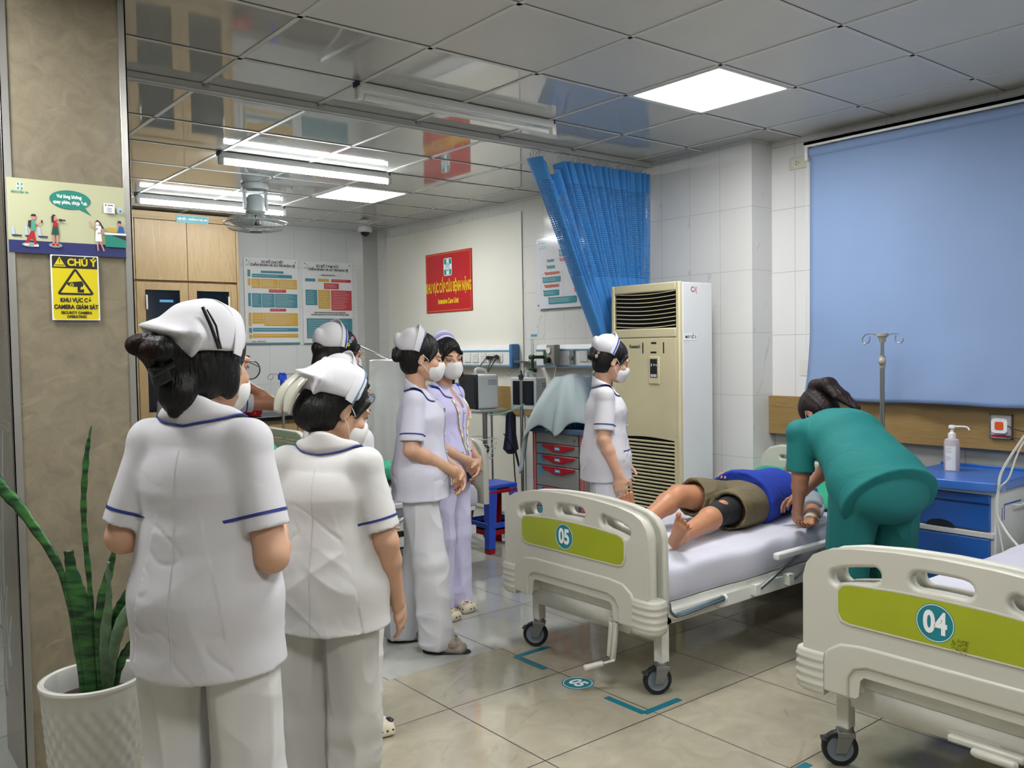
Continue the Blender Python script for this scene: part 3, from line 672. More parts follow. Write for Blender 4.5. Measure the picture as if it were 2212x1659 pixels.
# ================================================================== curtain track, curtain, hooks
t = thing('curtain_track', 'thin white curtain track crossing under the glossy ceiling', 'curtain track', (2.0, 4.22, 2.74))
TY = 4.235
mk('rail', MB().box((-2.3, TY-.022, 2.762), (4.69, TY+.022, 2.793)).box((-2.3, TY-.026, 2.757), (4.69, TY-.018, 2.765)).box((-2.3, TY+.018, 2.757), (4.69, TY+.026, 2.765)), M('track_white', '#c2c3be', .3), t, bevel=.002)
for k in range(9): mk('track_clip', MB().box((-.9+.6*k+.03, TY-.034, 2.776), (-.9+.6*k+.06, TY+.034, 2.7949)), steel, t, bevel=.002)
cblue = '#2f7fc6'
def curtain_mat(name, mesh):
    m = M(name, '#3384c9', .7, sheen=.3, bump=.1, bscale=80)
    nt = m.node_tree; b = nt.nodes['Principled BSDF']
    if mesh:
        tc = nn(nt, 'ShaderNodeUVMap'); sp = nn(nt, 'ShaderNodeSeparateXYZ'); nt.links.new(tc.outputs[0], sp.inputs[0])
        fu = MV(nt, 'FRACT', MV(nt, 'MULTIPLY', sp.outputs[0], 190)); fv = MV(nt, 'FRACT', MV(nt, 'MULTIPLY', sp.outputs[1], 74))
        hole = MV(nt, 'MULTIPLY', MV(nt, 'LESS_THAN', fu, .55), MV(nt, 'LESS_THAN', fv, .5))
        nt.links.new(MV(nt, 'SUBTRACT', 1, hole), b.inputs['Alpha'])
    b.inputs['Transmission Weight'].default_value = 0
    return m
cm1 = curtain_mat('curtain_cloth', False); cm2 = curtain_mat('curtain_mesh', True)
t = thing('privacy_curtain', 'blue privacy curtain with mesh top gathered behind the air conditioner', 'curtain', (4.2, 4.22, 1.0))
# u runs along the gathered width (0 = far left edge), v from top to bottom
def curt(u, v):
    s = u
    gap = math.exp(-((s-.145)/.05)**2)
    xt = 3.60+1.05*s
    zt = 2.70-.13*gap
    # foot of the curtain is pulled to the right and tucked behind the unit
    xb = 4.36+.30*s**1.2; zb = .85
    k = v**1.15
    x = xt+(xb-xt)*min(1, k*1.25) if v < 1 else xb
    pull = min(1, v/.64)
    x = xt+(4.27+.40*s-xt)*pull
    z = zt+(zb-zt)*v
    amp = (.062*(1-.3*v))*(.5+.5*min(1, abs(s-.145)*8))
    ph = 2*PI*19*s+.8*math.sin(9*s)+1.2*math.sin(v*2.2+s*5)
    y = TY+amp*math.sin(ph)+.012*math.sin(ph*2.3+v*6)+.06*pull
    x += .016*math.cos(ph)
    if x > 4.675: x = 4.675
    return (x, y, z)
NU, NV = 420, 70
vs = []; uvs = []
for i in range(NU):
    for j in range(NV):
        vs.append(curt(i/(NU-1), j/(NV-1))); uvs.append((i/(NU-1)*2.6, j/(NV-1)*1.85))
def strip(name, j0, j1, mat, parent):
    vv = []; ff = []; uu = []
    for i in range(NU):
        for j in range(j0, j1+1): vv.append(vs[i*NV+j]); uu.append(uvs[i*NV+j])
    n = j1-j0+1
    for i in range(NU-1):
        for j in range(n-1): ff.append((i*n+j, (i+1)*n+j, (i+1)*n+j+1, i*n+j+1))
    me = bpy.data.meshes.new(name); me.from_pydata(vv, [], ff); me.update()
    uv = me.uv_layers.new(name='UVMap'); idx = np.empty(len(me.loops), dtype=np.int32); me.loops.foreach_get('vertex_index', idx)
    uv.data.foreach_set('uv', np.array(uu, dtype=np.float32)[idx].ravel())
    return fin(name, me, mat, parent, ang=180)
strip('header_band', 0, 5, cm1, t); strip('mesh_panel', 5, 27, cm2, t); strip('curtain_body', 27, 69, cm1, t)
for lo_, hi_ in ((-1, 4), (9, 46)):
    hk = MB()
    for k in range(46):
        if not lo_ < k < hi_: continue
        s = k/45; x = 3.60+1.05*s; z0 = curt(s, 0)[2]
        hk.tube(smoothpath([(x, TY, 2.760), (x+.006, TY-.012, 2.745), (x+.004, TY+.012, 2.73), (x, TY, z0-.005)], 3), .0022, 5)
        hk.tube([(x-.012, TY, 2.757), (x+.014, TY, 2.757)], .004, 5)
    mk('hooks', hk, M('hook_grey', '#b5b7b6', .35), t)

# ================================================================== air conditioner
acx, acy0, acy1, acz = 4.2, 3.555, 4.14, 1.90
ivory = M('aged_ivory', '#c6bd99', .4, var=.05, vscale=3); acw = M('ac_side_white', '#d4d5d6', .35, var=.03, vscale=3)
t = thing('air_conditioner', 'tall ivory floor standing air conditioner with louvres in front of the pillar', 'air conditioner', (4.35, 3.85, 0))
mk('case', MB().box((acx+.031, acy0, 0), (4.52, acy1, acz-.004)), acw, t, bevel=.006)
f = MB(); f.box((acx, acy0, .03), (acx+.035, acy0+.03, acz)); f.box((acx, acy1-.03, .03), (acx+.035, acy1, acz)); f.box((acx, acy0+.03, acz-.055), (acx+.035, acy1-.03, acz)); f.box((acx, acy0+.03, 1.555), (acx+.035, acy1-.03, 1.615)); mk('front_frame', f, ivory, t, bevel=.008)
mk('front_panel', MB().box((acx+.002, acy0+.028, .93), (acx+.03, acy1-.028, 1.553)), ivory, t, bevel=.004)
mk('vent_recess', MB().box((acx+.022, acy0+.02, 1.6), (acx+.03, acy1-.02, 1.86)), M('vent_dark', '#060605', .9), t)
mk('intake_recess', MB().box((acx+.022, acy0+.02, .08), (acx+.03, acy1-.02, .94)), M('vent_dark', '#060605', .9), t)
for k in range(9):
    z = 1.63+.0265*k
    def fn(u, v, z=z): 
        y = acy0+.04+(acy1-acy0-.08)*u; return (acx+.002+.016*v, y, z+.004*v-.012*math.sin(PI*u)+.0)
    mk('louvre', MB().grid(fn, 20, 3), ivory, t, solid=.003)
g_ = MB(); 
for k in range(34):
    z = .10+.0238*k
    if z < .915: g_.box((acx+.002, acy0+.045, z), (acx+.018, acy1-.045, z+.0105), rot=Matrix.Rotation(R(-12), 3, 'Y'))
mk('intake_grille', g_, ivory, t, bevel=.002)
mk('lower_frame', MB().box((acx+.002, acy0+.028, .04), (acx+.03, acy0+.05, .93)).box((acx+.002, acy1-.05, .04), (acx+.03, acy1-.028, .93)).box((acx+.002, acy0+.028, .04), (acx+.03, acy1-.028, .09)), ivory, t, bevel=.003)
fin('arched_lip', shape([[(-.25+.5*i/20, .015*math.sin(PI*i/20)) for i in range(21)]+[(.25, .03), (-.25, .03)]], .004, 0, on_x(acx+.006, (acy0+acy1)/2, .905)), ivory, t)
kb = mk('control_panel', MB().box((acx-.004, 3.72, 1.26), (acx+.004, 3.81, 1.435)), ivory, t, bevel=.004)
F = Flat(on_x(acx-.004, 3.765, 1.345)); F.rect(-.03, -.045, .03, .075, black_print)
for a, b in ((-.02, -.03), (-.007, -.03), (.006, -.03), (.019, -.03)): F.rect(a-.004, b-.01, a+.004, b+.008, white_print)
F.rect(-.022, .028, -.015, .045, white_print); F.txt('▽ A', .012, .035, .016, white_print, off=.0005); F.build('buttons', kb)
F = Flat(on_x(acx+.0015, 3.765, 1.455))
for a, b, c, d in ((-.03, .0, .02, .012), (-.025, .06, .02, .072), (.075, .0, .085, .07), (-.10, .0, -.09, .07)): F = Flat(on_x(acx+.0015, 3.765, 1.455)); F.rect(a, b, c, d, black_print); F.build('panel_slot', t)
F = Flat(on_x(acx+.0015, 3.765, 1.455)); F.txt('Reetech', -.165, .045, .032, black_print, off=.0008, sx=.9); F.build('brand_lettering', t)
lb = thing('number_label', 'white sticker reading MÁY SỐ 3 on the side of the air conditioner', 'label', (4.33, acy0, 1.54))
mk('sticker', MB().box((4.245, acy0-.0015, 1.535), (4.365, acy0, 1.575)), white_print, lb)
F = Flat(on_y(4.305, acy0-.0015, 1.554)); F.txt('MÁY SỐ 3', 0, 0, .027, black_print, off=.0008, sx=.9); F.build('lettering', lb)
F = Flat(on_y(4.34, acy0-.0005, 1.85)); F.txt('C/(', 0, 0, .045, M('red_ink', '#a32030', .5), off=.0008); F.build('red_marker_note', t)

# ================================================================== orbit fan and dome camera
fx, fy = 2.74, 6.5
fg = M('fan_grey', '#8f9594', .4)
t = thing('orbit_fan', 'grey wire cage orbit fan hanging from the ceiling', 'fan', (fx, fy, H))
mk('ceiling_mount', MB().lathe([(1e-4, H), (.10, H), (.105, H-.02), (.10, H-.05), (1e-4, H-.055)], (fx, fy, 0), 32).box((fx-.095, fy-.02, H-.2), (fx-.075, fy+.02, H-.04)).box((fx+.075, fy-.02, H-.2), (fx+.095, fy+.02, H-.04)), fg, t, bevel=.004)
mk('motor', MB().lathe([(1e-4, H-.08), (.05, H-.085), (.068, H-.11), (.07, H-.17), (.078, H-.19), (.078, H-.215), (.06, H-.235), (1e-4, H-.24)], (fx, fy, 0), 28).cyl((fx-.09, fy, H-.15), (fx+.09, fy, H-.15), .014), fg, t)
cg_ = MB(); z0 = H-.30
Rf = .235
cg_.tube([(fx+Rf*math.cos(2*PI*k/48), fy+Rf*math.sin(2*PI*k/48), z0) for k in range(48)], .006, 8, closed=True)
for r_, dz in ((.20, -.045), (.12, -.062), (.05, -.066), (.2, .035), (.12, .05)): cg_.tube([(fx+r_*math.cos(2*PI*k/40), fy+r_*math.sin(2*PI*k/40), z0+dz) for k in range(40)], .0018, 5, closed=True)
for k in range(40):
    q = 2*PI*k/40; c_, s_ = math.cos(q), math.sin(q)
    cg_.tube([(fx+r_*c_, fy+r_*s_, z0+dz) for r_, dz in ((.05, -.066), (.12, -.062), (.2, -.045), (Rf, 0), (.2, .035), (.12, .05), (.07, .056))], .0014, 4)
mk('cage', cg_, M('fan_wire', '#a9adab', .3, metal=.6), t)
mk('hub', MB().lathe([(1e-4, z0+.03), (.04, z0+.028), (.042, z0-.01), (.03, z0-.02), (1e-4, z0-.022)], (fx, fy, 0), 20).cyl((fx, fy, z0+.02), (fx, fy, H-.23), .01), M('fan_hub', '#3a3b36', .4), t)
for k in range(3):
    def bl(u, v, k=k):
        q = 2*PI*k/3+(v-.5)*(.5+.5*u); r_ = .04+.165*u
        return (fx+r_*math.cos(q), fy+r_*math.sin(q), z0+.004+(v-.5)*.05)
    mk('blade', MB().grid(bl, 8, 6), M('fan_blade', '#aeb4b2', .3, alpha=.75), t, solid=.002)
mk('badge', MB().lathe([(1e-4, z0-.066), (.045, z0-.066), (.045, z0-.072), (1e-4, z0-.074)], (fx, fy, 0), 20), M('fan_hub', '#3a3b36', .4), t)
t = thing('dome_camera', 'small white dome security camera on the ceiling in the far corner', 'camera', (4.6, 8.1, H))
mk('base', MB().lathe([(1e-4, H), (.065, H), (.072, H-.02), (.075, H-.05), (.062, H-.06), (1e-4, H-.062)], (4.6, 8.1, 0), 28), white_plastic, t)
mk('dome', MB().ball((4.6, 8.1, H-.055), .05, 20, 12), M('dome_black', '#101216', .05), t)

# ================================================================== hospital beds
lime = M('lime_panel', '#9aa51f', .35, var=.05, vscale=5); sheet = M('bed_sheet', '#c4c4cf', .8, var=.02, bump=.15, bscale=14); chip = M('chipped_paint', '#d9d9d2', .4)
def chippy():
    m = chip; nt = m.node_tree; b = nt.nodes['Principled BSDF']
    n = nn(nt, 'ShaderNodeTexNoise'); n.inputs['Scale'].default_value = 9; n.inputs['Detail'].default_value = 6; n.inputs['Roughness'].default_value = .7
    tc = nn(nt, 'ShaderNodeTexCoord'); nt.links.new(tc.outputs['Object'], n.inputs['Vector'])
    f = ramp(nt, n.outputs[0], [(.66, (0, 0, 0, 1)), (.68, (1, 1, 1, 1))])
    src = b.inputs['Base Color'].links[0].from_socket
    nt.links.new(mix(nt, f, src, lin('#2a2622')), b.inputs['Base Color'])
chippy()
def board_outline(s=1, top=.835, base=.32):
    P = [(-.475, base+.12), (-.475, .70), (-.462, .745), (-.435, .778), (-.39, .80), (-.30, .818), (-.15, .831), (0, .835), (.15, .831), (.30, .818), (.39, .80), (.435, .778), (.462, .745), (.475, .70), (.475, base+.12),
         (.475, base), (.28, base), (.268, base+.01), (.262, .385), (.25, .398), (0, .40), (-.25, .398), (-.262, .385), (-.268, base+.01), (-.28, base), (-.475, base)]
    return [(a*s, b) for a, b in P]
def slot(x0, x1, dz0=0, dz1=0, r=.02):
    # a hand slot that follows the crown of the board
    zc = lambda x: .782-.34*x*x
    n = 6; top = [(x0+(x1-x0)*i/n, zc(x0+(x1-x0)*i/n)) for i in range(n+1)]; 
    p = [(a, b+.017) for a, b in top[1:-1]]
    L = arc((x1-r, 0, zc(x1)-.023), .040, 90, -90, 8); Rr = arc((x0+r, 0, zc(x0)-.023), .040, -90, -270, 8)
    return p+[(v.x, v.z) for v in L]+[(a, b-.063) for a, b in reversed(top[1:-1])]+[(v.x, v.z) for v in Rr]
def caster(t, x, y, name='caster', rot=0, dark=False):
    """fork, wheel and brake of one castor; x, y local to the bed, 0.135 high"""
    R_ = Matrix.Rotation(rot, 4, 'Z'); T = Matrix.Translation((x, y, 0)) @ R_
    def tf(b): b.v = [tuple(T @ Vector(p)) for p in b.v]; return b
    f = MB(); f.cyl((0, 0, .145), (0, 0, .125), .028, seg=18); f.box((-.03, -.028, .108), (.03, .028, .128))
    for s in (-1, 1):
        f.add([(-.028, s*.020, .12), (.03, s*.020, .12), (.000, s*.020, .05), (-.038, s*.020, .05), (-.028, s*.026, .12), (.03, s*.026, .12), (.000, s*.026, .05), (-.038, s*.026, .05)], [(0, 1, 2, 3), (7, 6, 5, 4), (0, 4, 5, 1), (1, 5, 6, 2), (2, 6, 7, 3), (3, 7, 4, 0)])
    c = mk(name, tf(f), grey_metal, t, bevel=.003, world=False)
    wch = MB(); wch.lathe([(.045, -.013), (.058, -.014), (.0625, -.008), (.063, 0), (.0625, .008), (.058, .014), (.045, .013)], (-.02, 0, .063), 28, axis='y')
    w_ = mk('tyre', tf(wch), black, c, world=False)
    mk('wheel_disc', tf(MB().lathe([(1e-4, -.016), (.012, -.016), (.014, -.011), (.04, -.010), (.046, -.013), (.046, .013), (.04, .010), (.014, .011), (.012, .016), (1e-4, .016)], (-.02, 0, .063), 24, axis='y')), M('caster_disc', '#76828c', .4), c, world=False)
    mk('brake_pedal', tf(MB().box((-.075, -.012, .095), (-.028, .012, .108), rot=Matrix.Rotation(R(-14), 3, 'Y')).box((-.085, -.02, .088), (-.065, .02, .098))), M('pedal_dark', '#33363a', .4), c, bevel=.003, world=False)
def FX(x, y=0, z=0): return frame3((x, y, z), (0, 1, 0), (0, 0, 1))   # shape x->local y, y->z, normal +x
def make_bed(label, ox, oy, group='hospital beds'):
    t = thing('hospital_bed', label, 'bed', (ox, oy, 0), group=group); W = dict(world=False)
    fb = fin('footboard', shape([board_outline(), slot(.20, .365), slot(-.09, .09), slot(-.365, -.20)], .012, .013, FX(.0), 3), cream, t, **W)
    # raised apron moulding above the arch
    ap = [(-.40, .325), (-.40, .40), (-.375, .455), (-.33, .485), (-.25, .495), (.25, .495), (.33, .485), (.375, .455), (.40, .40), (.40, .325), (.31, .325), (.31, .39), (.285, .425), (.24, .44), (-.24, .44), (-.285, .425), (-.31, .39), (-.31, .325)]
    fin('apron_moulding', shape([ap], .006, .009, FX(-.018), 3), cream, fb, **W)
    gp = [(-.335, .595), (-.335, .665), (-.31, .69)]+[(a, .708-.10*a*a) for a in [-.25+.05*i for i in range(11)]]+[(.31, .69), (.335, .665), (.335, .595), (.31, .572), (-.31, .572)]
    gp = [(-.34, .60), (-.34, .67), (-.325, .69), (-.30, .697), (-.15, .707), (0, .71), (.15, .707), (.30, .697), (.325, .69), (.34, .67), (.34, .60), (.325, .575), (.30, .568), (-.30, .568), (-.325, .575)]
    fin('green_panel', shape([gp], .0015, .001, FX(-.0265), 1), lime, fb, **W)
    fin('panel_rim', shape([[(a*1.02, .639+(b-.639)*1.06) for a, b in gp], gp], .002, .001, FX(-.0265), 1), cream, fb, **W)
    for s in (-1, 1):
        def bp(u, v, s=s):
            a = R(-100+200*u); z = .30+.145*v; rr = 1-.12*(v > .97)-.03*(v < .03)+.018*math.sin(v*2*PI*5)*(.1 < v < .95)
            return (.02-.055*math.cos(a)*rr*1.0+.03*0, s*(.462+.052*math.cos(a*.5)*rr*abs(math.cos(a*.5))) if False else s*(.455+.060*rr*math.sin(math.radians(90*u*1.1+5))), z)
        b = MB()
        # rounded corner block wrapping the end of the board, ribbed
        nn_ = 26
        pro = [(-.036, .39), (-.040, .43), (-.036, .475), (-.022, .502), (.0, .512), (.03, .512), (.055, .505), (.06, .48), (.06, .40)]
        zs = [.300+.145*i/nn_ for i in range(nn_+1)]
        vv = []; 
        for z in zs:
            k = (z-.3)/.145; rib = .0035*max(0, math.sin((k*5.0+.15)*2*PI)) if .12 < k < .92 else 0
            sc = 1-.10*max(0, (.12-k)/.12)**2-.10*max(0, (k-.93)/.07)**2
            for (x, y) in pro: vv.append((.01+(x-.01)*sc-(rib if x < 0 else 0), s*(.40+(y-.40)*sc+(rib if y > .47 else 0)), z))
        m_ = len(pro); ff = []
        for i in range(nn_):
            for k in range(m_): q = (i*m_+k, i*m_+(k+1) % m_, (i+1)*m_+(k+1) % m_, (i+1)*m_+k); ff.append(q if s > 0 else q[::-1])
        ff += [tuple(range(m_)), tuple(nn_*m_+k for k in range(m_))]
        b.add(vv, ff); mk('corner_bumper', b, cream, fb, ang=60, **W)
    inner = [(a*.985, b-.012) for a, b in board_outline() if b > .42]
    inner = [(-.462, .40)]+inner+[(.462, .40)]
    fin('inner_board', shape([inner, slot(.20, .365), slot(-.09, .09), slot(-.365, -.20)], .008, .010, FX(.085), 3), cream, t, **W)
    for s in (-1, 1):
        mk('corner_post', MB().box((.068, s*.462-.013, .41), (.104, s*.462+.013, .655)), grey_metal, t, bevel=.006, **W)
    # steel frame
    fr = MB(); fr.box((.10, -.455, .315), (1.98, -.425, .375)).box((.10, .425, .315), (1.98, .455, .375)).box((.10, -.455, .315), (.14, .455, .375)).box((1.94, -.455, .315), (1.98, .455, .375))
    mk('side_frame', fr, chip, t, bevel=.003, **W)
    mk('end_plate', MB().add([(.030, -.37, .43), (.030, .37, .43), (.022, .37, .345), (.022, -.37, .345), (.026, -.365, .343), (.026, .365, .343), (.030, .31, .262), (.030, -.31, .262)], [(3, 2, 1, 0), (7, 6, 5, 4)]), white_paint, t, solid=.006, **W)
    for k, x in enumerate((.13, 1.92)):
        for s in (-1, 1):
            mk('leg', MB().box((x-.024, s*.405-.024, .14), (x+.024, s*.405+.024, .33)), white_paint, t, bevel=.004, **W)
            caster(t, x, s*.405, rot=R(-38+14*k+(-12 if s > 0 else 6)))
    mk('cross_tube', MB().cyl((.13, -.38, .235), (.13, .38, .235), .014, seg=12).cyl((.16, 0, .27), (1.9, 0, .27), .016, seg=12), white_paint, t, **W)
    mk('bed_deck', MB().box((.11, -.43, .37), (2.03, .43, .40)), white_paint, t, bevel=.003, **W)
    # mattress under a tucked white sheet
    sec = [(-.43, .405), (-.442, .43), (-.443, .50), (-.437, .535), (-.42, .552), (-.38, .558)]+[(-.36+.04*i, .560) for i in range(19)]+[(.38, .558), (.42, .552), (.437, .535), (.443, .50), (.442, .43), (.43, .405)]
    def mt(u, v):
        k = v*(len(sec)-1); i = min(int(k), len(sec)-2); f_ = k-i; y = sec[i][0]*(1-f_)+sec[i+1][0]*f_; z = sec[i][1]*(1-f_)+sec[i+1][1]*f_
        x = .115+1.93*u; e = min(1, u*40, (1-u)*40); e = math.sqrt(max(0, e))
        n1 = math.sin(x*5+y*9)*.0015+math.sin(x*13-y*7+2*math.sin(y*5))*.0015+math.sin(x*31+y*22)*.0008+.003*math.sin(x*17+1.5*math.sin(x*6))*max(0, abs(y)-.40)/.04
        z2 = .405+(z-.405)*(.80+.20*e)
        return (x, y*(.985+.015*e)+(n1*1.4 if abs(y) > .42 else 0), z2+(n1 if z > .5 else 0))
    m_ = mk('mattress', MB().grid(mt, 150, 60), sheet, t, ang=70, **W)
    # side rails folded down
    for s in (-1, 1):
        r = MB(); y = s*.478
        rl = mk('side_rail', MB().box((.86, y-.017, .472), (1.95, y+.017, .506)), white_plastic, t, bevel=.010, seg=3, **W)
        a = MB()
        for k in range(4): a.tube([(.90+.27*k+.18, y, .475), (.72+.27*k, s*.468, .345)], .009, 8)
        mk('rail_links', a, steel, rl, **W)
        for k in range(4): mk('hinge_block', MB().box((.72+.27*k-.022, s*.455-.012 if s > 0 else -.482, .33), (.72+.27*k+.022, s*.455+.027 if s > 0 else -.443, .385)), chip, rl, bevel=.004, **W)
        b2 = smoothpath([(.086, s*.478, .42), (.09, s*.480, .385), (.11, s*.482, .362), (.16, s*.482, .352), (.40, s*.482, .365), (.46, s*.482, .369)], 5)
        mk('chrome_bumper_rail', MB().tube(b2, .016, 12), chrome, t, **W)
        mk('rail_end', MB().cyl((.455, s*.482, .369), (.47, s*.482, .369), .019, seg=16).box((.44, s*.46-.015, .33), (.49, s*.46+.015, .36)), white_paint, t, bevel=.002, **W)
    # headboard with one long handle opening
    ho = [(-.46, .42), (-.46, .72), (-.44, .79), (-.39, .835), (-.32, .853), (.32, .853), (.39, .835), (.44, .79), (.46, .72), (.46, .42)]
    hb = fin('headboard', shape([ho, rrect(-.33, .765, .33, .81, .02)], .012, .013, FX(2.10), 3), cream, t, **W)
    return t
bed5 = make_bed('white hospital bed numbered 05 on a lime footboard panel, patient lying on it', 2.70, 2.915)
def number(t, body, y, x=-.0285):
    o = fin('number_sticker', shape([ellipse(0, 0, .060, .060, 40)], .0006, 0, FX(x, y, .638)), M('sticker_teal', '#147a86', .35), t, world=False)
    F = Flat(frame3((x-.0008, y, .638), (0, -1, 0), (0, 0, 1))); 
    fin('sticker_rim', shape([ellipse(0, 0, .0575, .0575, 40), ellipse(0, 0, .0555, .0555, 40)], .0004, 0, FX(x-.0008, y, .638)), white_print, o, world=False)
    me = text(body, .093, frame3((x-.0012, y, .636), (0, -1, 0), (0, 0, 1)), ext=.0003, off=.0035, sx=.78)
    fin('number', me, white_print, o, world=False)
def crank(t, down, y, name='crank_handle'):
    if down: pts = [(.02, y, .31), (-.01, y+.01, .31), (-.03, y-.045, .155)]; h = ((-.03, y-.045, .155), (-.085, y+.02, .13))
    b = MB()
    if down:
        o = mk(name, MB().box((.0, y-.03, .29), (.05, y+.03, .32)).box((-.022, y-.030, .14), (-.004, y-.006, .315), rot=Matrix.Rotation(R(8), 3, 'X')).box((-.03, y-.012, .155), (-.022, y+.008, .31), rot=Matrix.Rotation(R(6), 3, 'X')), cream, t, bevel=.004, world=False)
        mk('grip', MB().tube([(-.02, y-.025, .145), (-.06, y+.0, .135), (-.065, y+.003, .134), (-.13, y+.045, .118), (-.135, y+.048, .117)], [.006, .006, .0125, .015, .010], 14), cream, o, world=False)
    else:
        o = mk(name, MB().box((.02, y-.04, .262), (.06, y+.12, .30)).box((-.005, y-.11, .270), (.03, y+.11, .292)), cream, t, bevel=.007, world=False)
        mk('grip', MB().tube([(-.008, y-.095, .268), (-.012, y-.09, .268), (-.012, y+.02, .268), (-.010, y+.03, .268)], [.010, .014, .014, .011], 14), cream, o, world=False)
bed4 = copy_tree(bed5); bed4.location = (2.70, 1.245, 0); bed4['label'] = 'empty white hospital bed numbered 04 at the right edge of the picture'
bedA = copy_tree(bed5); bedA.location = (1.60, 5.36, 0); bedA['label'] = 'white hospital bed with a teal maker strip, beyond the standing nurses'
bedB = copy_tree(bed5); bedB.location = (.96, 6.85, 0); bedB['label'] = 'far white hospital bed with a crumpled green pillow, in front of the counter'
for o in (bed4, bedA, bedB): _mats[o.name] = Matrix.Translation(o.location)
f5 = [c for c in bed5.children if c.name.startswith('footboard')][0]; f4 = [c for c in bed4.children if c.name.startswith('footboard')][0]
number(f5, '05', .035); number(f4, '04', .015)
crank(bed5, True, -.245); crank(bed4, False, -.12)
F = Flat(frame3((-.0285, -.06, .585), (0, -1, 0), (0, 0, 1))); rr = random.Random(5); inkm = M('old_ink', '#5f6a16', .5)
for cx_ in (-.012, .014):
    for k in range(26): a, b = cx_+rr.uniform(-.011, .011), rr.uniform(-.02, .02); F.rect(a-rr.uniform(.001, .004), b-.001, a+rr.uniform(.001, .004), b+rr.uniform(.0005, .002), inkm)
F.build('worn_print', f4, world=False)
# lower chassis and maker strip of the nearest far bed
mk('chassis_beam', MB().box((1.72, 4.885, .215), (3.6, 4.915, .275)).box((1.72, 5.8, .215), (3.6, 5.83, .275)).box((1.8, 4.915, .225), (1.85, 5.8, .265)).box((3.5, 4.915, .225), (3.55, 5.8, .265)), white_paint, bedA, bevel=.003)
o = mk('maker_strip', MB().box((1.96, 4.876, .262), (2.62, 4.884, .325)), M('strip_teal', '#1f8aa8', .4), bedA)
F = Flat(frame3((2.29, 4.876, .293), (1, 0, 0), (0, 0, 1))); F.txt('HK', -.13, 0, .05, M('strip_maroon', '#5c2033', .4), off=.002); F.txt('HONG KY', .06, -.005, .038, M('strip_navy', '#16324a', .4), off=.0015); F.build('strip_lettering', o)
mk('under_tray', MB().box((2.0, 4.93, .16), (3.2, 5.8, .19)), M('tray_grey', '#7f8a85', .4), bedA, bevel=.004)

def pillow(name, label, c, sx, sy, sz, m, rz=0, seed=0, group=None, tilt=0, crump=.012):
    b = MB(); rr = random.Random(seed); ph = [rr.uniform(0, 6) for _ in range(6)]; n = 44
    M4 = Matrix.Translation(c) @ Matrix.Rotation(rz, 4, 'Z') @ Matrix.Rotation(tilt, 4, 'Y')
    def side(sg):
        def fn(u, v):
            a, q = 2*u-1, 2*v-1; e = (1-abs(a)**3.2)*(1-abs(q)**3.2); e = max(0, e)**.45
            w_ = crump*(math.sin(7*a+ph[0]+2*math.sin(4*q+ph[1]))+.6*math.sin(15*q+ph[2]+2*a)+.4*math.sin(23*a-9*q+ph[3]))*e
            pin = 1-.05*(abs(a*q))
            return M4 @ Vector((a*sx*(1-.06*(1-q*q))*pin if False else a*sx*(.94+.06*abs(q)), q*sy*(.94+.06*abs(a)), sg*sz*e*(1 if sg > 0 else .75)+(w_ if sg > 0 else 0)))
        return fn
    b.grid(side(1), n, n); k = len(b.f); b2 = MB().grid(side(-1), n, n); b.add(b2.v, [q[::-1] for q in b2.f])
    return tag(mk(name, b, m, ang=80), label, 'pillow', group)
green = M('green_pillow', '#2fa27a', .8, var=.04, bump=.1)
pillow('green_pillow', 'green pillow under the lying patient\'s head on bed 05', (4.58, 3.02, .640), .20, .37, .075, green, seed=3, tilt=-.28)
pillow('green_pillow', 'plain green pillow on the nearest far bed, just left of the nurse with clasped hands', (3.33, 5.30, .635), .22, .33, .07, green, seed=5)
pillow('green_pillow', 'crumpled bright green pillow on the farthest bed, behind the two foremost nurses', (2.68, 6.72, .67), .24, .30, .10, M('green_pillow_bright', '#1f9f70', .7), seed=9, rz=.2, crump=.022)
tag(mk('folded_blanket', MB().box((2.25, 6.45, .565), (2.62, 7.0, .60)).box((2.26, 6.46, .60), (2.61, 6.98, .625)), sheet, bevel=.012, seg=3), 'folded white sheets on the farthest bed beside the green pillow', 'blanket')
tag(mk('medicine_box', MB().box((3.60, 5.0, .562), (3.68, 5.06, .60)).box((3.61, 5.015, .60), (3.66, 5.05, .612)), M('box_red', '#a33c3c', .5), bevel=.002), 'tiny red and white box on the edge of the bed behind the lanyard nurse', 'box')

# ================================================================== bedside table, sanitiser, tubing
bl = M('cabinet_blue', '#235aa8', .32, var=.03); bl2 = M('cabinet_blue_top', '#3668b5', .28, var=.03, vscale=3); ns = M('cabinet_grey_white', '#c4c7c6', .35)
nx, ny0, ny1 = 4.37, 1.78, 2.24
t = thing('bedside_cabinet', 'blue and white plastic bedside cabinet between the two numbered beds', 'cabinet', (4.6, 2.0, 0))
def top(u, v):
    y = ny0-.015+(ny1-ny0+.03)*u; bow = .045*math.sin(PI*u)
    return (nx-.03-bow+(4.84-nx+.03+bow)*v, y, 0)
b = MB(); n = 20
P = [(nx-.02-.04*math.sin(PI*i/n), ny0-.012+(ny1-ny0+.024)*i/n) for i in range(n+1)]+[(4.84, ny1+.012), (4.84, ny0-.012)]
fin('top', shape([P], .016, .008, Matrix.Translation((0, 0, .806)), 3), bl2, t)
mk('back_rim', MB().box((4.825, ny0-.01, .82), (4.845, ny1+.01, .845)), bl, t, bevel=.004)
mk('body', MB().box((nx+.012, ny0, .07), (4.83, ny1, .785)), ns, t, bevel=.006)
mk('body_band', MB().box((nx-.004, ny0+.004, .765), (nx+.02, ny1-.004, .782)).box((nx-.004, ny0+.004, .555), (nx+.02, ny1-.004, .583)), ns, t, bevel=.004)
dr = mk('drawer', MB().box((nx-.002, ny0+.022, .588), (nx+.03, ny1-.022, .765)), bl, t, bevel=.006)
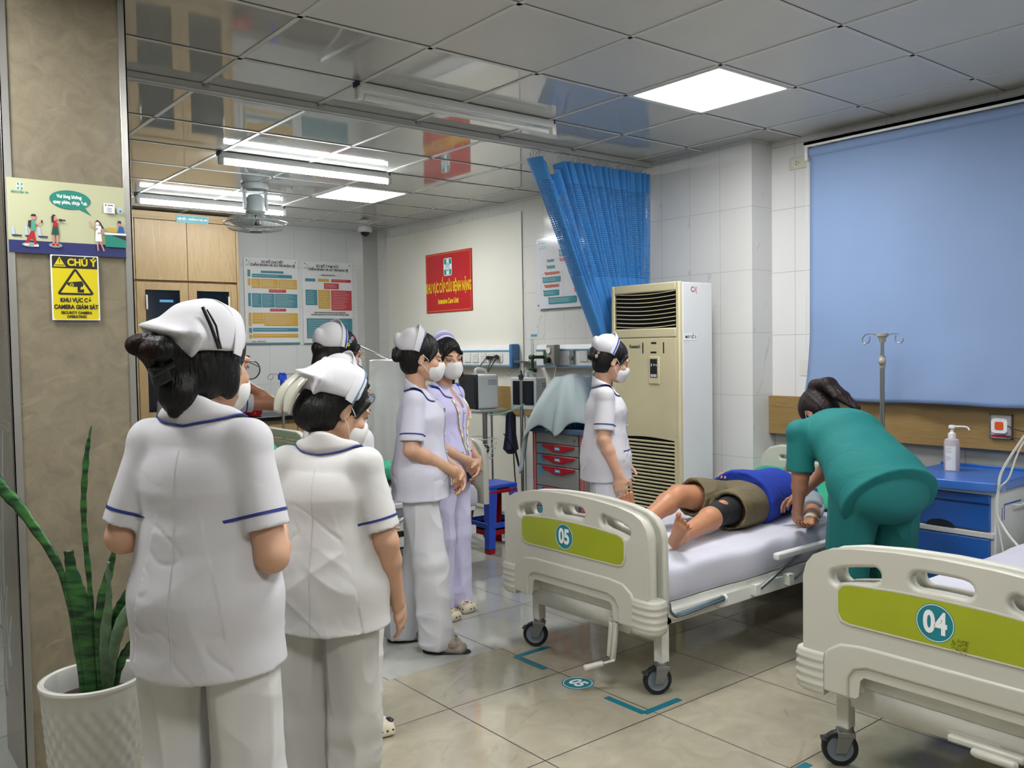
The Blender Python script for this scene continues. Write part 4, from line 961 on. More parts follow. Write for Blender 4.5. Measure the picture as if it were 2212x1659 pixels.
mk('drawer_groove', MB().box((nx-.006, ny0+.022, .715), (nx+.0, ny1-.022, .723)), M('groove_navy', '#14264f', .5), dr)
fin('hand_hole', shape([[(.07*math.cos(PI*i/14), .034*math.sin(PI*i/14)) for i in range(15)]], .002, 0, on_x(nx-.003, 2.035, .586)), M('hole_dark', '#0b1020', .7), dr)
dd = mk('door', MB().box((nx-.002, ny0+.022, .10), (nx+.03, ny1-.022, .552)), bl, t, bevel=.006)
for a, c_ in ((.12, .02), (.12, .44)): pass
for x, y in ((4.42, 1.83), (4.42, 2.19), (4.78, 1.83), (4.78, 2.19)):
    mk('wheel', MB().lathe([(1e-4, -.01), (.03, -.01), (.033, 0), (.03, .01), (1e-4, .01)], (x, y, .034), 20, axis='y').box((x-.012, y-.012, .045), (x+.012, y+.012, .075)), black, t)
F = Flat(on_y(nx, ny0-.0006, 0)); sb = M('cabinet_blue', '#235aa8', .32)
F.rect(.075, .635, .083, .70, sb, .003); F.rect(.10, .635, .108, .71, sb, .003); F.rect(.10, .705, .30, .714, sb, .003); F.build('side_slots', t)
mk('towel_rail', MB().tube([(nx+.2, ny0, .70), (nx+.2, ny0-.03, .70), (nx+.4, ny0-.03, .70), (nx+.4, ny0, .70)], .005, 8), white_plastic, t)

t = thing('sanitiser_bottle', 'clear pump bottle of pink hand sanitiser on the blue cabinet', 'bottle', (4.62, 2.095, .822))
bx, by = 4.62, 2.095
mk('bottle', MB().lathe([(1e-4, .824), (.034, .824), (.037, .83), (.037, .975), (.033, .992), (.018, 1.0), (.016, 1.004)], (bx, by, 0), 28, sy=1.05), M('bottle_plastic', '#d8cfd2', .18, trans=.35, alpha=.9), t)
mk('sanitiser', MB().lathe([(1e-4, .826), (.0345, .826), (.0348, .955), (1e-4, .955)], (bx, by, 0), 28), M('pink_gel', '#c79aa4', .2), t)
lbm = MB()
def lab(u, v): 
    a = R(150+75*u+5); return (bx+.0382*math.cos(a), by+.040*math.sin(a), .835+.125*v)
mk('bottle_label', MB().grid(lab, 14, 2), M('label_white', '#dbdcdb', .4), t)
lm = MB()
for k in range(9):
    z = .95-.006*k if k < 5 else .905-.006*(k-5)
    a0, a1 = R(160), R(205-(k % 3)*8)
    lm.grid(lambda u, v, a0=a0, a1=a1, z=z: (bx+.0386*math.cos(a0+(a1-a0)*u), by+.0404*math.sin(a0+(a1-a0)*u), z+.0014*v), 8, 2)
mk('label_lines', lm, M('label_ink', '#7d8084', .5), t)
mk('pump_collar', MB().lathe([(.0165, .998), (.019, 1.0), (.019, 1.024), (.012, 1.027), (.008, 1.034), (.006, 1.05), (1e-4, 1.05)], (bx, by, 0), 24), white_plastic, t)
mk('pump_nozzle', MB().lathe([(1e-4, 1.05), (.016, 1.05), (.017, 1.06), (.013, 1.067), (1e-4, 1.068)], (bx, by, 0), 20).tube([(bx, by, 1.06), (bx+.005, by-.06, 1.062), (bx+.005, by-.078, 1.058), (bx+.004, by-.086, 1.045)], .0045, 8), white_plastic, t)
tubm = M('drip_tube', '#c8c9bf', .35)
cable('infusion_tube', [(4.30, 1.52, 1.2), (4.33, 1.62, 1.09), (4.345, 1.735, .90), (4.345, 1.755, .80), (4.345, 1.762, .70), (4.345, 1.74, .64), (4.33, 1.68, .57), (4.30, 1.58, .50)], .006, tubm, 'thicker pale tube looping past the side of the blue bedside cabinet', 'tube')
cable('infusion_tube', [(4.32, 1.58, 1.13), (4.335, 1.66, 1.0), (4.345, 1.71, .86), (4.345, 1.752, .80), (4.345, 1.757, .66), (4.345, 1.735, .53), (4.35, 1.725, .44), (4.345, 1.755, .41), (4.34, 1.76, .45), (4.345, 1.72, .47), (4.35, 1.69, .44)], .0042, tubm, 'thinner pale tube ending in a small coil beside the blue bedside cabinet', 'tube')
mkc = mk('tube_clip', MB().box((4.335, 1.725, .795), (4.355, 1.772, .825)), clearp, None, bevel=.003); tag(mkc, 'small clear clip joining the two pale tubes', 'clip')

# ================================================================== drip stands
def hooks(t, x, y, z, m, w_=.055, dirv=(0, 1), loop=True):
    for s in (-1, 1):
        dx, dy = dirv[0]*s, dirv[1]*s
        P = [(0, 0), (.4, .01), (.78, .012), (.97, -.006), (1.0, -.022), (.9, -.037), (.7, -.034), (.62, -.015), (.66, .002)] if loop else [(0, 0), (.5, .0), (.72, -.003), (.80, -.02), (.88, -.028), (1, -.02), (1.02, -.003)]
        mk('hook', MB().tube(smoothpath([(x+dx*a*w_*1.9, y+dy*a*w_*1.9, z+b) for a, b in P], 4), .0028, 7), m, t)
t = thing('drip_stand', 'steel drip stand with four hooks behind the bending doctor', 'drip stand', (4.48, 2.40, 0))
px_, py_ = 4.48, 2.398
mk('pole', MB().cyl((px_, py_, .05), (px_, py_, 1.42), .0125, seg=14).cyl((px_, py_, 1.4), (px_, py_, 1.54), .009, seg=12), steel, t)
mk('clamp', MB().ball((px_-.012, py_-.005, 1.40), .021, 14, 10).cyl((px_, py_, 1.365), (px_, py_, 1.43), .016, seg=14), M('clamp_beige', '#9c978a', .4), t)
mk('hook_head', MB().lathe([(1e-4, 1.50), (.014, 1.50), (.022, 1.53), (.03, 1.535), (.03, 1.55), (1e-4, 1.552)], (px_, py_, 0), 16), M('clamp_beige', '#9c978a', .4), t)
hooks(t, px_, py_, 1.535, steel, w_=.06)
bs = MB(); 
for k in range(5): a = 2*PI*k/5; bs.tube([(px_, py_, .08), (px_+.14*math.cos(a), py_+.14*math.sin(a), .04)], .012, 8).ball((px_+.14*math.cos(a), py_+.14*math.sin(a), .02), .02, 10, 8)
mk('base', bs, steel, t)
t = thing('drip_stand', 'drip stand with a bright blue hook head in front of the black worktop', 'drip stand', (3.38, 7.5, 0))
px_, py_ = 3.38, 7.52
mk('pole', MB().cyl((px_, py_, .05), (px_, py_, 1.2), .0125, seg=14), steel, t)
mk('hook_head', MB().cyl((px_, py_, 1.16), (px_, py_, 1.25), .021, .021, seg=16).box((px_-.035, py_-.02, 1.25), (px_+.035, py_+.02, 1.30)).cyl((px_, py_, 1.3), (px_, py_, 1.315), .03, seg=16), M('hook_blue', '#1c49c4', .35), t, bevel=.004)
hooks(t, px_, py_, 1.29, grey_metal, w_=.07, dirv=(.78, -.62))
bs = MB()
for k in range(5): a = 2*PI*k/5; bs.tube([(px_, py_, .08), (px_+.17*math.cos(a), py_+.17*math.sin(a), .04)], .012, 8).ball((px_+.17*math.cos(a), py_+.17*math.sin(a), .02), .02, 10, 8)
mk('base', bs, steel, t)
t = thing('drip_stand', 'thin steel drip stand with two curled hooks left of the draped cart', 'drip stand', (4.45, 5.43, 0))
px_, py_ = 4.45, 5.40
mk('pole', MB().cyl((px_, py_, .05), (px_, py_, 1.29), .0135, seg=14), steel, t)
mk('hook_head', MB().lathe([(1e-4, 1.25), (.018, 1.25), (.022, 1.27), (.02, 1.29), (.01, 1.30), (.006, 1.325), (1e-4, 1.325)], (px_, py_, 0), 16), M('head_dark', '#3a3c3c', .4), t)
hooks(t, px_, py_, 1.31, steel, w_=.06, dirv=(.6, -.8), loop=False)
bs = MB()
for k in range(5): a = 2*PI*k/5+.4; bs.tube([(px_, py_, .09), (px_+.24*math.cos(a), py_+.24*math.sin(a), .05)], .012, 8).ball((px_+.24*math.cos(a), py_+.24*math.sin(a), .024), .024, 10, 8)
mk('base', bs, steel, t)
t = thing('drip_stand', 'slim drip pole with an open hook rising behind the nurse with clasped hands', 'drip stand', (3.83, 5.98, 0))
px_, py_ = 3.84, 5.98
mk('pole', MB().cyl((px_, py_, .05), (px_, py_, 1.50), .010, seg=12), steel, t)
mk('hook', MB().tube(smoothpath([(px_, py_, 1.50), (px_-.05, py_+.035, 1.52), (px_-.10, py_+.07, 1.54), (px_-.125, py_+.09, 1.58), (px_-.10, py_+.07, 1.61), (px_-.07, py_+.05, 1.59)], 5), .004, 8), steel, t)
mk('base', MB().lathe([(1e-4, 0), (.12, 0), (.12, .02), (.03, .04), (1e-4, .05)], (px_, py_, 0), 24), steel, t)

# ================================================================== crash cart with draped device
t = thing('crash_cart', 'grey emergency trolley with red drawer handles beside the air conditioner', 'trolley', (4.42, 4.72, 0))
kx, ky0, ky1 = 4.22, 4.46, 5.00
cgrey = M('cart_grey', '#8e8f8c', .4); slate = M('cart_top', '#4d6078', .35); pinkm = M('cart_pink', '#b56a6a', .4); redh = M('handle_red', '#b01828', .35); lbl = M('label_sky', '#4fa3bd', .5)
mk('body', MB().box((kx+.02, ky0, .10), (4.64, ky1, .885)), cgrey, t, bevel=.004)
fin('top', shape([rrect(kx-.015, ky0-.03, 4.655, ky1+.03, .03)], .014, .006, Matrix.Translation((0, 0, .90)), 2), slate, t)
for y in (ky0+.014, ky1-.014): mk('corner_strip', MB().box((kx-.0, y-.014, .10), (kx+.03, y+.014, .88)), pinkm, t, bevel=.006)
zz = [.795, .71, .625, .465, .245, .12]; hs_ = [.075, .078, .078, .155, .21, .115]
zt = .878
for k, h in enumerate([.075, .075, .075, .15, .15, .24]):
    z1 = zt; z0_ = zt-h; zt = z0_-.006
    d = mk('drawer', MB().box((kx, ky0+.045, z0_), (kx+.02, ky1-.045, z1)), cgrey, t, bevel=.003)
    if k == 0:
        mk('lock', MB().cyl((kx, ky0+.08, (z0_+z1)/2), (kx-.008, ky0+.08, (z0_+z1)/2), .011, seg=16), steel, d); continue
    yc_ = (ky0+ky1)/2-.02
    pts = [(-.17, .026), (.17, .026), (.165, .012), (.09, -.003), (.05, -.02), (-.05, -.02), (-.09, -.003), (-.165, .012)]
    fin('handle', shape([pts], .004, .003, on_x(kx-.004, yc_, z1-.032), 2), redh, d)
    F = Flat(on_x(kx-.0015, yc_, z1-.032))
    if k != 1: pass
    F2 = Flat(on_x(kx-.012, yc_, z1-.028)); F2.rect(-.03, -.012, .03, .012, lbl); F2.rect(-.02, -.004, .02, .004, white_print); F2.build('handle_label', d)
    F.rect(-.215, -.028, -.165, .03, lbl); lines(F, -.21, -.02, -.17, .025, 3, M('label_ink2', '#2d7f9c', .5)); F.build('drawer_label', d)
for x in (4.27, 4.60):
    for y in (4.50, 4.96): mk('caster', MB().lathe([(1e-4, -.014), (.045, -.014), (.05, 0), (.045, .014), (1e-4, .014)], (x, y, .05), 24, axis='y').box((x-.02, y-.02, .07), (x+.02, y+.02, .10)), black, t)
F = Flat(on_x(kx-.0205, ky1-.2, .90)); F.rect(-.035, -.010, .035, .010, lbl); lines(F, -.03, -.008, .03, .008, 2, white_print); F.build('top_label', t)
t = thing('portable_defibrillator', 'white and blue medical unit under the pale drape on the trolley', 'medical device', (4.42, 4.72, .915))
mk('case', MB().box((4.28, 4.60, .918), (4.56, 4.86, 1.06)), M('device_grey', '#b9bfc2', .4), t, bevel=.012)
mk('blue_end', MB().box((4.272, 4.585, .92), (4.57, 4.625, 1.04)), M('device_blue', '#2478b8', .35), t, bevel=.008)
mk('blue_end', MB().box((4.272, 4.83, .92), (4.57, 4.865, 1.04)), M('device_blue', '#2478b8', .35), t, bevel=.008)
drape = M('pale_drape', '#a6b4b5', .6, var=.04, bump=.25, bscale=9)
def drp(u, v):
    a = 2*PI*u; ca, sa = math.cos(a), math.sin(a)
    cx_, cy_ = 4.42, 4.76
    sq = 1/max(abs(ca), abs(sa)) ** .75
    # a hangs to the left-front corner down beside the cart
    left = max(0, math.cos(a-R(105)))**3
    ztop = 1.30; pk = max(0, math.cos(a-R(133)))**16; zb = .955+.05*math.sin(3*a+1)+.03*math.sin(7*a)-.42*pk
    r0 = .10*sq; r1 = (.29+.03*math.sin(5*a+.5))*sq**.6+.07*pk
    k = v
    if k < .3: q = k/.3; r = r0*q; z = ztop+.015*math.sin(a*2)*q-.012*q
    else:
        q = (k-.3)/.7; r = r0+(r1-r0)*(1-(1-q)**1.8)+.02*math.sin(9*a+q*2)*q+.012*math.sin(17*a)*q; z = ztop-.012-(ztop-zb)*q**1.15
    yy = cy_+r*sa*1.10+.10*left*max(0, (k-.45)); xx = cx_+r*ca*.92
    return (min(xx, 4.80), yy, z)
mk_ = mk('dust_drape', MB().grid(drp, 150, 50, closeu=True), drape, None, ang=80, solid=.0015); tag(mk_, 'pale blue cloth draped over the device on the emergency trolley', 'cloth')
tag(mk('plastic_cover', MB().grid(lambda u, v: (4.74+.03*math.sin(9*u), 4.62+.28*u, 1.30-.33*v+.06*math.sin(PI*u)*(1-v)+.01*math.sin(15*u)), 24, 16), M('translucent_cover', '#aeb4b3', .25, alpha=.5), None, solid=.001), 'translucent plastic cover against the wall behind the draped device', 'cover')

# ================================================================== monitors, trolley, suction bag
mw = M('monitor_white', '#c8cccb', .35)
def monitor(name, label, c, rz, w_, h, d, handle=True, bz=None):
    t = thing(name, label, 'monitor', c, rz); W = dict(world=False)
    mk('case', MB().box((-d/2, -w_/2, 0), (d/2, w_/2, h)), mw, t, bevel=.02, seg=3, **W)
    mk('front_bezel', MB().box((-d/2-.012, -w_/2-.004, -.002), (-d/2+.01, w_/2+.004, h+.004)), bz or M('bezel_black', '#141619', .3), t, bevel=.008, **W)
    mk('screen', MB().box((-d/2-.014, -w_/2+.022, .04), (-d/2-.010, w_/2-.022, h-.025)), M('screen_off', '#191c24', .12), t, **W)
    if handle: mk('handle', MB().tube(smoothpath([(-.03, 0, h), (-.03, 0, h+.035), (.0, 0, h+.045), (.06, 0, h+.03), (.07, 0, h)], 4), .012, 8), mw, t, **W)
    v = MB()
    for k in range(3): v.box((.0, -w_/2-.0015, h-.05-.015*k), (d/2-.02, -w_/2, h-.044-.015*k))
    mk('vent_slots', v, M('vent_grey', '#70767a', .5), t, **W)
monitor('patient_monitor', 'white patient monitor with dark screen on a trolley behind the lanyard nurse', (4.27, 5.72, 1.02), R(-8), .30, .275, .20)
monitor('patient_monitor', 'white patient monitor partly hidden behind a thin drip stand', (4.62, 5.50, 1.0), R(12), .26, .26, .14, bz=mw)
t = thing('monitor_stand', 'steel monitor trolley with a wire basket beside the bed head', 'trolley', (4.29, 5.66, 0))
mk('tray', MB().box((4.14, 5.55, .995), (4.42, 5.90, 1.018)), M('tray_steel', '#a5aaa8', .3), t, bevel=.006)
mk('pole', MB().cyl((4.30, 5.69, .08), (4.30, 5.69, .995), .020, seg=18).cyl((4.34, 5.65, .10), (4.34, 5.65, .995), .008, seg=10), steel, t)
bk = MB()
for k in range(5):
    z = .62+.04*k; s = .075+.008*k
    bk.tube([(4.25-s*.6, 5.66-s*1.2, z), (4.25+s*.6, 5.66-s*1.2, z), (4.25+s*.6, 5.66+s*1.2, z), (4.25-s*.6, 5.66+s*1.2, z)], .0022 if k < 4 else .0035, 5, closed=True)
for k in range(14):
    a = 2*PI*k/14; ca, sa = math.cos(a), math.sin(a); q = 1/max(abs(ca), abs(sa))
    bk.tube([(4.25+.045*ca*q, 5.66+.09*sa*q, .62), (4.25+.064*ca*q, 5.66+.128*sa*q, .78)], .0018, 4)
mk('wire_basket', bk, white_plastic, t)
bs = MB()
for k in range(5): a = 2*PI*k/5+.3; bs.tube([(4.30, 5.69, .10), (4.30+.27*math.cos(a), 5.69+.27*math.sin(a), .07)], .016, 8).ball((4.30+.27*math.cos(a), 5.69+.27*math.sin(a), .034), .034, 12, 8)
mk('wheeled_base', bs, grey_metal, t)
tag(mk('black_pouch', MB().ball((4.25, 5.66, .69), .055, 16, 10, sc=(.8, 1.25, .9)), M('pouch_black', '#1a1b1e', .5)), 'black folded cuff lying in the wire basket', 'pouch')
tag(mk('navy_bag', MB().tube([(4.50, 5.60, .98), (4.50, 5.60, .95), (4.48, 5.58, .80), (4.47, 5.57, .68), (4.47, 5.57, .64)], [.02, .045, .05, .07, .03], 14, flat=(1, .8)), M('bag_navy', '#141c42', .6)), 'dark navy bag hanging beside the drip stand', 'bag')
for k, (pts, lab_) in enumerate([([(4.79, 6.22, 1.42), (4.72, 6.2, 1.3), (4.6, 6.15, 1.16), (4.5, 6.0, 1.12), (4.42, 5.9, 1.1)], 'black cord drooping from the bedhead sockets, crossing the other'),
    ([(4.79, 6.15, 1.42), (4.70, 6.18, 1.28), (4.66, 6.25, 1.15), (4.6, 6.3, 1.1)], 'black cord hanging straight down from the bedhead sockets'),
    ([(4.79, 6.30, 1.42), (4.72, 6.36, 1.3), (4.68, 6.42, 1.15), (4.6, 6.45, 1.05)], 'grey cord hanging leftmost from the bedhead sockets'),
    ([(4.44, 5.62, .80), (4.42, 5.56, .78), (4.44, 5.50, .70), (4.46, 5.46, .55), (4.45, 5.46, .62), (4.44, 5.5, .75)], 'looped black hose beside the wire basket'),
    ([(4.46, 5.53, .98), (4.46, 5.52, .6), (4.47, 5.50, .3), (4.5, 5.48, .1)], 'dark cord falling to the floor beside the drip stand')]):
    cable('power_cable', pts, .005 if k != 2 else .006, black if k != 2 else M('cord_grey', '#6e7374', .5), lab_)
mkp = mk('plug', MB().cyl((4.812, 6.16, 1.425), (4.77, 6.13, 1.43), .018, seg=14).cyl((4.812, 6.28, 1.42), (4.78, 6.27, 1.42), .018, seg=14).box((4.775, 6.12, 1.415), (4.79, 6.27, 1.435)), black, None, bevel=.003); tag(mkp, 'two joined black plugs in the bedhead sockets', 'plug')
cable('infusion_tube', [(4.3, 5.62, 1.03), (4.2, 5.5, .98), (4.18, 5.42, .985), (4.25, 5.35, 1.0), (4.4, 5.3, 1.06)], .005, M('teal_tube', '#5fa897', .4), 'pale green tube trailing from the monitor tray', 'tube')
# ventilator shape wrapped in a white sheet, jointed arm above
def vent(u, v):
    a = 2*PI*u; ca, sa = math.cos(a), math.sin(a); z = 1.42-1.22*v if v > .12 else 1.42-.02*v
    r = (.05+.1*min(1, v/.12))+.13*max(0, v-.12)**.8; r *= 1+.10*math.sin(7*a+v*3)*v+.05*math.sin(13*a)*v
    if v < .12: r = .15*v/.12; z = 1.42+.004*math.sin(4*a)
    return (3.78+r*ca, 6.32+r*sa*1.15, z)
vt = mk('sheeted_machine', MB().grid(vent, 90, 60, closeu=True), M('white_sheet', '#cfcfcb', .8, bump=.3, bscale=22), None, ang=80, solid=.002); tag(vt, 'tall machine wrapped in a white sheet beside the far beds', 'medical device')
t = thing('jointed_arm', 'thin jointed metal arm rising from behind the sheeted machine', 'arm', (3.5, 6.6, 1.3))
A_ = (3.42, 6.72, 1.672); B_ = (3.62, 6.53, 1.33); Cc = (3.83, 6.40, 1.43)
mk('lower_arm', MB().tube([Cc, A_], .009, 10), chrome, t); mk('upper_arm', MB().tube([A_, B_], [.008, .012], 10), chrome, t)
mk('joint', MB().ball(A_, .018).ball(B_, .022), black, t)
mk('corrugated_tube', MB().tube(smoothpath([B_, (3.60, 6.50, 1.28), (3.56, 6.50, 1.2), (3.55, 6.5, 1.0), (3.55, 6.5, .85), (3.6, 6.5, .78)], 5), .016, 12), M('vent_tube', '#c3c8ca', .4), t)

# ================================================================== stools
def stool(z0, m, label):
    t = thing('plastic_stool', label, 'stool', (4.0, 5.21, z0), R(0), group='stacked plastic stools'); W = dict(world=False)
    s0, s1, h = .13, .175, .46
    mk('seat', MB().box((-s0-.005, -s0-.005, h-.03), (s0+.005, s0+.005, h)), m, t, bevel=.012, seg=3, **W)
    for sx in (-1, 1):
        for sy in (-1, 1):
            b = MB(); v = []
            for z, s, w_ in ((0, s1, .055), (h-.02, s0, .075)):
                v += [(sx*s, sy*s, z), (sx*(s-w_), sy*s, z), (sx*(s-w_), sy*(s-.012), z), (sx*(s-.012), sy*(s-.012), z), (sx*(s-.012), sy*(s-w_), z), (sx*s, sy*(s-w_), z)]
            b.add(v, [(i, (i+1) % 6, 6+(i+1) % 6, 6+i) for i in range(6)]+[(5, 4, 3, 2, 1, 0), (6, 7, 8, 9, 10, 11)])
            mk('leg', b, m, t, bevel=.003, **W)
    for k in range(4):
        a = k*PI/2; zb = .13; s = s1-(s1-s0)*zb/h
        b = MB(); b.box((-s+.03, s-.014, zb), (s-.03, s-.002, zb+.055)); b.v = [tuple(Matrix.Rotation(a, 3, 'Z') @ Vector(p)) for p in b.v]
        mk('rung', b, m, t, bevel=.003, **W)
    return t
stool(0, M('stool_red', '#8f0f1f', .35), 'red plastic stool at the bottom of the stack'); stool(.036, M('stool_blue', '#2a4cb4', .35), 'blue plastic stool nested on top of the red one')

# ================================================================== potted snake plant
pc = (.63, 2.78)
t = thing('plant_pot', 'tall white pot with a diamond relief in front of the stone column', 'pot', (pc[0], pc[1], 0))
def potf(u, v):
    a = 2*PI*u; z = .54*v; r = .098+.045*v**.8
    d = abs(((u*22+v*9) % 1)-.5)+abs(((u*22-v*9) % 1)-.5); r += .006*(d-.5)*(1 if v < .93 else 0)
    return (pc[0]+r*math.cos(a), pc[1]+r*math.sin(a), z)
b = MB().grid(potf, 264, 60, closeu=True); b.lathe([(.143, .535), (.148, .545), (.147, .552), (.140, .555), (.130, .552), (.126, .54), (.122, .47)], (pc[0], pc[1], 0), 60)
mk('pot_wall', b, M('pot_glaze', '#c9c9c2', .18, coat=.4), t, ang=25)
mk('soil', MB().lathe([(1e-4, .49), (.125, .485)], (pc[0], pc[1], 0), 40), M('soil', '#2b221c', .9, bump=1, bscale=60), t)
t = thing('snake_plant', 'snake plant with long sword leaves growing in the white pot', 'plant', (pc[0], pc[1], .48))
def leafmat():
    m = M('snake_leaf', '#2f5a2a', .38); nt = m.node_tree; b = nt.nodes['Principled BSDF']
    tc = nn(nt, 'ShaderNodeTexCoord'); mp = nn(nt, 'ShaderNodeMapping'); mp.inputs['Scale'].default_value = (2, 2, 9); nt.links.new(tc.outputs['Object'], mp.inputs[0])
    n = nn(nt, 'ShaderNodeTexNoise'); n.inputs['Scale'].default_value = 5; n.inputs['Detail'].default_value = 4; nt.links.new(mp.outputs[0], n.inputs['Vector'])
    nt.links.new(ramp(nt, n.outputs[0], [(.4, lin('#12301a')), (.5, lin('#2a5a2c')), (.62, lin('#3f7436'))]), b.inputs['Base Color']); return m
lm_ = leafmat(); lm2 = M('pale_snake_leaf', '#5f7c5c', .45, var=.25, vscale=40)
def leaf(pts, ws, m=lm_, tw=0, face=(.78, -.63, 0), cupd=.25):
    P = smoothpath(pts, 8); n = len(P); b = MB(); vs_ = []; fc = Vector(face)
    for i, p in enumerate(P):
        u = i/(n-1); k = u*(len(ws)-1); j = min(int(k), len(ws)-2); w_ = (ws[j]*(1-(k-j))+ws[j+1]*(k-j))*.62
        w_ += .0015*math.sin(i*1.9)
        tg = (P[min(i+1, n-1)]-P[max(i-1, 0)]).normalized(); sd = fc-tg*fc.dot(tg); sd.normalize(); sd = Matrix.Rotation(tw*u, 3, tg) @ sd; nr = tg.cross(sd)
        for q in (-1, -.5, 0, .5, 1): vs_.append(p+sd*w_*q+nr*w_*cupd*(q*q))
    fs = [(i*5+k, i*5+k+1, (i+1)*5+k+1, (i+1)*5+k) for i in range(n-1) for k in range(4)]
    b.add(vs_, fs); mk('leaf', b, m, t, ang=180, solid=.004)
leaf([(.60, 2.77, .49), (.567, 2.80, .838), (.49, 2.872, 1.029), (.43, 2.925, 1.125), (.36, 2.985, 1.245)], [.012, .016, .024, .03, .034], tw=.3)
leaf([(.63, 2.775, .49), (.624, 2.755, .80), (.617, 2.769, 1.027), (.628, 2.769, 1.189), (.645, 2.761, 1.297)], [.014, .012, .013, .014, .001])
leaf([(.615, 2.76, .49), (.603, 2.765, .729), (.586, 2.784, .838), (.579, 2.795, .933)], [.03, .036, .05, .045, .038, .022, .02], tw=.3)
leaf([(.64, 2.75, .49), (.642, 2.734, .742), (.674, 2.716, .89), (.687, 2.709, .955)], [.02, .024, .022, .012, .010])
leaf([(.655, 2.74, .49), (.649, 2.723, .647), (.662, 2.719, .782), (.668, 2.718, .90)], [.018, .022, .025, .016, .004], lm2)
leaf([(.66, 2.77, .49), (.677, 2.74, .701), (.707, 2.72, .781), (.745, 2.70, .85)], [.014, .02, .02, .003])
leaf([(.66, 2.74, .49), (.67, 2.706, .647), (.70, 2.687, .741), (.75, 2.655, .80)], [.015, .026, .03, .02], lm2)
leaf([(.67, 2.75, .49), (.69, 2.71, .60), (.72, 2.68, .66), (.76, 2.65, .72)], [.016, .02, .02, .004])
leaf([(.62, 2.79, .49), (.60, 2.82, .62), (.59, 2.84, .70)], [.014, .02, .002])

# ================================================================== floor marks
tape = M('teal_tape', '#0f6f80', .4, var=.08, vscale=20)
def tapeL(c, dx, dy, label, a=.22, w_=.032):
    b = MB(); x, y = c
    b.box((min(x, x+dx*a), y-w_/2, .0002), (max(x, x+dx*a), y+w_/2, .0012)); b.box((x-w_/2, min(y, y+dy*a), .0002), (x+w_/2, max(y, y+dy*a), .0013))
    tag(mk('floor_tape', b, tape), label, 'floor marking', 'teal corner tapes on the floor')
tapeL((2.64, 3.28), 1, -1, 'teal corner tape on the floor left of the crank of bed 05'); tapeL((2.62, 2.42), 1, 1, 'teal corner tape on the floor in front of the near foot of bed 05')
tapeL((2.60, 1.74), 1, -1, 'teal corner tape on the floor by the wheel of bed 04', .14)
tag(mk('floor_tape', MB().box((3.95, 4.90, .0002), (4.25, 4.93, .0012)), tape), 'teal tape strip on the floor behind the blue stool', 'floor marking', 'teal corner tapes on the floor')
fs = fin('floor_number', shape([ellipse(2.637, 2.835, .072, .072, 40)], .0005, 0, Matrix.Translation((0, 0, .0008))), M('sticker_teal', '#147a86', .35)); tag(fs, 'round teal floor sticker with white 05 at the foot of the bed', 'floor marking')
fr_ = frame3((2.637, 2.835, .0016), (0, -1, 0), (1, 0, 0))
fin('sticker_rim', shape([ellipse(0, 0, .066, .066, 40), ellipse(0, 0, .063, .063, 40)], .0003, 0, fr_), white_print, fs)
fin('sticker_number', text('05', .09, fr_, ext=.0003, off=.003, sx=.85), white_print, fs)

# tubes hanging on the left flank of the column
for k, (x, y, z0, z1) in enumerate(((.515, 3.46, 1.15, .55), (.515, 3.50, 1.5, .35), (.518, 3.43, .95, .45))):
    cable('hanging_tube', [(x, y, z0+.3), (x-.01, y, z0), (x-.012, y+.01, (z0+z1)/2), (x-.005, y-.015, z1), (x-.012, y-.03, z1+.05), (x, y-.02, z1+.16)], .004, clearp, ['clear tube on the left flank of the column, middle length', 'longest clear tube on the left flank of the column', 'shortest clear tube on the left flank of the column'][k], 'tube', 6)

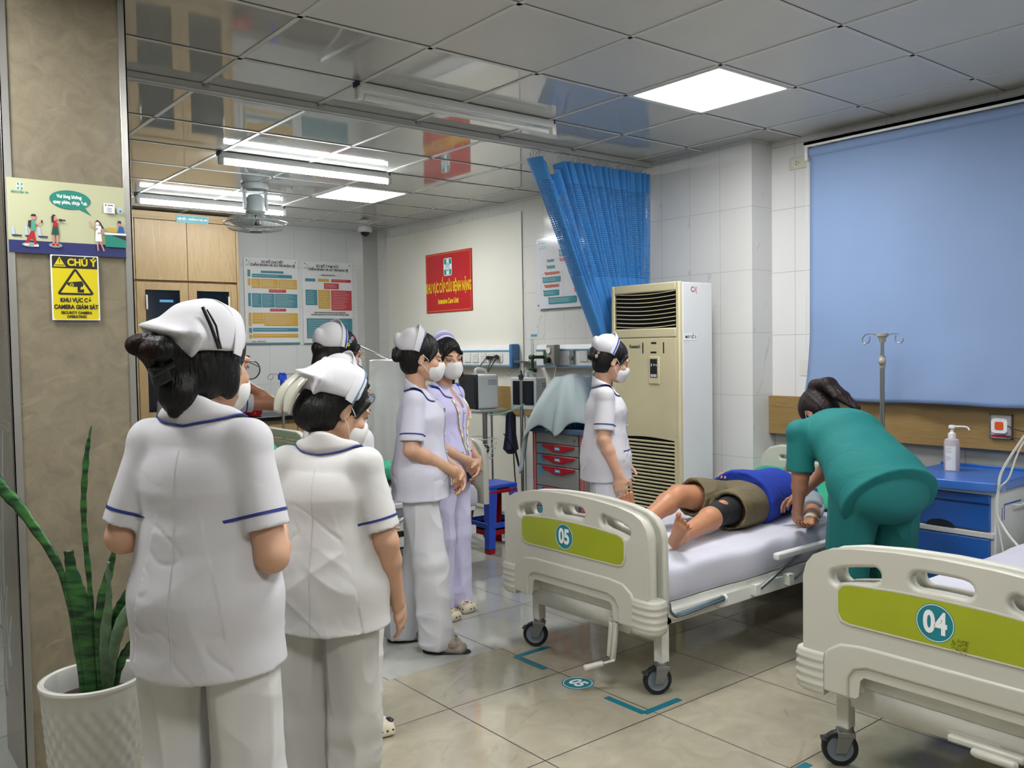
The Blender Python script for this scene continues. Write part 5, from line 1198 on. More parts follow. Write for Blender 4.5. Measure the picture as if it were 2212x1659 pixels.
# ================================================================== people
from mathutils.bvhtree import BVHTree
V = lambda *a: np.array(a, dtype=np.float64)
def nrm(v): v = np.asarray(v, float); return v/max(1e-9, np.linalg.norm(v))
class Vol:
    """distance field on a grid, meshed by surface nets"""
    def __init__(s, lo, hi, h):
        s.h = h; s.lo = np.array(lo, float); s.n = np.ceil((np.array(hi)-s.lo)/h).astype(int)+1
        s.D = np.full(tuple(s.n), .5, dtype=np.float32); s.ax = [(s.lo[i]+h*np.arange(s.n[i])).astype(np.float32) for i in range(3)]
    def sl(s, lo, hi):
        a = np.clip(np.floor((np.array(lo)-s.lo)/s.h).astype(int), 0, s.n); b = np.clip(np.ceil((np.array(hi)-s.lo)/s.h).astype(int)+1, 0, s.n)
        return tuple(slice(int(a[i]), int(max(a[i], b[i]))) for i in range(3))
    def P(s, q): return s.ax[0][q[0]][:, None, None], s.ax[1][q[1]][None, :, None], s.ax[2][q[2]][None, None, :]
    def put(s, q, d, k, op='u'):
        a = s.D[q]
        if a.size == 0: return
        if op == 'u':
            if k > 0: hh = np.maximum(k-np.abs(a-d), 0)/k; s.D[q] = np.minimum(a, d)-hh*hh*k*.25
            else: s.D[q] = np.minimum(a, d)
        else:
            d = -d
            if k > 0: hh = np.maximum(k-np.abs(a-d), 0)/k; s.D[q] = np.maximum(a, d)+hh*hh*k*.25
            else: s.D[q] = np.maximum(a, d)
    def ecap(s, a, b, ra, rb, side=(1, 0, 0), k=.01, op='u', rz=1.0, m=.012):
        a = np.asarray(a, float); b = np.asarray(b, float)
        ra = (ra, ra) if np.isscalar(ra) else ra; rb = (rb, rb) if np.isscalar(rb) else rb
        R0 = max(ra+rb)+k+m; q = s.sl(np.minimum(a, b)-R0, np.maximum(a, b)+R0); x, y, z = s.P(q)
        ab = b-a; L = np.linalg.norm(ab); ax = ab/max(L, 1e-9); sd = np.asarray(side, float); sd = sd-ax*sd.dot(ax)
        if np.linalg.norm(sd) < 1e-4: sd = np.cross(ax, (0, 1, 0.1))
        sd = nrm(sd); n = np.cross(ax, sd); f = np.float32
        px, py, pz = x-f(a[0]), y-f(a[1]), z-f(a[2])
        w = px*f(ax[0])+py*f(ax[1])+pz*f(ax[2]); u = px*f(sd[0])+py*f(sd[1])+pz*f(sd[2]); v = px*f(n[0])+py*f(n[1])+pz*f(n[2])
        t = np.clip(w/f(max(L, 1e-6)), 0, 1); wz = w-t*f(L)
        rx = f(ra[0])+t*f(rb[0]-ra[0]); ry = f(ra[1])+t*f(rb[1]-ra[1]); rm = np.minimum(rx, ry)
        d = (np.sqrt((u/rx)**2+(v/ry)**2+(wz/(rm*f(rz)))**2)-1)*rm
        s.put(q, d, k, op); return s
    def ell(s, c, r, Rm=None, k=.01, op='u', m=.012):
        c = np.asarray(c, float); R0 = max(r)+k+m; q = s.sl(c-R0, c+R0); x, y, z = s.P(q); f = np.float32
        p = [x-f(c[0]), y-f(c[1]), z-f(c[2])]
        if Rm is None: L = p
        else: L = [p[0]*f(Rm[0][i])+p[1]*f(Rm[1][i])+p[2]*f(Rm[2][i]) for i in range(3)]
        k0 = np.sqrt((L[0]/f(r[0]))**2+(L[1]/f(r[1]))**2+(L[2]/f(r[2]))**2)
        k1 = np.sqrt((L[0]/f(r[0]**2))**2+(L[1]/f(r[1]**2))**2+(L[2]/f(r[2]**2))**2)+f(1e-6)
        s.put(q, k0*(k0-1)/k1, k, op); return s
    def cut(s, p, n, k=0, lo=None, hi=None):
        """remove everything on the side n points to (inside the optional box)"""
        q = s.sl(lo if lo is not None else s.lo, hi if hi is not None else s.lo+s.h*s.n); x, y, z = s.P(q); n = nrm(n); f = np.float32
        d = (x-f(p[0]))*f(n[0])+(y-f(p[1]))*f(n[1])+(z-f(p[2]))*f(n[2])
        a = s.D[q]
        s.D[q] = np.maximum(a, d); return s
    def mesh(s):
        D = s.D; D = np.where(D == 0, 1e-6, D); ins = D < 0
        c = np.zeros(tuple(s.n-1), dtype=np.uint8)
        for i in (0, 1):
            for j in (0, 1):
                for k in (0, 1): c += ins[i:s.n[0]-1+i, j:s.n[1]-1+j, k:s.n[2]-1+k]
        act = np.argwhere((c > 0) & (c < 8)); 
        idx = np.full(tuple(s.n-1), -1, dtype=np.int32); idx[act[:, 0], act[:, 1], act[:, 2]] = np.arange(len(act))
        acc = np.zeros((len(act), 3)); cnt = np.zeros(len(act))
        cor = [(i, j, k) for i in (0, 1) for j in (0, 1) for k in (0, 1)]
        val = {o: D[act[:, 0]+o[0], act[:, 1]+o[1], act[:, 2]+o[2]] for o in cor}
        for a in cor:
            for d_ in range(3):
                if a[d_]: continue
                b = list(a); b[d_] = 1; b = tuple(b); va, vb = val[a], val[b]; m_ = (va < 0) != (vb < 0)
                t = np.where(m_, va/(va-vb+1e-12), 0); p = np.tile(np.array(a, float), (len(act), 1)); p[:, d_] += t
                acc[m_] += p[m_]; cnt[m_] += 1
        vts = s.lo+s.h*(act+acc/cnt[:, None])
        F = []
        for d_ in range(3):
            sa = [slice(None)]*3; sb = [slice(None)]*3; sa[d_] = slice(0, -1); sb[d_] = slice(1, None)
            A = ins[tuple(sa)]; B = ins[tuple(sb)]; e = np.argwhere(A != B); e1, e2 = [(1, 2), (2, 0), (0, 1)][d_]
            e = e[(e[:, e1] > 0) & (e[:, e2] > 0) & (e[:, e1] < s.n[e1]-1) & (e[:, e2] < s.n[e2]-1)]
            inv = A[e[:, 0], e[:, 1], e[:, 2]]
            def at(o1, o2):
                g = e.copy(); g[:, e1] -= o1; g[:, e2] -= o2; return idx[g[:, 0], g[:, 1], g[:, 2]]
            q = np.stack([at(1, 1), at(0, 1), at(0, 0), at(1, 0)], 1); q[~inv] = q[~inv][:, ::-1]; F.append(q)
        F = np.concatenate(F); F = F[(F >= 0).all(1)]
        return vts, F
def relax(v, F, n=1, w=.5):
    for _ in range(n):
        s_ = np.zeros_like(v); c = np.zeros(len(v))
        for a, b in ((0, 1), (1, 2), (2, 3), (3, 0)):
            np.add.at(s_, F[:, a], v[F[:, b]]); np.add.at(c, F[:, a], 1)
            np.add.at(s_, F[:, b], v[F[:, a]]); np.add.at(c, F[:, b], 1)
        v = v*(1-w)+w*s_/np.maximum(c, 1)[:, None]
    return v
def vnormals(v, F):
    n = np.cross(v[F[:, 2]]-v[F[:, 0]], v[F[:, 3]]-v[F[:, 1]]); o = np.zeros_like(v)
    for k in range(4): np.add.at(o, F[:, k], n)
    return o/np.maximum(np.linalg.norm(o, axis=1), 1e-12)[:, None]
def vnoise(p, seed=0):
    i = np.floor(p).astype(np.int64); f = p-i; f = f*f*(3-2*f); o = 0
    def hsh(a, b, c):
        x = (a*374761393+b*668265263+c*1274126177+seed*974711) & 0xffffffff; x = ((x ^ (x >> 13))*1274126177) & 0xffffffff; return ((x ^ (x >> 16)) & 0xffff)/65535.
    for a in (0, 1):
        for b in (0, 1):
            for c in (0, 1):
                w = (f[:, 0] if a else 1-f[:, 0])*(f[:, 1] if b else 1-f[:, 1])*(f[:, 2] if c else 1-f[:, 2])
                o = o+w*hsh(i[:, 0]+a, i[:, 1]+b, i[:, 2]+c)
    return o
def ridge(p, seed=0): return 1-np.abs(2*vnoise(p, seed)-1)*1.0
def crease(p, seed=0, e=4): return (1-np.abs(2*vnoise(p, seed)-1))**e
def npmesh(name, v, F, mat, parent, disp=None, rel=1):
    v = relax(v, F, rel, .5)
    if disp is not None: v = v+vnormals(v, F)*disp(v)[:, None]
    me = bpy.data.meshes.new(name); me.vertices.add(len(v)); me.vertices.foreach_set('co', v.astype(np.float32).ravel())
    me.loops.add(F.size); me.loops.foreach_set('vertex_index', F.astype(np.int32).ravel())
    me.polygons.add(len(F)); me.polygons.foreach_set('loop_start', np.arange(0, F.size, 4, dtype=np.int32)); me.polygons.foreach_set('loop_total', np.full(len(F), 4, dtype=np.int32))
    me.update(calc_edges=True); me.validate()
    for m in (mat if isinstance(mat, (list, tuple)) else [mat]): me.materials.append(m)
    me.polygons.foreach_set('use_smooth', np.ones(len(F), dtype=bool))
    o = bpy.data.objects.new(name, me); link(o, parent)
    o['_'] = 0; del o['_']
    return o, v, F
def bvh(v, F): return BVHTree.FromPolygons([tuple(x) for x in v], [tuple(int(i) for i in q) for q in F])
def rotm(yaw_, pitch_, roll_):
    """head turn: yaw to the person's left, pitch down positive"""
    return np.array((Matrix.Rotation(R(yaw_), 3, 'Z') @ Matrix.Rotation(R(-pitch_), 3, 'X') @ Matrix.Rotation(R(roll_), 3, 'Y')))

skin = M('skin', '#c79c80', .5, sub=.12, var=.05, vscale=18); skin_d = M('skin_tanned', '#a97555', .45, sub=.15, var=.05, vscale=18)
hairm = M('black_hair', '#090809', .46, spec=.35, bump=.6, bscale=120, stretch=(1, 1, .18)); hair_b = M('brown_hair', '#1c0f11', .5, spec=.25, bump=.6, bscale=120, stretch=(1, 1, .2))
cloth = M('uniform_white', '#c9c8cc', .82, var=.015, bump=.08, bscale=30); cloth2 = M('uniform_cool', '#c8c8d6', .82, var=.015, bump=.08, bscale=30); lav = M('uniform_lavender', '#c3bfe0', .82, var=.015, bump=.08, bscale=30)
pipe = M('piping_navy', '#1f2f7d', .6); royal = M('epaulet_blue', '#173f9e', .6); maskm = M('mask_white', '#dcdbd9', .75, bump=.05, bscale=60); scrub = M('scrub_green', '#03706e', .8, var=.03, bump=.1, bscale=28)
eyew = M('eye_white', '#9d958e', .25); eyed = M('eye_dark', '#120b09', .1); lidm = M('eyelid_line', '#20110e', .6); gold_f = M('spectacle_gold', '#b79a6a', .3, metal=.8); clearg = M('lens', '#ffffff', .02, trans=1, alpha=.18)

def hand(g, w, d, n, t, curl, L=1.0, spread=1.0, thumb=.5):
    """w wrist, d toward the fingers, n out of the palm, t toward the thumb"""
    d = nrm(d); n = nrm(np.asarray(n, float)-d*np.dot(n, d)); t = nrm(np.cross(d, n)*(1 if np.dot(np.cross(d, n), t) > 0 else -1))
    g.ecap(w-d*.01, w+d*.045*L, (.024, .017), (.034, .014), side=t, k=.012); g.ecap(w+d*.04*L, w+d*.078*L, (.036, .013), (.037, .011), side=t, k=.010)
    for i, (o, ln, r) in enumerate(((.030, .066, .0078), (.0105, .074, .008), (-.0095, .068, .0076), (-.0285, .052, .0068))):
        p = w+d*(.080-.004*abs(i-1.2))*L+t*o; a = R((o*160)*spread*.35); dd = nrm(d*math.cos(a)+t*math.sin(a)); c = curl[i] if isinstance(curl, (list, tuple)) else curl
        for j, (fr, cc) in enumerate(((.44, .55), (.31, 1.0), (.25, .8))):
            ang = c*cc; d2 = nrm(dd*math.cos(ang)+n*math.sin(ang)); n = n; q = p+d2*ln*fr*L
            g.ecap(p, q, r*(1-.08*j), r*(1-.08*(j+1)), k=.003 if j else .006, m=.006); 
            nn2 = nrm(n-d2*np.dot(n, d2)); dd = d2; p = q
    p = w+d*.018*L+t*.020+n*.004; d1 = nrm(d*.62+t*.62+n*thumb*.6); q = p+d1*.040*L; g.ecap(p, q, .0145, .011, k=.010)
    d2 = nrm(d*.85+t*.25+n*thumb); p2 = q+d2*.028*L; g.ecap(q, p2, .0105, .0095, k=.004); d3 = nrm(d*.9+n*thumb*1.3); g.ecap(p2, p2+d3*.022*L, .0092, .0078, k=.004)

BASE = dict(pelvis=(0, 0, .87), waist=(0, .0, 1.0), chest=(0, .005, 1.15), neck=(0, -.012, 1.30), head=(0, .018, 1.452),
            hipR=(.085, 0, .82), hipL=(-.085, 0, .82), kneeR=(.09, .015, .45), kneeL=(-.09, .015, .45), ankR=(.09, -.01, .085), ankL=(-.09, -.01, .085),
            shR=(.134, -.012, 1.244), shL=(-.134, -.012, 1.244), elR=(.18, -.03, 1.0), elL=(-.18, -.03, 1.0), wrR=(.175, .04, .79), wrL=(-.175, .04, .79))
def person(label, loc, heading, sc=1.0, J=None, head=(0, 0, 0), hands=None, plump=1.0, skinm=skin, top='shirt', topm=cloth, legm=None, shoes='clog', shoem=None,
           hair='bun', hairmat=hairm, cap=None, mask=True, glasses=None, rot=None, hres=.0042, cres=.0052, seed=1, feet=None, shirt_len=.0, eyes=True, foldamp=1.0, name='person', sleeve=.20, legs=True, epaulet=True, placket=False):
    t = thing(name, label, 'person', loc, R(heading-90) if rot is None else 0, rot=rot); t.scale = (sc, sc, sc)
    j = {k: V(*v) for k, v in BASE.items()}
    for k, v in (J or {}).items(): j[k] = V(*v)
    Hm = rotm(*head); hc = j['head']
    H_ = lambda x, y, z: hc+Hm @ V(x, y, z)
    Hd = lambda x, y, z: Hm @ V(x, y, z)
    W = dict(world=False)
    pl_ = plump; up = nrm(j['neck']-j['pelvis']); X_ = V(1, 0, 0); fw = nrm(np.cross(up, X_)*1.0); X_ = np.cross(fw, up)
    # ---------------- body: one continuous surface
    pts = np.array(list(j.values())+[hc+V(.12, .14, .14), hc-V(.12, .14, .14)]); hp = []
    lo = pts.min(0)-.20; hi = pts.max(0)+.20; lo[2] = max(lo[2], -.01) if rot is None else lo[2]
    if hands:
        pass
    g = Vol(lo, hi, hres)
    g.ecap(j['pelvis']-up*.03, j['waist'], (.150*pl_, .10*pl_), (.118*pl_, .085*pl_), side=X_, k=.03); g.ecap(j['waist'], j['chest'], (.118*pl_, .085*pl_), (.124*pl_, .093*pl_), side=X_, k=.04)
    g.ecap(j['chest'], j['neck']-up*.045, (.122*pl_, .090*pl_), (.090*pl_, .055*pl_), side=X_, k=.04)
    for s_, S, E_, Wr in ((1, 'shR', 'elR', 'wrR'), (-1, 'shL', 'elL', 'wrL')):
        g.ecap(j['neck']-up*.05+X_*s_*.03, j[S], .038*pl_, .042*pl_, k=.03); q = math.sqrt(pl_)
        g.ecap(j[S], j[E_], .043*pl_, .036*q, k=.02); g.ecap(j[E_], j[E_]*.7+j[Wr]*.3, .036*q, .036*q, k=.015); g.ecap(j[E_]*.7+j[Wr]*.3, j[Wr], (.036*q, .033*q), (.024*q, .019*q), side=nrm(np.cross(j[Wr]-j[E_], V(*(hands or {}).get(Wr[-1], ((0, 0, -1), (-s_, 0, 0), (0, 1, 0)))[1]))), k=.012)
        hd = (hands or {}).get(Wr[-1], dict()) if isinstance((hands or {}).get(Wr[-1]), dict) else None
        a = (hands or {}).get(Wr[-1])
        dd, nn_, cc = (a[0], a[1], a[2]) if a else (nrm(j[Wr]-j[E_]), V(-s_, 0, 0), .35)
        tt = a[3] if a and len(a) > 3 else (0, 1, 0)
        hand(g, j[Wr], V(*dd), V(*nn_), V(*tt), cc)
    for s_, A, B_, Cc in (((1, 'hipR', 'kneeR', 'ankR'), (-1, 'hipL', 'kneeL', 'ankL')) if legs else ()):
        g.ecap(j[A], j[B_], (.082*pl_, .085*pl_), .054*math.sqrt(pl_), side=X_, k=.03); k4 = j[B_]*.72+j[Cc]*.28
        g.ecap(j[B_], k4, .052, .054*math.sqrt(pl_), k=.02); g.ecap(k4, j[Cc], .052*math.sqrt(pl_), .032, k=.02)
        fdir, fup = (feet or {}).get(A[-1], ((0.12*s_, 1, -.25), None)) if feet else ((0.12*s_, 1, -.25), None)
        fd = nrm(V(*fdir)); heel = j[Cc]-nrm(j[B_]-j[Cc])*.045-fd*.02
        sd_ = nrm(np.cross(fd, nrm(j[B_]-j[Cc])))
        g.ecap(j[Cc], heel, .031, (.027, .03), k=.02); ball = heel+fd*(.155 if shoes == 'bare' else .10); g.ecap(heel+fd*.02, ball, (.028, .032), (.040, .017), side=sd_, k=.02)
        if shoes == 'bare':
            for qi, (o, ln, r) in enumerate(((.030, .047, .0125), (.010, .043, .0078), (-.0075, .039, .0076), (-.0245, .034, .0074), (-.040, .028, .0072))):
                o2 = -o*s_*1.0; g.ecap(ball+sd_*o2*.9+fd*.005, ball+sd_*o2*1.08+fd*ln, r*.85, r, k=.003, m=.006)
    # neck and head
    hb = H_(0, -.028, -.07); g.ecap(j['neck']-up*.05, hb, (.047*q, .047*q), (.041, .046), side=X_, k=.02)
    E = lambda c, r, k=.012, op='u', rm=None: g.ell(H_(*c), r, Hm if rm is None else Hm @ rm, k, op)
    Cp = lambda a, b, ra, rb, k=.01, op='u', side=(1, 0, 0): g.ecap(H_(*a), H_(*b), ra, rb, side=Hd(*side), k=k, op=op)
    E((0, -.014, .036), (.074, .092, .080)); E((0, .028, -.028), (.062, .062, .082), .02)
    for s_ in (-1, 1):
        Cp((s_*.050, .0, -.055), (s_*.016, .062, -.092), .020, .016, .02); E((s_*.038, .062, -.030), (.024, .022, .022), .015)
        E((s_*.030, .077, .018), (.024, .014, .010), .012)
        E((s_*.0745, -.012, -.012), (.007, .018, .030), .004, rm=np.array(Matrix.Rotation(R(s_*-18), 3, 'Z'))); E((s_*.083, -.006, -.012), (.006, .010, .018), .003, 's')
        E((s_*.031, .093, -.001), (.019, .011, .0105), .006, 's')
        E((s_*.012, .098, -.037), (.008, .010, .008), .005)
    E((0, .068, -.094), (.026, .022, .018), .014); Cp((0, .088, .004), (0, .104, -.031), .0075, .011, .008)
    E((0, .090, -.062), (.023, .010, .0065), .004); E((0, .089, -.072), (.020, .010, .006), .003)
    body, bv, bF = npmesh('body', *g.mesh(), skinm, t, rel=1)
    # ---------------- eyes
    if eyes:
        for s_ in (-1, 1):
            b = MB(); b.ball((0, 0, 0), .0115, 14, 10); b.v = [tuple(H_(s_*.031, .0765, -.001)+Hm @ V(*p)) for p in b.v]; e = mk('eye', b, eyew, t, **W)
            dz = -.003 if eyes == 'down' else 0
            b = MB(); b.ball((0, 0, 0), .0068, 12, 8); b.v = [tuple(H_(s_*.031+(eyes_x(eyes)), .0826, -.001+dz)+Hm @ V(*p)) for p in b.v]; mk('iris', b, eyed, e, **W)
            b = MB(); b.ball((0, 0, 0), .0128, 14, 10); b.v = [tuple(H_(s_*.031, .0762, (.0045 if eyes != 'down' else .0015))+Hm @ V(p[0]*1.12, p[1], p[2]*.8)) for p in b.v]; mk('eyelid', b, skinm, e, **W)
            lid = [H_(s_*(.031+.0155*math.cos(a)), .0885-.006*abs(math.cos(a)), -.002+(.0085 if eyes != 'down' else .001)*math.sin(a)) for a in [PI*i/8 for i in range(9)]]
            mk('eyelashes', MB().tube(lid, .0016, 6), lidm, e, **W)
            br = [H_(s_*(.014+.036*i/6), .0935-.012*(i/6)**2, .0225+.005*math.sin(PI*i/7)) for i in range(7)]
            mk('eyebrow', MB().tube(br, [.0014, .0026, .003, .0028, .0024, .0018, .001], 6), M('brow', '#1c1412', .7), t, **W)
    # ---------------- hair
    if hair:
        g = Vol(hc-.30, hc+.24, .0045)
        if hair == 'low_ponytail' or hair == 'long': g = Vol(hc-V(.30, .34, .52), hc+.2, .005)
        if hair == 'high_ponytail': g = Vol(hc-V(.3, .42, .30), hc+V(.3, .25, .32), .005)
        E((0, -.018, .034), (.083, .100, .090), .0); E((0, -.045, -.030), (.074, .062, .070), .03)
        E((0, .100, -.028), (.064, .066, .098), .010, 's'); 
        for s_ in (-1, 1): E((s_*.086, .010, -.058), (.030, .042, .050), .012, 's')
        if hair == 'patient': pass
        elif hair == 'claw':
            for s_ in (-1, 1): E((s_*.064, -.005, -.035), (.018, .030, .050), .015)
            E((-.04, -.150, .020), (.036, .030, .032), .01); E((.0, -.155, .012), (.034, .026, .030), .01); E((-.02, -.115, -.005), (.052, .040, .045), .02); E((.0, -.10, -.075), (.045, .034, .045), .02); Cp((0, -.095, -.09), (.0, -.105, -.125), (.034, .022), (.014, .010), .01)
        elif hair == 'bun': E((0, -.118, .005), (.036, .034, .036), .012); E((.012, -.125, -.018), (.028, .026, .028), .008)
        elif hair == 'tucked': E((0, -.085, -.035), (.064, .045, .062), .02)
        elif hair == 'low_ponytail': E((0, -.115, .01), (.036, .034, .036), .012); Cp((0, -.105, -.04), (-.01, -.125, -.22), (.042, .030), (.038, .024), .02); Cp((-.01, -.125, -.22), (-.015, -.105, -.42), (.036, .022), (.010, .008), .01)
        elif hair == 'high_ponytail': E((0, -.100, .075), (.034, .040, .034), .012); Cp((0, -.11, .080), (.01, -.155, .02), (.040, .034), (.048, .034), .02); Cp((.01, -.155, .02), (.02, -.145, -.08), (.048, .030), (.048, .024), .02); Cp((.02, -.145, -.08), (.045, -.135, -.18), (.048, .022), (.020, .012), .01)
        elif hair == 'long':
            for s_ in (-1, 1): Cp((s_*.062, .035, .02), (s_*.070, .042, -.10), (.014, .02), (.008, .012), .015); Cp((s_*.05, -.03, -.05), (s_*.05, -.04, -.16), (.03, .03), (.02, .012), .02)
            for s_ in (-1, 1): Cp((s_*.008, .082, .072), (s_*.052, .078, .030), (.016, .010), (.010, .006), .01)
        if hair in ('bun', 'tucked', 'low_ponytail'):
            for s_ in (-1, 1): Cp((s_*.060, .058, .040), (s_*.073, .030, -.020), (.012, .010), (.005, .004), .012)
        inv = Hm.T
        def hd_(v):
            L = (v-hc) @ Hm; th = np.arctan2(L[:, 0], L[:, 1]+.02)
            return .0030*(ridge(np.stack([th*9, L[:, 2]*7, L[:, 1]*7], 1), seed)-.5)+.0016*(vnoise(np.stack([th*30, L[:, 2]*12, L[:, 1]*12], 1), seed+3)-.5)
        npmesh('hair', *g.mesh(), hairmat, t, disp=hd_, rel=1)
    # ---------------- mask and glasses
    if mask:
        g = Vol(hc-.17, hc+.19, .0032)
        E((0, .058, -.054), (.062, .056, .056), 0); E((0, .088, -.030), (.022, .030, .026), .035); E((0, .088, -.075), (.030, .026, .032), .02)
        g.cut(H_(0, .030, -.05), Hd(0, -1, -.25)); g.cut(H_(0, .098, -.012), Hd(0, -.28, 1)) 
        mo, _, _ = npmesh('face_mask', *g.mesh(), maskm, t, rel=2)
        for s_ in (-1, 1):
            for a, b_ in (((s_*.056, .048, -.028), (s_*.080, -.008, .012)), ((s_*.052, .046, -.080), (s_*.080, -.012, -.030))):
                m_ = [(a[i]+b_[i])/2+(s_*.006 if i == 0 else 0) for i in range(3)]
                mk('ear_loop', MB().tube(smoothpath([H_(*a), H_(*m_), H_(*b_)], 5), .0015, 6), maskm, mo, **W)
    if glasses:
        fm, r_, th_ = glasses
        gl = mk('spectacles', MB().tube([H_(-.012, .112, .004), H_(0, .116, .008), H_(.012, .112, .004)], .0014, 6), fm, t, **W)
        for s_ in (-1, 1):
            ring = [H_(s_*.036+r_*1.08*math.cos(a), .108-.10*max(0, abs(.036+r_*math.cos(a)*1.0)-.036)*.5, -.004+r_*.92*math.sin(a)) for a in [2*PI*i/24 for i in range(24)]]
            mk('rim', MB().tube(ring, th_, 7, closed=True), fm, gl, **W); n_ = len(ring); mk('lens', MB().add(ring, [tuple(range(n_))]), clearg, gl, smooth=False, **W)
            mk('temple', MB().tube(smoothpath([H_(s_*.062, .104, .002), H_(s_*.075, .06, .006), H_(s_*.081, -.005, .008), H_(s_*.080, -.025, -.01)], 4), th_*.85, 6), fm, gl, **W)
    # ---------------- cap
    if cap:
        g = Vol(hc-.21, hc+.24, .0042); kind = cap[0]
        if kind == 'band':
            E((0, -.048, .056), (.086, .084, .084), 0); E((0, -.118, .058), (.040, .028, .030), .02); E((.01, -.135, .075), (.022, .018, .026), .012)
            g.cut(H_(0, 0, .030), Hd(0, .10, -1)); g.cut(H_(0, -.008, .10), Hd(0, .93, -.36))
        else:
            E((0, -.028, .048), (.096, .106, .097), 0); g.cut(H_(0, 0, .030), Hd(0, .12, -1)); g.cut(H_(0, .028, .10), Hd(0, .95, -.30))
            Cp((-.01, -.10, .064), (-.022, -.150, .060), (.080, .018), (.066, .008), .025, side=(1, 0, -.15)); Cp((.03, -.105, .045), (.062, -.122, .020), (.036, .012), (.026, .006), .015, side=(1, -.5, -.2)); Cp((-.05, -.10, .045), (-.080, -.128, .018), (.036, .012), (.026, .006), .015, side=(1, .5, -.2))
        def cd(v):
            L = (v-hc) @ Hm
            return .004*(ridge(L*V(14, 14, 14)+seed, seed)-.5)*(1 if kind == 'band' else 1.3)
        co, cv, cF = npmesh('nurse_cap', *g.mesh(), cap[1], t, disp=cd, rel=1)
        A0 = R(96)
        def bp(a, k):   # k 0 at the front edge on the hair, 1 at the raised rear edge
            ca, sa = math.cos(a), math.sin(a); cc = max(0, ca)
            if kind == 'band': return H_(.0900*sa*(1+.04*k), .022*cc-.026-k*(.032+.004*cc), .022+.106*cc**.88-.018*max(0, -ca)+k*(.006+.026*cc))
            return H_(.0985*sa*(1+.02*k), .042*cc-.012-k*(.030+.02*cc), .014+.126*cc**.85+k*(.004+.004*cc))
        mk('cap_band', MB().grid(lambda u, v: bp((2*u-1)*A0, v), 50, 7), cap[1], co, solid=.0025, **W)
        for kk, wd in (cap[2] if len(cap) > 2 else ((.66, .10),)):
            mk('cap_stripe', MB().grid(lambda u, v: bp((2*u-1)*A0*.985, kk+(v-.5)*wd*2)+nrm(Hd(math.sin((2*u-1)*A0), .45, .8*math.cos((2*u-1)*A0)))*.0024, 50, 3), cap[3] if len(cap) > 3 else royal, co, **W)
    # ---------------- clothes
    rs = np.random.RandomState(seed)
    if top:
        pts = np.array([j[k] for k in ('pelvis', 'waist', 'chest', 'neck', 'shR', 'shL', 'elR', 'elL')]); lo = pts.min(0)-.24; hi = pts.max(0)+.2
        g = Vol(lo, hi, cres); ps_ = pl_; pl_ = pl_*(1.05 if top == 'scrub' else 1)
        hem = j['pelvis']-up*(.115+shirt_len); X2 = X_
        g.ecap(hem-up*.03, j['pelvis']+up*.02, (.186*pl_, .150*pl_), (.168*pl_, .134*pl_), side=X_, k=.02)
        g.ecap(j['pelvis']+up*.02, j['waist'], (.168*pl_, .134*pl_), (.144*pl_, .110*pl_), side=X_, k=.05); g.ecap(j['waist'], j['chest'], (.142*pl_, .108*pl_), (.144*pl_, .114*pl_), side=X_, k=.05)
        g.ecap(j['chest'], j['neck']-up*.055, (.140*pl_, .108*pl_), (.100*pl_, .066*pl_), side=X_, k=.04)
        g.cut(hem, -up, lo=hem-.34, hi=hem+V(.34, .34, .34)) if abs(up[2]) < .97 else g.cut(hem, -up)
        ends = {}
        for s_, S, E_ in ((1, 'shR', 'elR'), (-1, 'shL', 'elL')):
            d = nrm(j[E_]-j[S]); end = j[S]+d*sleeve
            g.ecap(j['neck']-up*.052+X_*s_*.035, j[S]+X_*s_*.004, (.050*pl_, .038*pl_), (.046*pl_, .046*pl_), side=fw, k=.03)
            g2a, g2b = (.048*pl_, .047*pl_), (.060*pl_, .051*pl_)
            sdv = fw-d*np.dot(fw, d)
            # the sleeve itself, cut square at its cuff
            a, b = j[S], end+d*.03; sub = Vol(np.minimum(a, b)-.13, np.maximum(a, b)+.13, cres)
            sub.lo = g.lo+np.round((sub.lo-g.lo)/g.h)*g.h; sub.ax = [(sub.lo[i]+g.h*np.arange(sub.n[i])).astype(np.float32) for i in range(3)]
            sub.ecap(a, b, g2a, g2b, side=sdv, k=0); sub.cut(end, d); sub.ecap(end-d*.012, end+d*.05, tuple(x-.014 for x in g2b), tuple(x-.010 for x in g2b), side=sdv, k=0, op='s', rz=.15)
            o = np.round((sub.lo-g.lo)/g.h).astype(int); a0 = np.maximum(o, 0); b0 = np.minimum(o+sub.n, g.n); q = tuple(slice(a0[i], b0[i]) for i in range(3)); q2 = tuple(slice(a0[i]-o[i], b0[i]-o[i]) for i in range(3))
            g.put(q, sub.D[q2], .020); ends[s_] = (j[S], d, end, sdv)
        if top == 'shirt': g.ell(j['neck']+fw*.085-up*.075, (.026, .055, .085), None, .01, 's')
        else: g.ell(j['neck']+fw*.075-up*.02, (.05, .06, .06), None, .01, 's')
        fa = foldamp
        def fd_(v):
            u_ = (v-j['pelvis']) @ up; x_ = (v-j['pelvis']) @ X_; y_ = (v-j['pelvis']) @ fw
            P = np.stack([x_*9+u_*2.2, y_*9-u_*1.5, u_*3.2], 1)+seed*3.1
            lowm = np.clip((.30-u_)/.35, 0.25, 1)
            d = .007*(ridge(P, seed)-.5)*lowm+.003*(vnoise(P*1.2, seed+4)-.5)
            A_ = np.stack([x_*7+u_*9, y_*6+u_*2, (u_-x_)*3], 1); B_2 = np.stack([x_*7-u_*9, y_*6-u_*2, (u_+x_)*3], 1); C_ = np.stack([x_*12, y_*12, u_*2.2], 1)
            upm = np.clip((.34-u_)/.16, .18, 1)
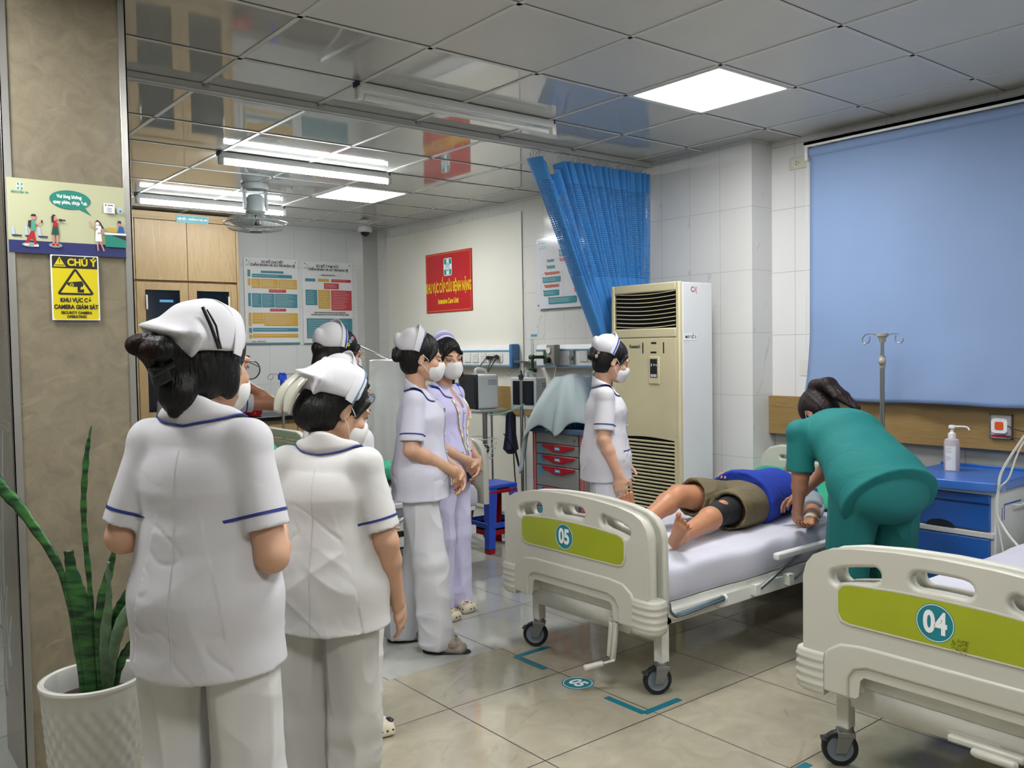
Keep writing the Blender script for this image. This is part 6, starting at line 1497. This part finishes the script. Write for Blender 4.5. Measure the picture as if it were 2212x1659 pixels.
            d += upm*(.0045*(crease(A_+seed, seed+7, 3)-.3)+.0045*(crease(B_2*.8+seed*2, seed+8, 3)-.3))+.004*lowm*(ridge(C_*.8+seed, seed+9)-.5)*upm-.003*upm*crease(A_*1.7+9, seed+11, 8)
            d = np.where(u_ > .36, np.maximum(d, -.002), d)
            d = np.where(u_ < .12, np.maximum(d, -.003), d)
            for s2_, (a2, d2, e2, sd2) in ends.items():
                w2 = (v-a2) @ d2; r2 = np.linalg.norm((v-a2)-np.outer(w2, d2), axis=1); m2 = (r2 < .13)&(w2 > .03)
                d = np.where(m2, d*np.clip((sleeve-.03-w2)/.08, .12, .8), d)
            return d*fa
        so, sv, sF = npmesh('uniform_shirt' if top == 'shirt' else ('scrub_top' if top == 'scrub' else 'tee_shirt'), *g.mesh(), topm, t, disp=fd_, rel=1)
        T = bvh(sv, sF)
        if top == 'shirt':
            for s_, (a, d, end, sdv) in ends.items():
                c = Vector(end-d*.034); u1 = nrm(sdv); v1 = np.cross(d, u1); rings = []
                for off_ in (-.0035, .0035):
                    pr_ = []
                    for i in range(40):
                        q = 2*PI*i/40; r_ = Vector(u1*math.cos(q)+v1*math.sin(q)); cc = c+Vector(d)*off_; hit = T.ray_cast(cc, r_, .16)
                        dist = hit[3] if hit[0] is not None else .07
                        pr_.append(cc+r_*(min(dist, .092)+.0016))
                    rings.append(pr_)
                b = MB(); n = 40; b.add(rings[0]+rings[1], [(i, (i+1) % n, n+(i+1) % n, n+i) for i in range(n)]); mk('sleeve_piping', b, pipe, so, **W)
            # collar
            nk = j['neck']; cb = MB(); inner = []; outer = []; n = 40
            for i in range(n+1):
                a = R(-152+304*i/n); back = math.cos(a); sd_ = math.sin(a)   # a = 0 at the nape
                ip = nk+X_*sd_*.058-fw*(back*.056-.004)+up*(.044*max(-.2, back)+.010-.060*max(0, -back))
                wid = .010+.032*(1-abs(back))+.050*max(0, -back)
                op = nk+X_*sd_*(.062+wid)-fw*(back*(.058+wid*.75)-.004); h0 = T.ray_cast(Vector(op+up*.12), Vector(-up), .3)
                zc = (Vector(h0[0]) if h0[0] is not None else Vector(op-up*.02))+Vector(up)*.007
                inner.append(Vector(ip)); outer.append(zc)
            col = []
            for i in range(n+1):
                a, b_ = inner[i], outer[i]; mid = (a+b_)/2+Vector(up)*.024+(b_-a)*.12
                for q in (0, .25, .5, .75, 1): col.append(a*(1-q)**2+mid*2*q*(1-q)+b_*q*q)
            cb.add(col, [(i*5+k, i*5+k+1, (i+1)*5+k+1, (i+1)*5+k) for i in range(n) for k in range(4)]); co_ = mk('collar', cb, topm, so, solid=.003, ang=180, **W)
            mk('collar_piping', MB().tube([p+Vector(up)*.001 for p in outer], .0028, 6), pipe, co_, **W)
            if epaulet:
                for s_ in (-1, 1):
                    def ep(u, v, s_=s_):
                        p = nk+X_*s_*(.098+.046*u)+fw*(.042-.062*v)*(1-.25*u); h0 = T.ray_cast(Vector(p+up*.15), Vector(-up), .3)
                        return (h0[0] if h0[0] is not None else Vector(p))+Vector(up)*.012
                    mk('epaulet', MB().grid(ep, 8, 8), royal, so, solid=.0012, **W)
            # front placket, pockets edged in navy
            def onfront(x, z, out=.002, s_=1):
                p = j['pelvis']+X_*x+up*z; h0 = T.ray_cast(Vector(p+fw*.4*s_), Vector(-fw*s_), .5); return (h0[0] if h0[0] is not None else Vector(p+fw*.12*s_))+Vector(fw)*out*s_
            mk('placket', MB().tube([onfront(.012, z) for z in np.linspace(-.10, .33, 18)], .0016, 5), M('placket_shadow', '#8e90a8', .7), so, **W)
            for k in range(4):
                c = onfront(.0, .02+.085*k); mk('button', MB().ball(tuple(c), .006, 10, 6), cloth, so, **W)
            for s_ in (-1, 1):
                mk('pocket_edge', MB().tube([onfront(s_*x, .055+.012*(x-.05)) for x in np.linspace(.045, .14, 9)], .0028, 6), pipe, so, **W)
            mk('back_seam', MB().tube([onfront(.0, z, .0005, -1) for z in np.linspace(-.11, .36, 22)], .0011, 5), M('seam_grey', '#bcbcc0', .8), so, **W)
    pl_ = plump
    if legm is not None and legs:
        pts = np.array([j[k] for k in ('pelvis', 'waist', 'hipR', 'hipL', 'kneeR', 'kneeL', 'ankR', 'ankL')]); lo = pts.min(0)-(.27 if top == 'scrub' else .19); hi = pts.max(0)+(.26 if top == 'scrub' else .18); lo[2] = max(lo[2], -.01) if rot is None else lo[2]
        g = Vol(lo, hi, cres); short = top == 'tee'
        g.ecap(j['pelvis']-up*.02, j['waist']-up*.03, (.155*pl_, .112*pl_), (.13*pl_, .095*pl_), side=X_, k=.03)
        if rot is None or True: g.ell(j['pelvis']-fw*(.0 if top == 'scrub' else .02)*pl_-up*(.05 if top == 'scrub' else .02), ((.150*pl_, .092*pl_, .12*pl_) if top == 'scrub' else (.145*pl_, .088*pl_, .10*pl_)), np.stack([X_, fw, up], 1), .10 if top == 'scrub' else .04)
        cuts = []
        for A, B_, Cc in (('hipR', 'kneeR', 'ankR'), ('hipL', 'kneeL', 'ankL')):
            if short:
                d = nrm(j[B_]-j[A]); end = j[A]+d*.28; sub_a, sub_b = (.095*pl_, .10*pl_), (.105, .098)
                sub = Vol(np.minimum(j[A], end)-.16, np.maximum(j[A], end)+.16, cres); sub.lo = g.lo+np.round((sub.lo-g.lo)/g.h)*g.h; sub.ax = [(sub.lo[i]+g.h*np.arange(sub.n[i])).astype(np.float32) for i in range(3)]
                sub.ecap(j[A], end+d*.03, sub_a, sub_b, side=X_, k=0); sub.cut(end, d); sub.ecap(end-d*.05, end+d*.06, tuple(x-.012 for x in sub_b), tuple(x-.012 for x in sub_b), side=X_, k=0, op='s', rz=.15)
                o = np.round((sub.lo-g.lo)/g.h).astype(int); a0 = np.maximum(o, 0); b0 = np.minimum(o+sub.n, g.n); q = tuple(slice(a0[i], b0[i]) for i in range(3)); q2 = tuple(slice(a0[i]-o[i], b0[i]-o[i]) for i in range(3)); g.put(q, sub.D[q2], .02)
            else:
                g.ecap(j[A], j[B_], ((.098*pl_, .104*pl_) if top == 'scrub' else (.080*pl_, .092*pl_)), (.076*pl_, .076*pl_), side=X_, k=.02); g.ecap(j[B_], j[Cc]-V(0, 0, .04), (.076*pl_, .076*pl_), (.074*pl_, .080*pl_), side=X_, k=.02)
        if not short: g.cut((0, 0, j['ankR'][2]-.062+.0), (0, 0, -1))
        def ft(v):
            z = v[:, 2]; P = np.stack([v[:, 0]*11, v[:, 1]*11, v[:, 2]*2.2], 1)+seed*1.7
            low = np.clip((.30-z)/.25, 0, 1)
            d = .012*(ridge(P, seed+2)-.5)+.009*(crease(P*1.6, seed+5, 3)-.3)+.007*(crease(np.stack([v[:, 0]*6+z*5, v[:, 1]*6, z*6-v[:, 0]*4], 1), seed+12, 3)-.3)+.012*low*(ridge(np.stack([v[:, 0]*7, v[:, 1]*7, v[:, 2]*13], 1), seed+6)-.5)
            return d*(foldamp if not short else .6)*np.clip((.80-z)/.12, 0, 1)-(.004 if top == 'shirt' else 0)*(z > .78)
        npmesh('shorts' if short else 'trousers', *g.mesh(), legm, t, disp=ft, rel=1)
    # ---------------- shoes
    if legs and shoes in ('clog', 'sandal', 'black'):
        for s_, Cc in ((1, 'ankR'), (-1, 'ankL')):
            fdir = (feet or {}).get(Cc[-1], ((0.12*s_, 1, 0), None))[0]; fd = nrm(V(fdir[0], fdir[1], 0)); sdv = np.cross(fd, V(0, 0, 1)); c = V(j[Cc][0], j[Cc][1], 0)
            lift = j[Cc][2]-.085; c = c+V(0, 0, lift)
            g = Vol(np.minimum(c-fd*.10, c+fd*.22)-.08, np.maximum(c-fd*.1, c+fd*.22)+.10, .004)
            th = .035 if shoes == 'sandal' else .02
            g.ecap(c-fd*.035+V(0, 0, th*.55), c+fd*.125+V(0, 0, th*.55), (.038, th*.75), (.050, th*.75), side=sdv, k=.0)
            if shoes != 'sandal':
                g.ecap(c+fd*.03+V(0, 0, .045), c+fd*.125+V(0, 0, .030), (.043, .038), (.046, .026), side=sdv, k=.02); g.ecap(c-fd*.03+V(0, 0, .03), c+fd*.03+V(0, 0, .04), (.040, .03), (.042, .034), side=sdv, k=.02)
                g.ecap(c-fd*.02+V(0, 0, .08), c+fd*.02+V(0, 0, .085), (.028, .05), (.028, .04), side=sdv, k=.01, op='s')
            else:
                g.ecap(c+fd*.03+V(0, 0, .055), c+fd*.10+V(0, 0, .045), (.047, .030), (.049, .022), side=sdv, k=.01); g.ecap(c-fd*.04+V(0, 0, .05), c+fd*.0+V(0, 0, .055), (.037, .035), (.041, .03), side=sdv, k=.02)
                g.ecap(c+fd*.115+V(0, 0, .062), c+fd*.19+V(0, 0, .05), (.034, .02), (.03, .014), side=sdv, k=.004, op='s')
            g.cut((0, 0, lift+.002), (0, 0, -1))
            sh, shv, shF = npmesh('shoe', *g.mesh(), shoem or M('croc_cream', '#cfc6ae', .5), t, rel=2)
            BT = bvh(shv, shF); c3 = Vector(c)
            if shoes == 'clog':
                hb_ = MB()
                for q in range(5):
                    for sg in (-1, 1):
                        p = c3+Vector(fd)*(.05+.025*q)+Vector(sdv)*sg*.09+Vector((0, 0, .028)); h0 = BT.ray_cast(p, Vector(sdv)*-sg, .2)
                        if h0[0] is not None: hb_.ball(tuple(h0[0]), .0055, 8, 6, sc=(1, 1, .7))
                mk('vent_holes', hb_, M('vent_hole', '#2b2723', .7), sh, **W)
                cols = ('#d98f3a', '#c96f86', '#7f74c4', '#5f9a5f', '#d8c04a') if seed != 4 else ('#1d1e26', '#202436', '#cfcac0')
                for q in range(len(cols)*2 if seed != 4 else 3):
                    p = c3+Vector(fd)*(.06+.075*rs.rand())+Vector(sdv)*(rs.rand()-.5)*.06+Vector((0, 0, .2)); h0 = BT.ray_cast(p, Vector((0, 0, -1)), .3)
                    if h0[0] is not None: mk('shoe_charm', MB().ball(tuple(h0[0]), .008 if seed != 4 else .016, 8, 6, sc=(1, 1, .55)), M('charm_'+cols[q % len(cols)][1:], cols[q % len(cols)], .4), sh, **W)
            if shoes == 'sandal':
                for q in (.045, .085):
                    P = []
                    for i in range(13):
                        a = R(-80+160*i/12); o_ = c3+Vector(fd)*q+Vector((0, 0, .03)); r_ = Vector(sdv)*math.sin(a)+Vector((0, 0, 1))*math.cos(a); h0 = BT.ray_cast(o_+r_*.12, -r_, .15); P.append((h0[0] if h0[0] is not None else o_+r_*.05)+r_*.002)
                    mk('strap', MB().tube(P, .013, 8, flat=(.25, 1)), M('sandal_strap', '#8d8374', .6), sh, **W)
                    k_ = P[4]; mk('buckle', MB().box(tuple(k_-Vector((.011, .011, -.001))), tuple(k_+Vector((.011, .011, .006)))), M('buckle', '#4b4640', .35), sh, bevel=.002, **W)
                mk('outsole', MB().grid(lambda u, v: tuple(c3+Vector(fd)*(-.072+.245*u)+Vector(sdv)*(v-.5)*2*(.036+.014*math.sin(PI*min(1, u*1.15+.05)))*math.sqrt(max(0, 1-(2*u-1)**6))+Vector((0, 0, .002))), 24, 6), M('outsole', '#1c1b1a', .6), sh, solid=.008, **W)
    t['_'] = 0; del t['_']
    return t, j, H_, Hm
def eyes_x(e): return {'right': .003, 'left': -.003}.get(e, 0)
trw = M('trousers_white', '#cfcfcd', .85, var=.02, bump=.08, bscale=30); trl = M('trousers_lavender', '#c6c3dd', .85, var=.02); trc = M('trousers_cool', '#cbcbd0', .85, var=.02)
clasp = dict(elR=(.19, -.02, 1.01), elL=(-.19, -.02, 1.01), wrR=(.055, .175, .885), wrL=(-.045, .185, .875))
claspH = dict(R=((-.55, .25, -.75), (-.5, -.5, .1), (.5, .6, .5, .5), (-.2, .8, .3)), L=((.55, .2, -.75), (.5, -.6, .1), (.4, .5, .5, .6), (.2, .8, .3)))
bent = dict(elR=(.185, -.03, .985), elL=(-.18, -.05, 1.02), wrR=(.11, .15, 1.0), wrL=(-.11, .15, 1.0), head=(0, .04, 1.415), shR=(.124, -.01, 1.24), shL=(-.124, -.01, 1.24))
if True:
    p1_ = person('foremost nurse at the left seen from behind, spectacles and dark claw clip in her hair', (.735, 2.10, 0), 38, 1.045, foldamp=.75, J=bent, head=(-8, 8, 0), topm=cloth, legm=trw, hair='claw', cap=('kerchief', cloth, ()), glasses=(M('rim_dark', '#16131c', .3), .024, .0016), seed=11, shoes='black', shoem=M('shoe_white', '#cfcfca', .5), epaulet=False, shirt_len=.03, eyes='right', cres=.0045)
if True:
    p2_ = person('shorter nurse in white uniform seen from behind with a big pearly hair claw', (1.155, 2.28, 0), 38, .955, J=dict(elR=(.185, -.01, 1.01), wrR=(.18, .09, .80), head=(.01, .06, 1.40), neck=(0, 0, 1.285), shR=(.126, -.01, 1.24), shL=(-.126, -.01, 1.24), hipR=(.072, 0, .82), kneeR=(.065, .01, .45), ankR=(.055, -.01, .085)), head=(-36, 24, 0), topm=M('uniform_warm', '#cbcac8', .82, var=.015, bump=.08, bscale=30), legm=M('trousers_warm', '#c0bfba', .85, var=.02), hair='tucked', cap=('kerchief', cloth, ((.12, .05),), M('stripe_sea', '#1f6f9c', .6)), seed=12, shoes='black', shoem=M('shoe_white', '#cfcfca', .5), epaulet=False, cres=.0045)
if True:
    p3_ = person('tall nurse with gold rimmed spectacles and long ponytail, tiny flower pins on her cap', (2.0, 3.825, 0), 6, 1.027, J=clasp, hands=claspH, head=(0, 8, 0), legm=trw, hair='low_ponytail', cap=('band', cloth, ((.32, .13),)), glasses=(gold_f, .024, .0011), seed=3, shoes='black', shoem=black, eyes='right')
if True:
    p4, *_ = person('nurse with blue rimmed glasses half hidden behind the nurse with the pearly hair claw', (1.60, 3.05, 0), 15, .938, J=dict(clasp, head=(0, .04, 1.44)), head=(-12, 20, 0), legm=trw, hair='tucked', cap=('band', cloth, ((.22, .13),)), glasses=(M('rim_blue', '#1d3f86', .3), .024, .0016), seed=4, shoes='clog', feet=dict(R=((.3, 1, 0), None), L=((.3, 1, 0), None)))
if True:
    p5_ = person('nurse in white uniform and grey strap sandals with clasped hands, left of the lavender one', (2.39, 3.705, 0), -40, 1.01, J=dict(clasp, kneeR=(.08, .05, .45), kneeL=(-.08, -.02, .45), ankR=(.075, .07, .085), ankL=(-.10, -.13, .085)), hands=claspH, head=(14, 10, 0), topm=cloth2, legm=trc, hair='bun', cap=('band', cloth, ((.05, .04),), pipe), seed=5, shoes='sandal', shoem=M('sandal_grey', '#8f8577', .6), eyes='down')
if True:
    p6_ = person('nurse in lavender uniform with a patterned lanyard and cream clogs, looking at the camera', (2.81, 4.09, 0), -66, 1.00, J=clasp, hands=claspH, head=(-28, 6, 4), topm=lav, legm=trl, hair='long', cap=('band', M('cap_lavender', '#cfcbe6', .8), ((.20, .05), (.42, .04)), pipe), seed=6, shoes='clog', feet=dict(R=((.25, 1, 0), None), L=((.35, 1, 0), None)))
if True:
    p7_ = person('nurse looking down beside the air conditioner, arms hanging, fluffy scrunchie in her hair', (3.55, 3.56, 0), -38, .99, J=dict(wrR=(.20, .05, .80), wrL=(-.17, .12, .82), elL=(-.19, .0, 1.0), head=(0, .045, 1.44)), hands=dict(R=((.02, .15, -1), (-1, .2, 0), (.25, .3, .35, .4), (0, 1, 0)), L=((.05, .3, -1), (1, .1, 0), (.9, 1.0, 1.1, 1.1), (0, 1, 0))), head=(12, 20, 0), topm=cloth, legm=trc, hair='bun', cap=('band', cloth, ((.32, .12),)), seed=7, shoes='black', shoem=M('shoe_white', '#cfcfca', .5), eyes='down')
if True:
    p8, *_ = person('nurse behind the foremost one, only a raised bent arm and grey sleeve showing', (1.585, 4.60, 0), 70, 1.0, J=dict(elR=(.385, .02, 1.225), wrR=(.185, .06, 1.385)), hands=dict(R=((-.7, .0, .7), (-.5, -.2, -.5), (.3, .3, .3, .3), (0, 1, 0))), topm=M('uniform_grey', '#b9bac2', .82), legm=trc, hair='tucked', cap=('band', cloth), seed=8, shoes='black', shoem=M('shoe_white', '#cfcfca', .5), eyes=False, sleeve=.15, skinm=skin_d)
HD = 64
def Lc(x, y, z, o=(3.79, 2.08), hd=64, sc=1.0):
    a = R(hd-90); dx, dy = (x-o[0])/sc, (y-o[1])/sc; return (dx*math.cos(a)+dy*math.sin(a), -dx*math.sin(a)+dy*math.cos(a), z/sc)
if True:
    J9 = dict(pelvis=(0, -.05, .86), waist=(0, .07, .96), chest=(0, .20, 1.045), neck=(0, .345, 1.13), head=(.01, .445, 1.15), hipR=(.10, -.03, .82), hipL=(-.10, -.03, .82), kneeR=(.12, .02, .45), kneeL=(-.12, .02, .45), ankR=(.13, -.03, .085), ankL=(-.13, -.03, .085),
              shR=(.18, .30, 1.075), shL=(-.185, .30, 1.07), elL=Lc(3.745, 2.42, .86), wrL=Lc(3.79, 2.465, .685), elR=Lc(4.08, 2.46, .88), wrR=Lc(3.98, 2.56, .73))
    p9, *_ = person('doctor in teal green scrubs with a ponytail bending over the patient on bed 05', (3.79, 2.08, 0), HD, 1.0, J=J9, head=(8, 62, 0), plump=1.2, top='scrub', topm=scrub, legm=M('scrub_green_trousers', '#036462', .82, var=.03), hair='high_ponytail', hairmat=hair_b, seed=9, shoes='black', shoem=M('shoe_grey', '#6b6f72', .5), skinm=M('skin_arm', '#a9795f', .45, sub=.15), eyes=False, hands=dict(L=((.2, .4, -.9), (.6, .2, -.2), (.7, .8, .8, .8), (.3, .6, .3)), R=((-.6, .5, -.5), (-.3, -.2, -.9), (.5, .5, .5, .5), (-.5, .2, .3))), foldamp=.6, sleeve=.19, shirt_len=-.01)
if True:
    RL = Matrix(((0, 0, 1), (1, 0, 0), (0, 1, 0)))   # local x->world y, y->z, z->x
    O10 = (3.07, 2.90, .66)
    def Lp(x, y, z): return (y-O10[1], z-O10[2], x-O10[0])
    J10 = dict(pelvis=Lp(3.93, 2.88, .665), waist=Lp(4.08, 2.89, .67), chest=Lp(4.22, 2.90, .675), neck=Lp(4.37, 2.92, .68), head=Lp(4.53, 2.93, .73), hipL=Lp(3.89, 2.80, .65), hipR=Lp(3.89, 2.96, .65),
               kneeL=Lp(3.54, 2.74, .665), ankL=Lp(3.13, 2.655, .615), kneeR=Lp(3.52, 3.0, .72), ankR=Lp(3.17, 2.95, .62), shL=Lp(4.34, 2.76, .665), shR=Lp(4.34, 3.08, .665), elL=Lp(4.10, 2.58, .615), wrL=Lp(3.91, 2.475, .605), elR=Lp(4.10, 3.18, .63), wrR=Lp(3.98, 3.02, .77))
    p0_ = person('patient in blue shirt and khaki shorts lying on bed 05 with a black knee brace', O10, 0, 1.0, rot=RL.to_euler(), J=J10, head=(0, -6, 0), mask=False, top='tee', topm=M('tee_blue', '#13359f', .85, var=.06, bump=.15, bscale=30), legm=M('khaki_shorts', '#6d6247', .85, var=.05, bump=.15, bscale=30), shoes='bare', hair='patient', skinm=M('skin_patient', '#b9815f', .45, sub=.15, var=.05, vscale=18), seed=10, hres=.0034, plump=1.08, feet=dict(L=((-.7, .75, -.45), None), R=((.1, 1, -.2), None)), hands=dict(L=((-.25, -.02, -1), (0, 1, 0), (.25, .3, .3, .35), (-1, 0, 0)), R=((-.4, .3, -.9), (0, -1, 0), .4, (-1, 0, 0))), sleeve=.17, shirt_len=-.06)

if True:
    q, j_, H1, Hm1 = p0_
    K, Hp, An = j_['kneeL'], j_['hipL'], j_['ankL']; d1 = nrm(Hp-K); d2 = nrm(An-K)
    g = Vol(K-.26, K+.26, .004); g.ecap(K+d1*.10, K, .074, .063, k=0, rz=.12); g.ecap(K, K+d2*.10, .063, .058, k=.02, rz=.12); g.cut(K+d1*.105, d1); g.cut(K+d2*.105, d2)
    up1 = nrm(V(-.35, 1, 0)); g.ell(K+up1*.066, (.026, .026, .026), None, 0, 's'); g.ell(K, (.0545, .0545, .0545), None, 0, 's') if False else None
    npmesh('knee_brace', *g.mesh(), M('brace_black', '#0d0e12', .75, bump=.2, bscale=40), q, rel=1)
    mk('kneecap', MB().ball(tuple(K+up1*.038), .0285, 16, 12), M('skin_patient', '#b9815f'), q, world=False)
    E1, S1, W1 = j_['elL'], j_['shL'], j_['wrL']; a1 = nrm(S1-E1)
    g = Vol(E1-.3, E1+.3, .005); g.ecap(E1+a1*.03, E1+a1*.17, (.060, .056), (.070, .062), k=0, rz=.15)
    npmesh('pressure_cuff', *g.mesh(), M('cuff_grey', '#8e959c', .7, bump=.3, bscale=30), q, rel=1, disp=lambda v: .004*(ridge(v*30, 3)-.5))
    mk('cuff_flap', MB().grid(lambda u, v: tuple(E1+a1*(.0+.15*u)+V(-.01-.02*math.sin(PI*v), .02-.085*v, 0)+V(-.055, .0, .0)+V(0, 0, -.16*v*(1-.3*u)+.02*math.sin(5*u))), 14, 14), M('cuff_grey', '#8e959c'), q, solid=.006, world=False)
    b = MB(); ax = nrm(W1-E1); b.tube([tuple(W1-ax*.055), tuple(W1-ax*.01)], [.033, .029], 20); mk('wrist_bandage', b, M('bandage_pale', '#b9bfae', .8, bump=.3), q, world=False)
    cable('infusion_tube', [(3.93, 2.465, .635), (4.0, 2.46, .60), (4.08, 2.47, .585), (4.12, 2.50, .575), (4.3, 2.52, .58)], .003, tubm, 'thin tube running from the patient\'s bandaged wrist over the mattress', 'tube')
# ------------------------------------------------------------------ small things the nurses wear
def person_by(txt):
    for o in bpy.data.objects:
        if o.get('category') == 'person' and txt in o['label']: return o
def kid(o, nm):
    for c in o.children_recursive:
        if c.name.split('.')[0] == nm: return c
def worn(H_, fn, name, m, par, **k):
    b = MB(); fn(b, lambda *a: tuple(H_(*a))); return mk(name, b, m, par, world=False, **k)
pearl = M('pearl_shell', '#d8d8c8', .22, coat=.5, alpha=.93)
if True:
    q, j_, H1, Hm1 = p1_
    h = kid(q, 'hair'); cp = kid(q, 'nurse_cap')
    worn(H1, lambda b, H: b.grid(lambda u, v: H(-.030+.055*u, -.155-.012*math.sin(PI*u)+.012*v, -.028-.040*v*(.6+.4*math.sin(PI*u))), 12, 8).tube([H(-.04, -.140, -.03), H(0, -.166, -.045), (H(.03, -.145, -.02))], .006, 8), 'hair_claw', M('claw_black', '#16181b', .3), q, solid=.005)
    worn(H1, lambda b, H: b.tube([H(.060, -.104, .112), H(.080, -.098, .072), H(.094, -.082, .022)], .0040, 8).tube([H(.068, -.098, .108), H(.088, -.090, .072), H(.096, -.078, .022)], .0026, 8), 'hair_clip', M('clip_black', '#111214', .25), q)
    worn(H1, lambda b, H: b.ball(H(-.055, -.160, .022), .030, 16, 12, sc=(1.1, 1, .85)).ball(H(-.015, -.166, .010), .026, 16, 12, sc=(1.1, 1, .85)), 'hair_bun', M('auburn_hair', '#200e0a', .62, spec=.2, bump=.8, bscale=120, stretch=(1, 1, .2)), h)
if True:
    q, j_, H1, Hm1 = p2_
    for a, sx in ((-.075, 1), (-.012, -1)):
        def fn(b, H, a=a, sx=sx):
            b.grid(lambda u, v: H(a+(.5-v)*.045+(.018+.014*math.sin(PI*v))*(2*u-1), -.132-.020*math.sin(PI*v)-.008*(1-(2*u-1)**2), .055-.125*v), 8, 16)
        worn(H1, fn, 'pearl_claw', pearl, q, solid=.007, ang=180)
    worn(H1, lambda b, H: b.tube([H(-.06, -.148, .0), H(-.02, -.148, -.004)], .006, 8).tube([H(-.055, -.15, -.02), H(-.02, -.148, -.022)], .004, 8), 'claw_spring', pearl, q)
    worn(H1, lambda b, H: b.tube([H(.094, .0, .052), H(.097, -.012, -.004)], .0016, 6), 'hair_pin', grey_metal, q)
if True:
    q, j_, H1, Hm1 = p3_
    for (x, y, z, c) in ((.092, .0, .070, '#d98aa0'), (.093, -.01, .055, '#7fb4c8'), (.092, -.02, .038, '#d9c03a')):
        def fn(b, H, x=x, y=y, z=z):
            for k in range(5): a = 2*PI*k/5; b.ball(H(x, y+.006*math.cos(a), z+.006*math.sin(a)), .0038, 8, 6)
        worn(H1, fn, 'flower_pin', M('pin_'+c[1:], c, .4), kid(q, 'nurse_cap'))
if True:
    q, j_, H1, Hm1 = p7_
    def fn(b, H):
        for k in range(11): a = 2*PI*k/11; b.ball(H(.038*math.cos(a), -.098+.008*math.sin(a*3), .01+.042*math.sin(a)), .013, 10, 8)
    worn(H1, fn, 'scrunchie', M('scrunchie_beige', '#b8a695', .9, bump=.5, bscale=90), q)
def on_chest(q, j_, x, z, out=.004):
    so = kid(q, 'uniform_shirt'); T = BVHTree.FromPolygons([v.co for v in so.data.vertices], [tuple(p.vertices) for p in so.data.polygons])
    h = T.ray_cast(Vector((x, .5, z)), Vector((0, -1, 0)), .6); return (h[0] if h[0] is not None else Vector((x, .12, z)))+Vector((0, out, 0)), so
for key, xs in (('5', .065), ('7', .07)):
    if True:
        q, j_, H1, Hm1 = p5_ if key == '5' else p7_
        P, so = on_chest(q, j_, -xs, 1.12)
        b = mk('name_badge', MB().box((P.x-.026, P.y-.002, P.z-.042), (P.x+.026, P.y+.003, P.z+.035)), M('badge_grey', '#c9cdcb', .25), so, bevel=.003, world=False)
        mk('badge_reel', MB().cyl((P.x, P.y+.004, P.z+.06), (P.x, P.y-.004, P.z+.06), .013, seg=16).cyl((P.x, P.y, P.z+.05), (P.x, P.y, P.z+.035), .003, seg=8), grey_metal, b, world=False)
if True:
    q, j_, H1, Hm1 = p6_
    pts = []; so = kid(q, 'uniform_shirt'); T = BVHTree.FromPolygons([v.co for v in so.data.vertices], [tuple(p.vertices) for p in so.data.polygons])
    def surf(x, z):
        h = T.ray_cast(Vector((x, .5, z)), Vector((0, -1, 0)), .6); return (h[0] if h[0] is not None else Vector((x, .1, z)))+Vector((0, .005, 0))
    lm3 = M('lanyard_print', '#e3d9b8', .6); nt = lm3.node_tree; bs_ = nt.nodes['Principled BSDF']; vo = nn(nt, 'ShaderNodeTexVoronoi'); vo.inputs['Scale'].default_value = 55; tc = nn(nt, 'ShaderNodeTexCoord'); nt.links.new(tc.outputs['Object'], vo.inputs['Vector'])
    sp = nn(nt, 'ShaderNodeSeparateColor'); nt.links.new(vo.outputs['Color'], sp.inputs[0]); nt.links.new(ramp(nt, sp.outputs[0], [(.35, lin('#e6dfc6')), (.5, lin('#d98b6a')), (.62, lin('#c9b04a')), (.75, lin('#e9e4d2')), (.9, lin('#6f9a8a'))]), bs_.inputs['Base Color'])
    for s_ in (-1, 1):
        path = [surf(s_*x, z) for x, z in ((.060, 1.225), (.058, 1.17), (.048, 1.11), (.036, 1.05), (.022, .99), (.006, .94))]
        mk('lanyard', MB().tube(smoothpath(path, 4), .009, 8, flat=(1, .16) if False else (.22, 1)), lm3, so, world=False)
    P = surf(0, .91); mk('lanyard_tail', MB().tube([surf(0, .94), surf(0, .90), surf(-.002, .80)], .006, 8, flat=(.3, 1)), lm3, so, world=False); mk('name_badge', MB().box((P.x-.025, P.y, P.z-.15), (P.x+.025, P.y+.004, P.z-.08)), M('badge_dark', '#4a3f63', .4), so, bevel=.002, world=False)
    P = surf(-.075, 1.13); mk('chest_patch', MB().box((P.x-.016, P.y-.004, P.z-.022), (P.x+.016, P.y+.001, P.z+.022)), M('patch_white', '#dad9e2', .7), so, bevel=.002, world=False)
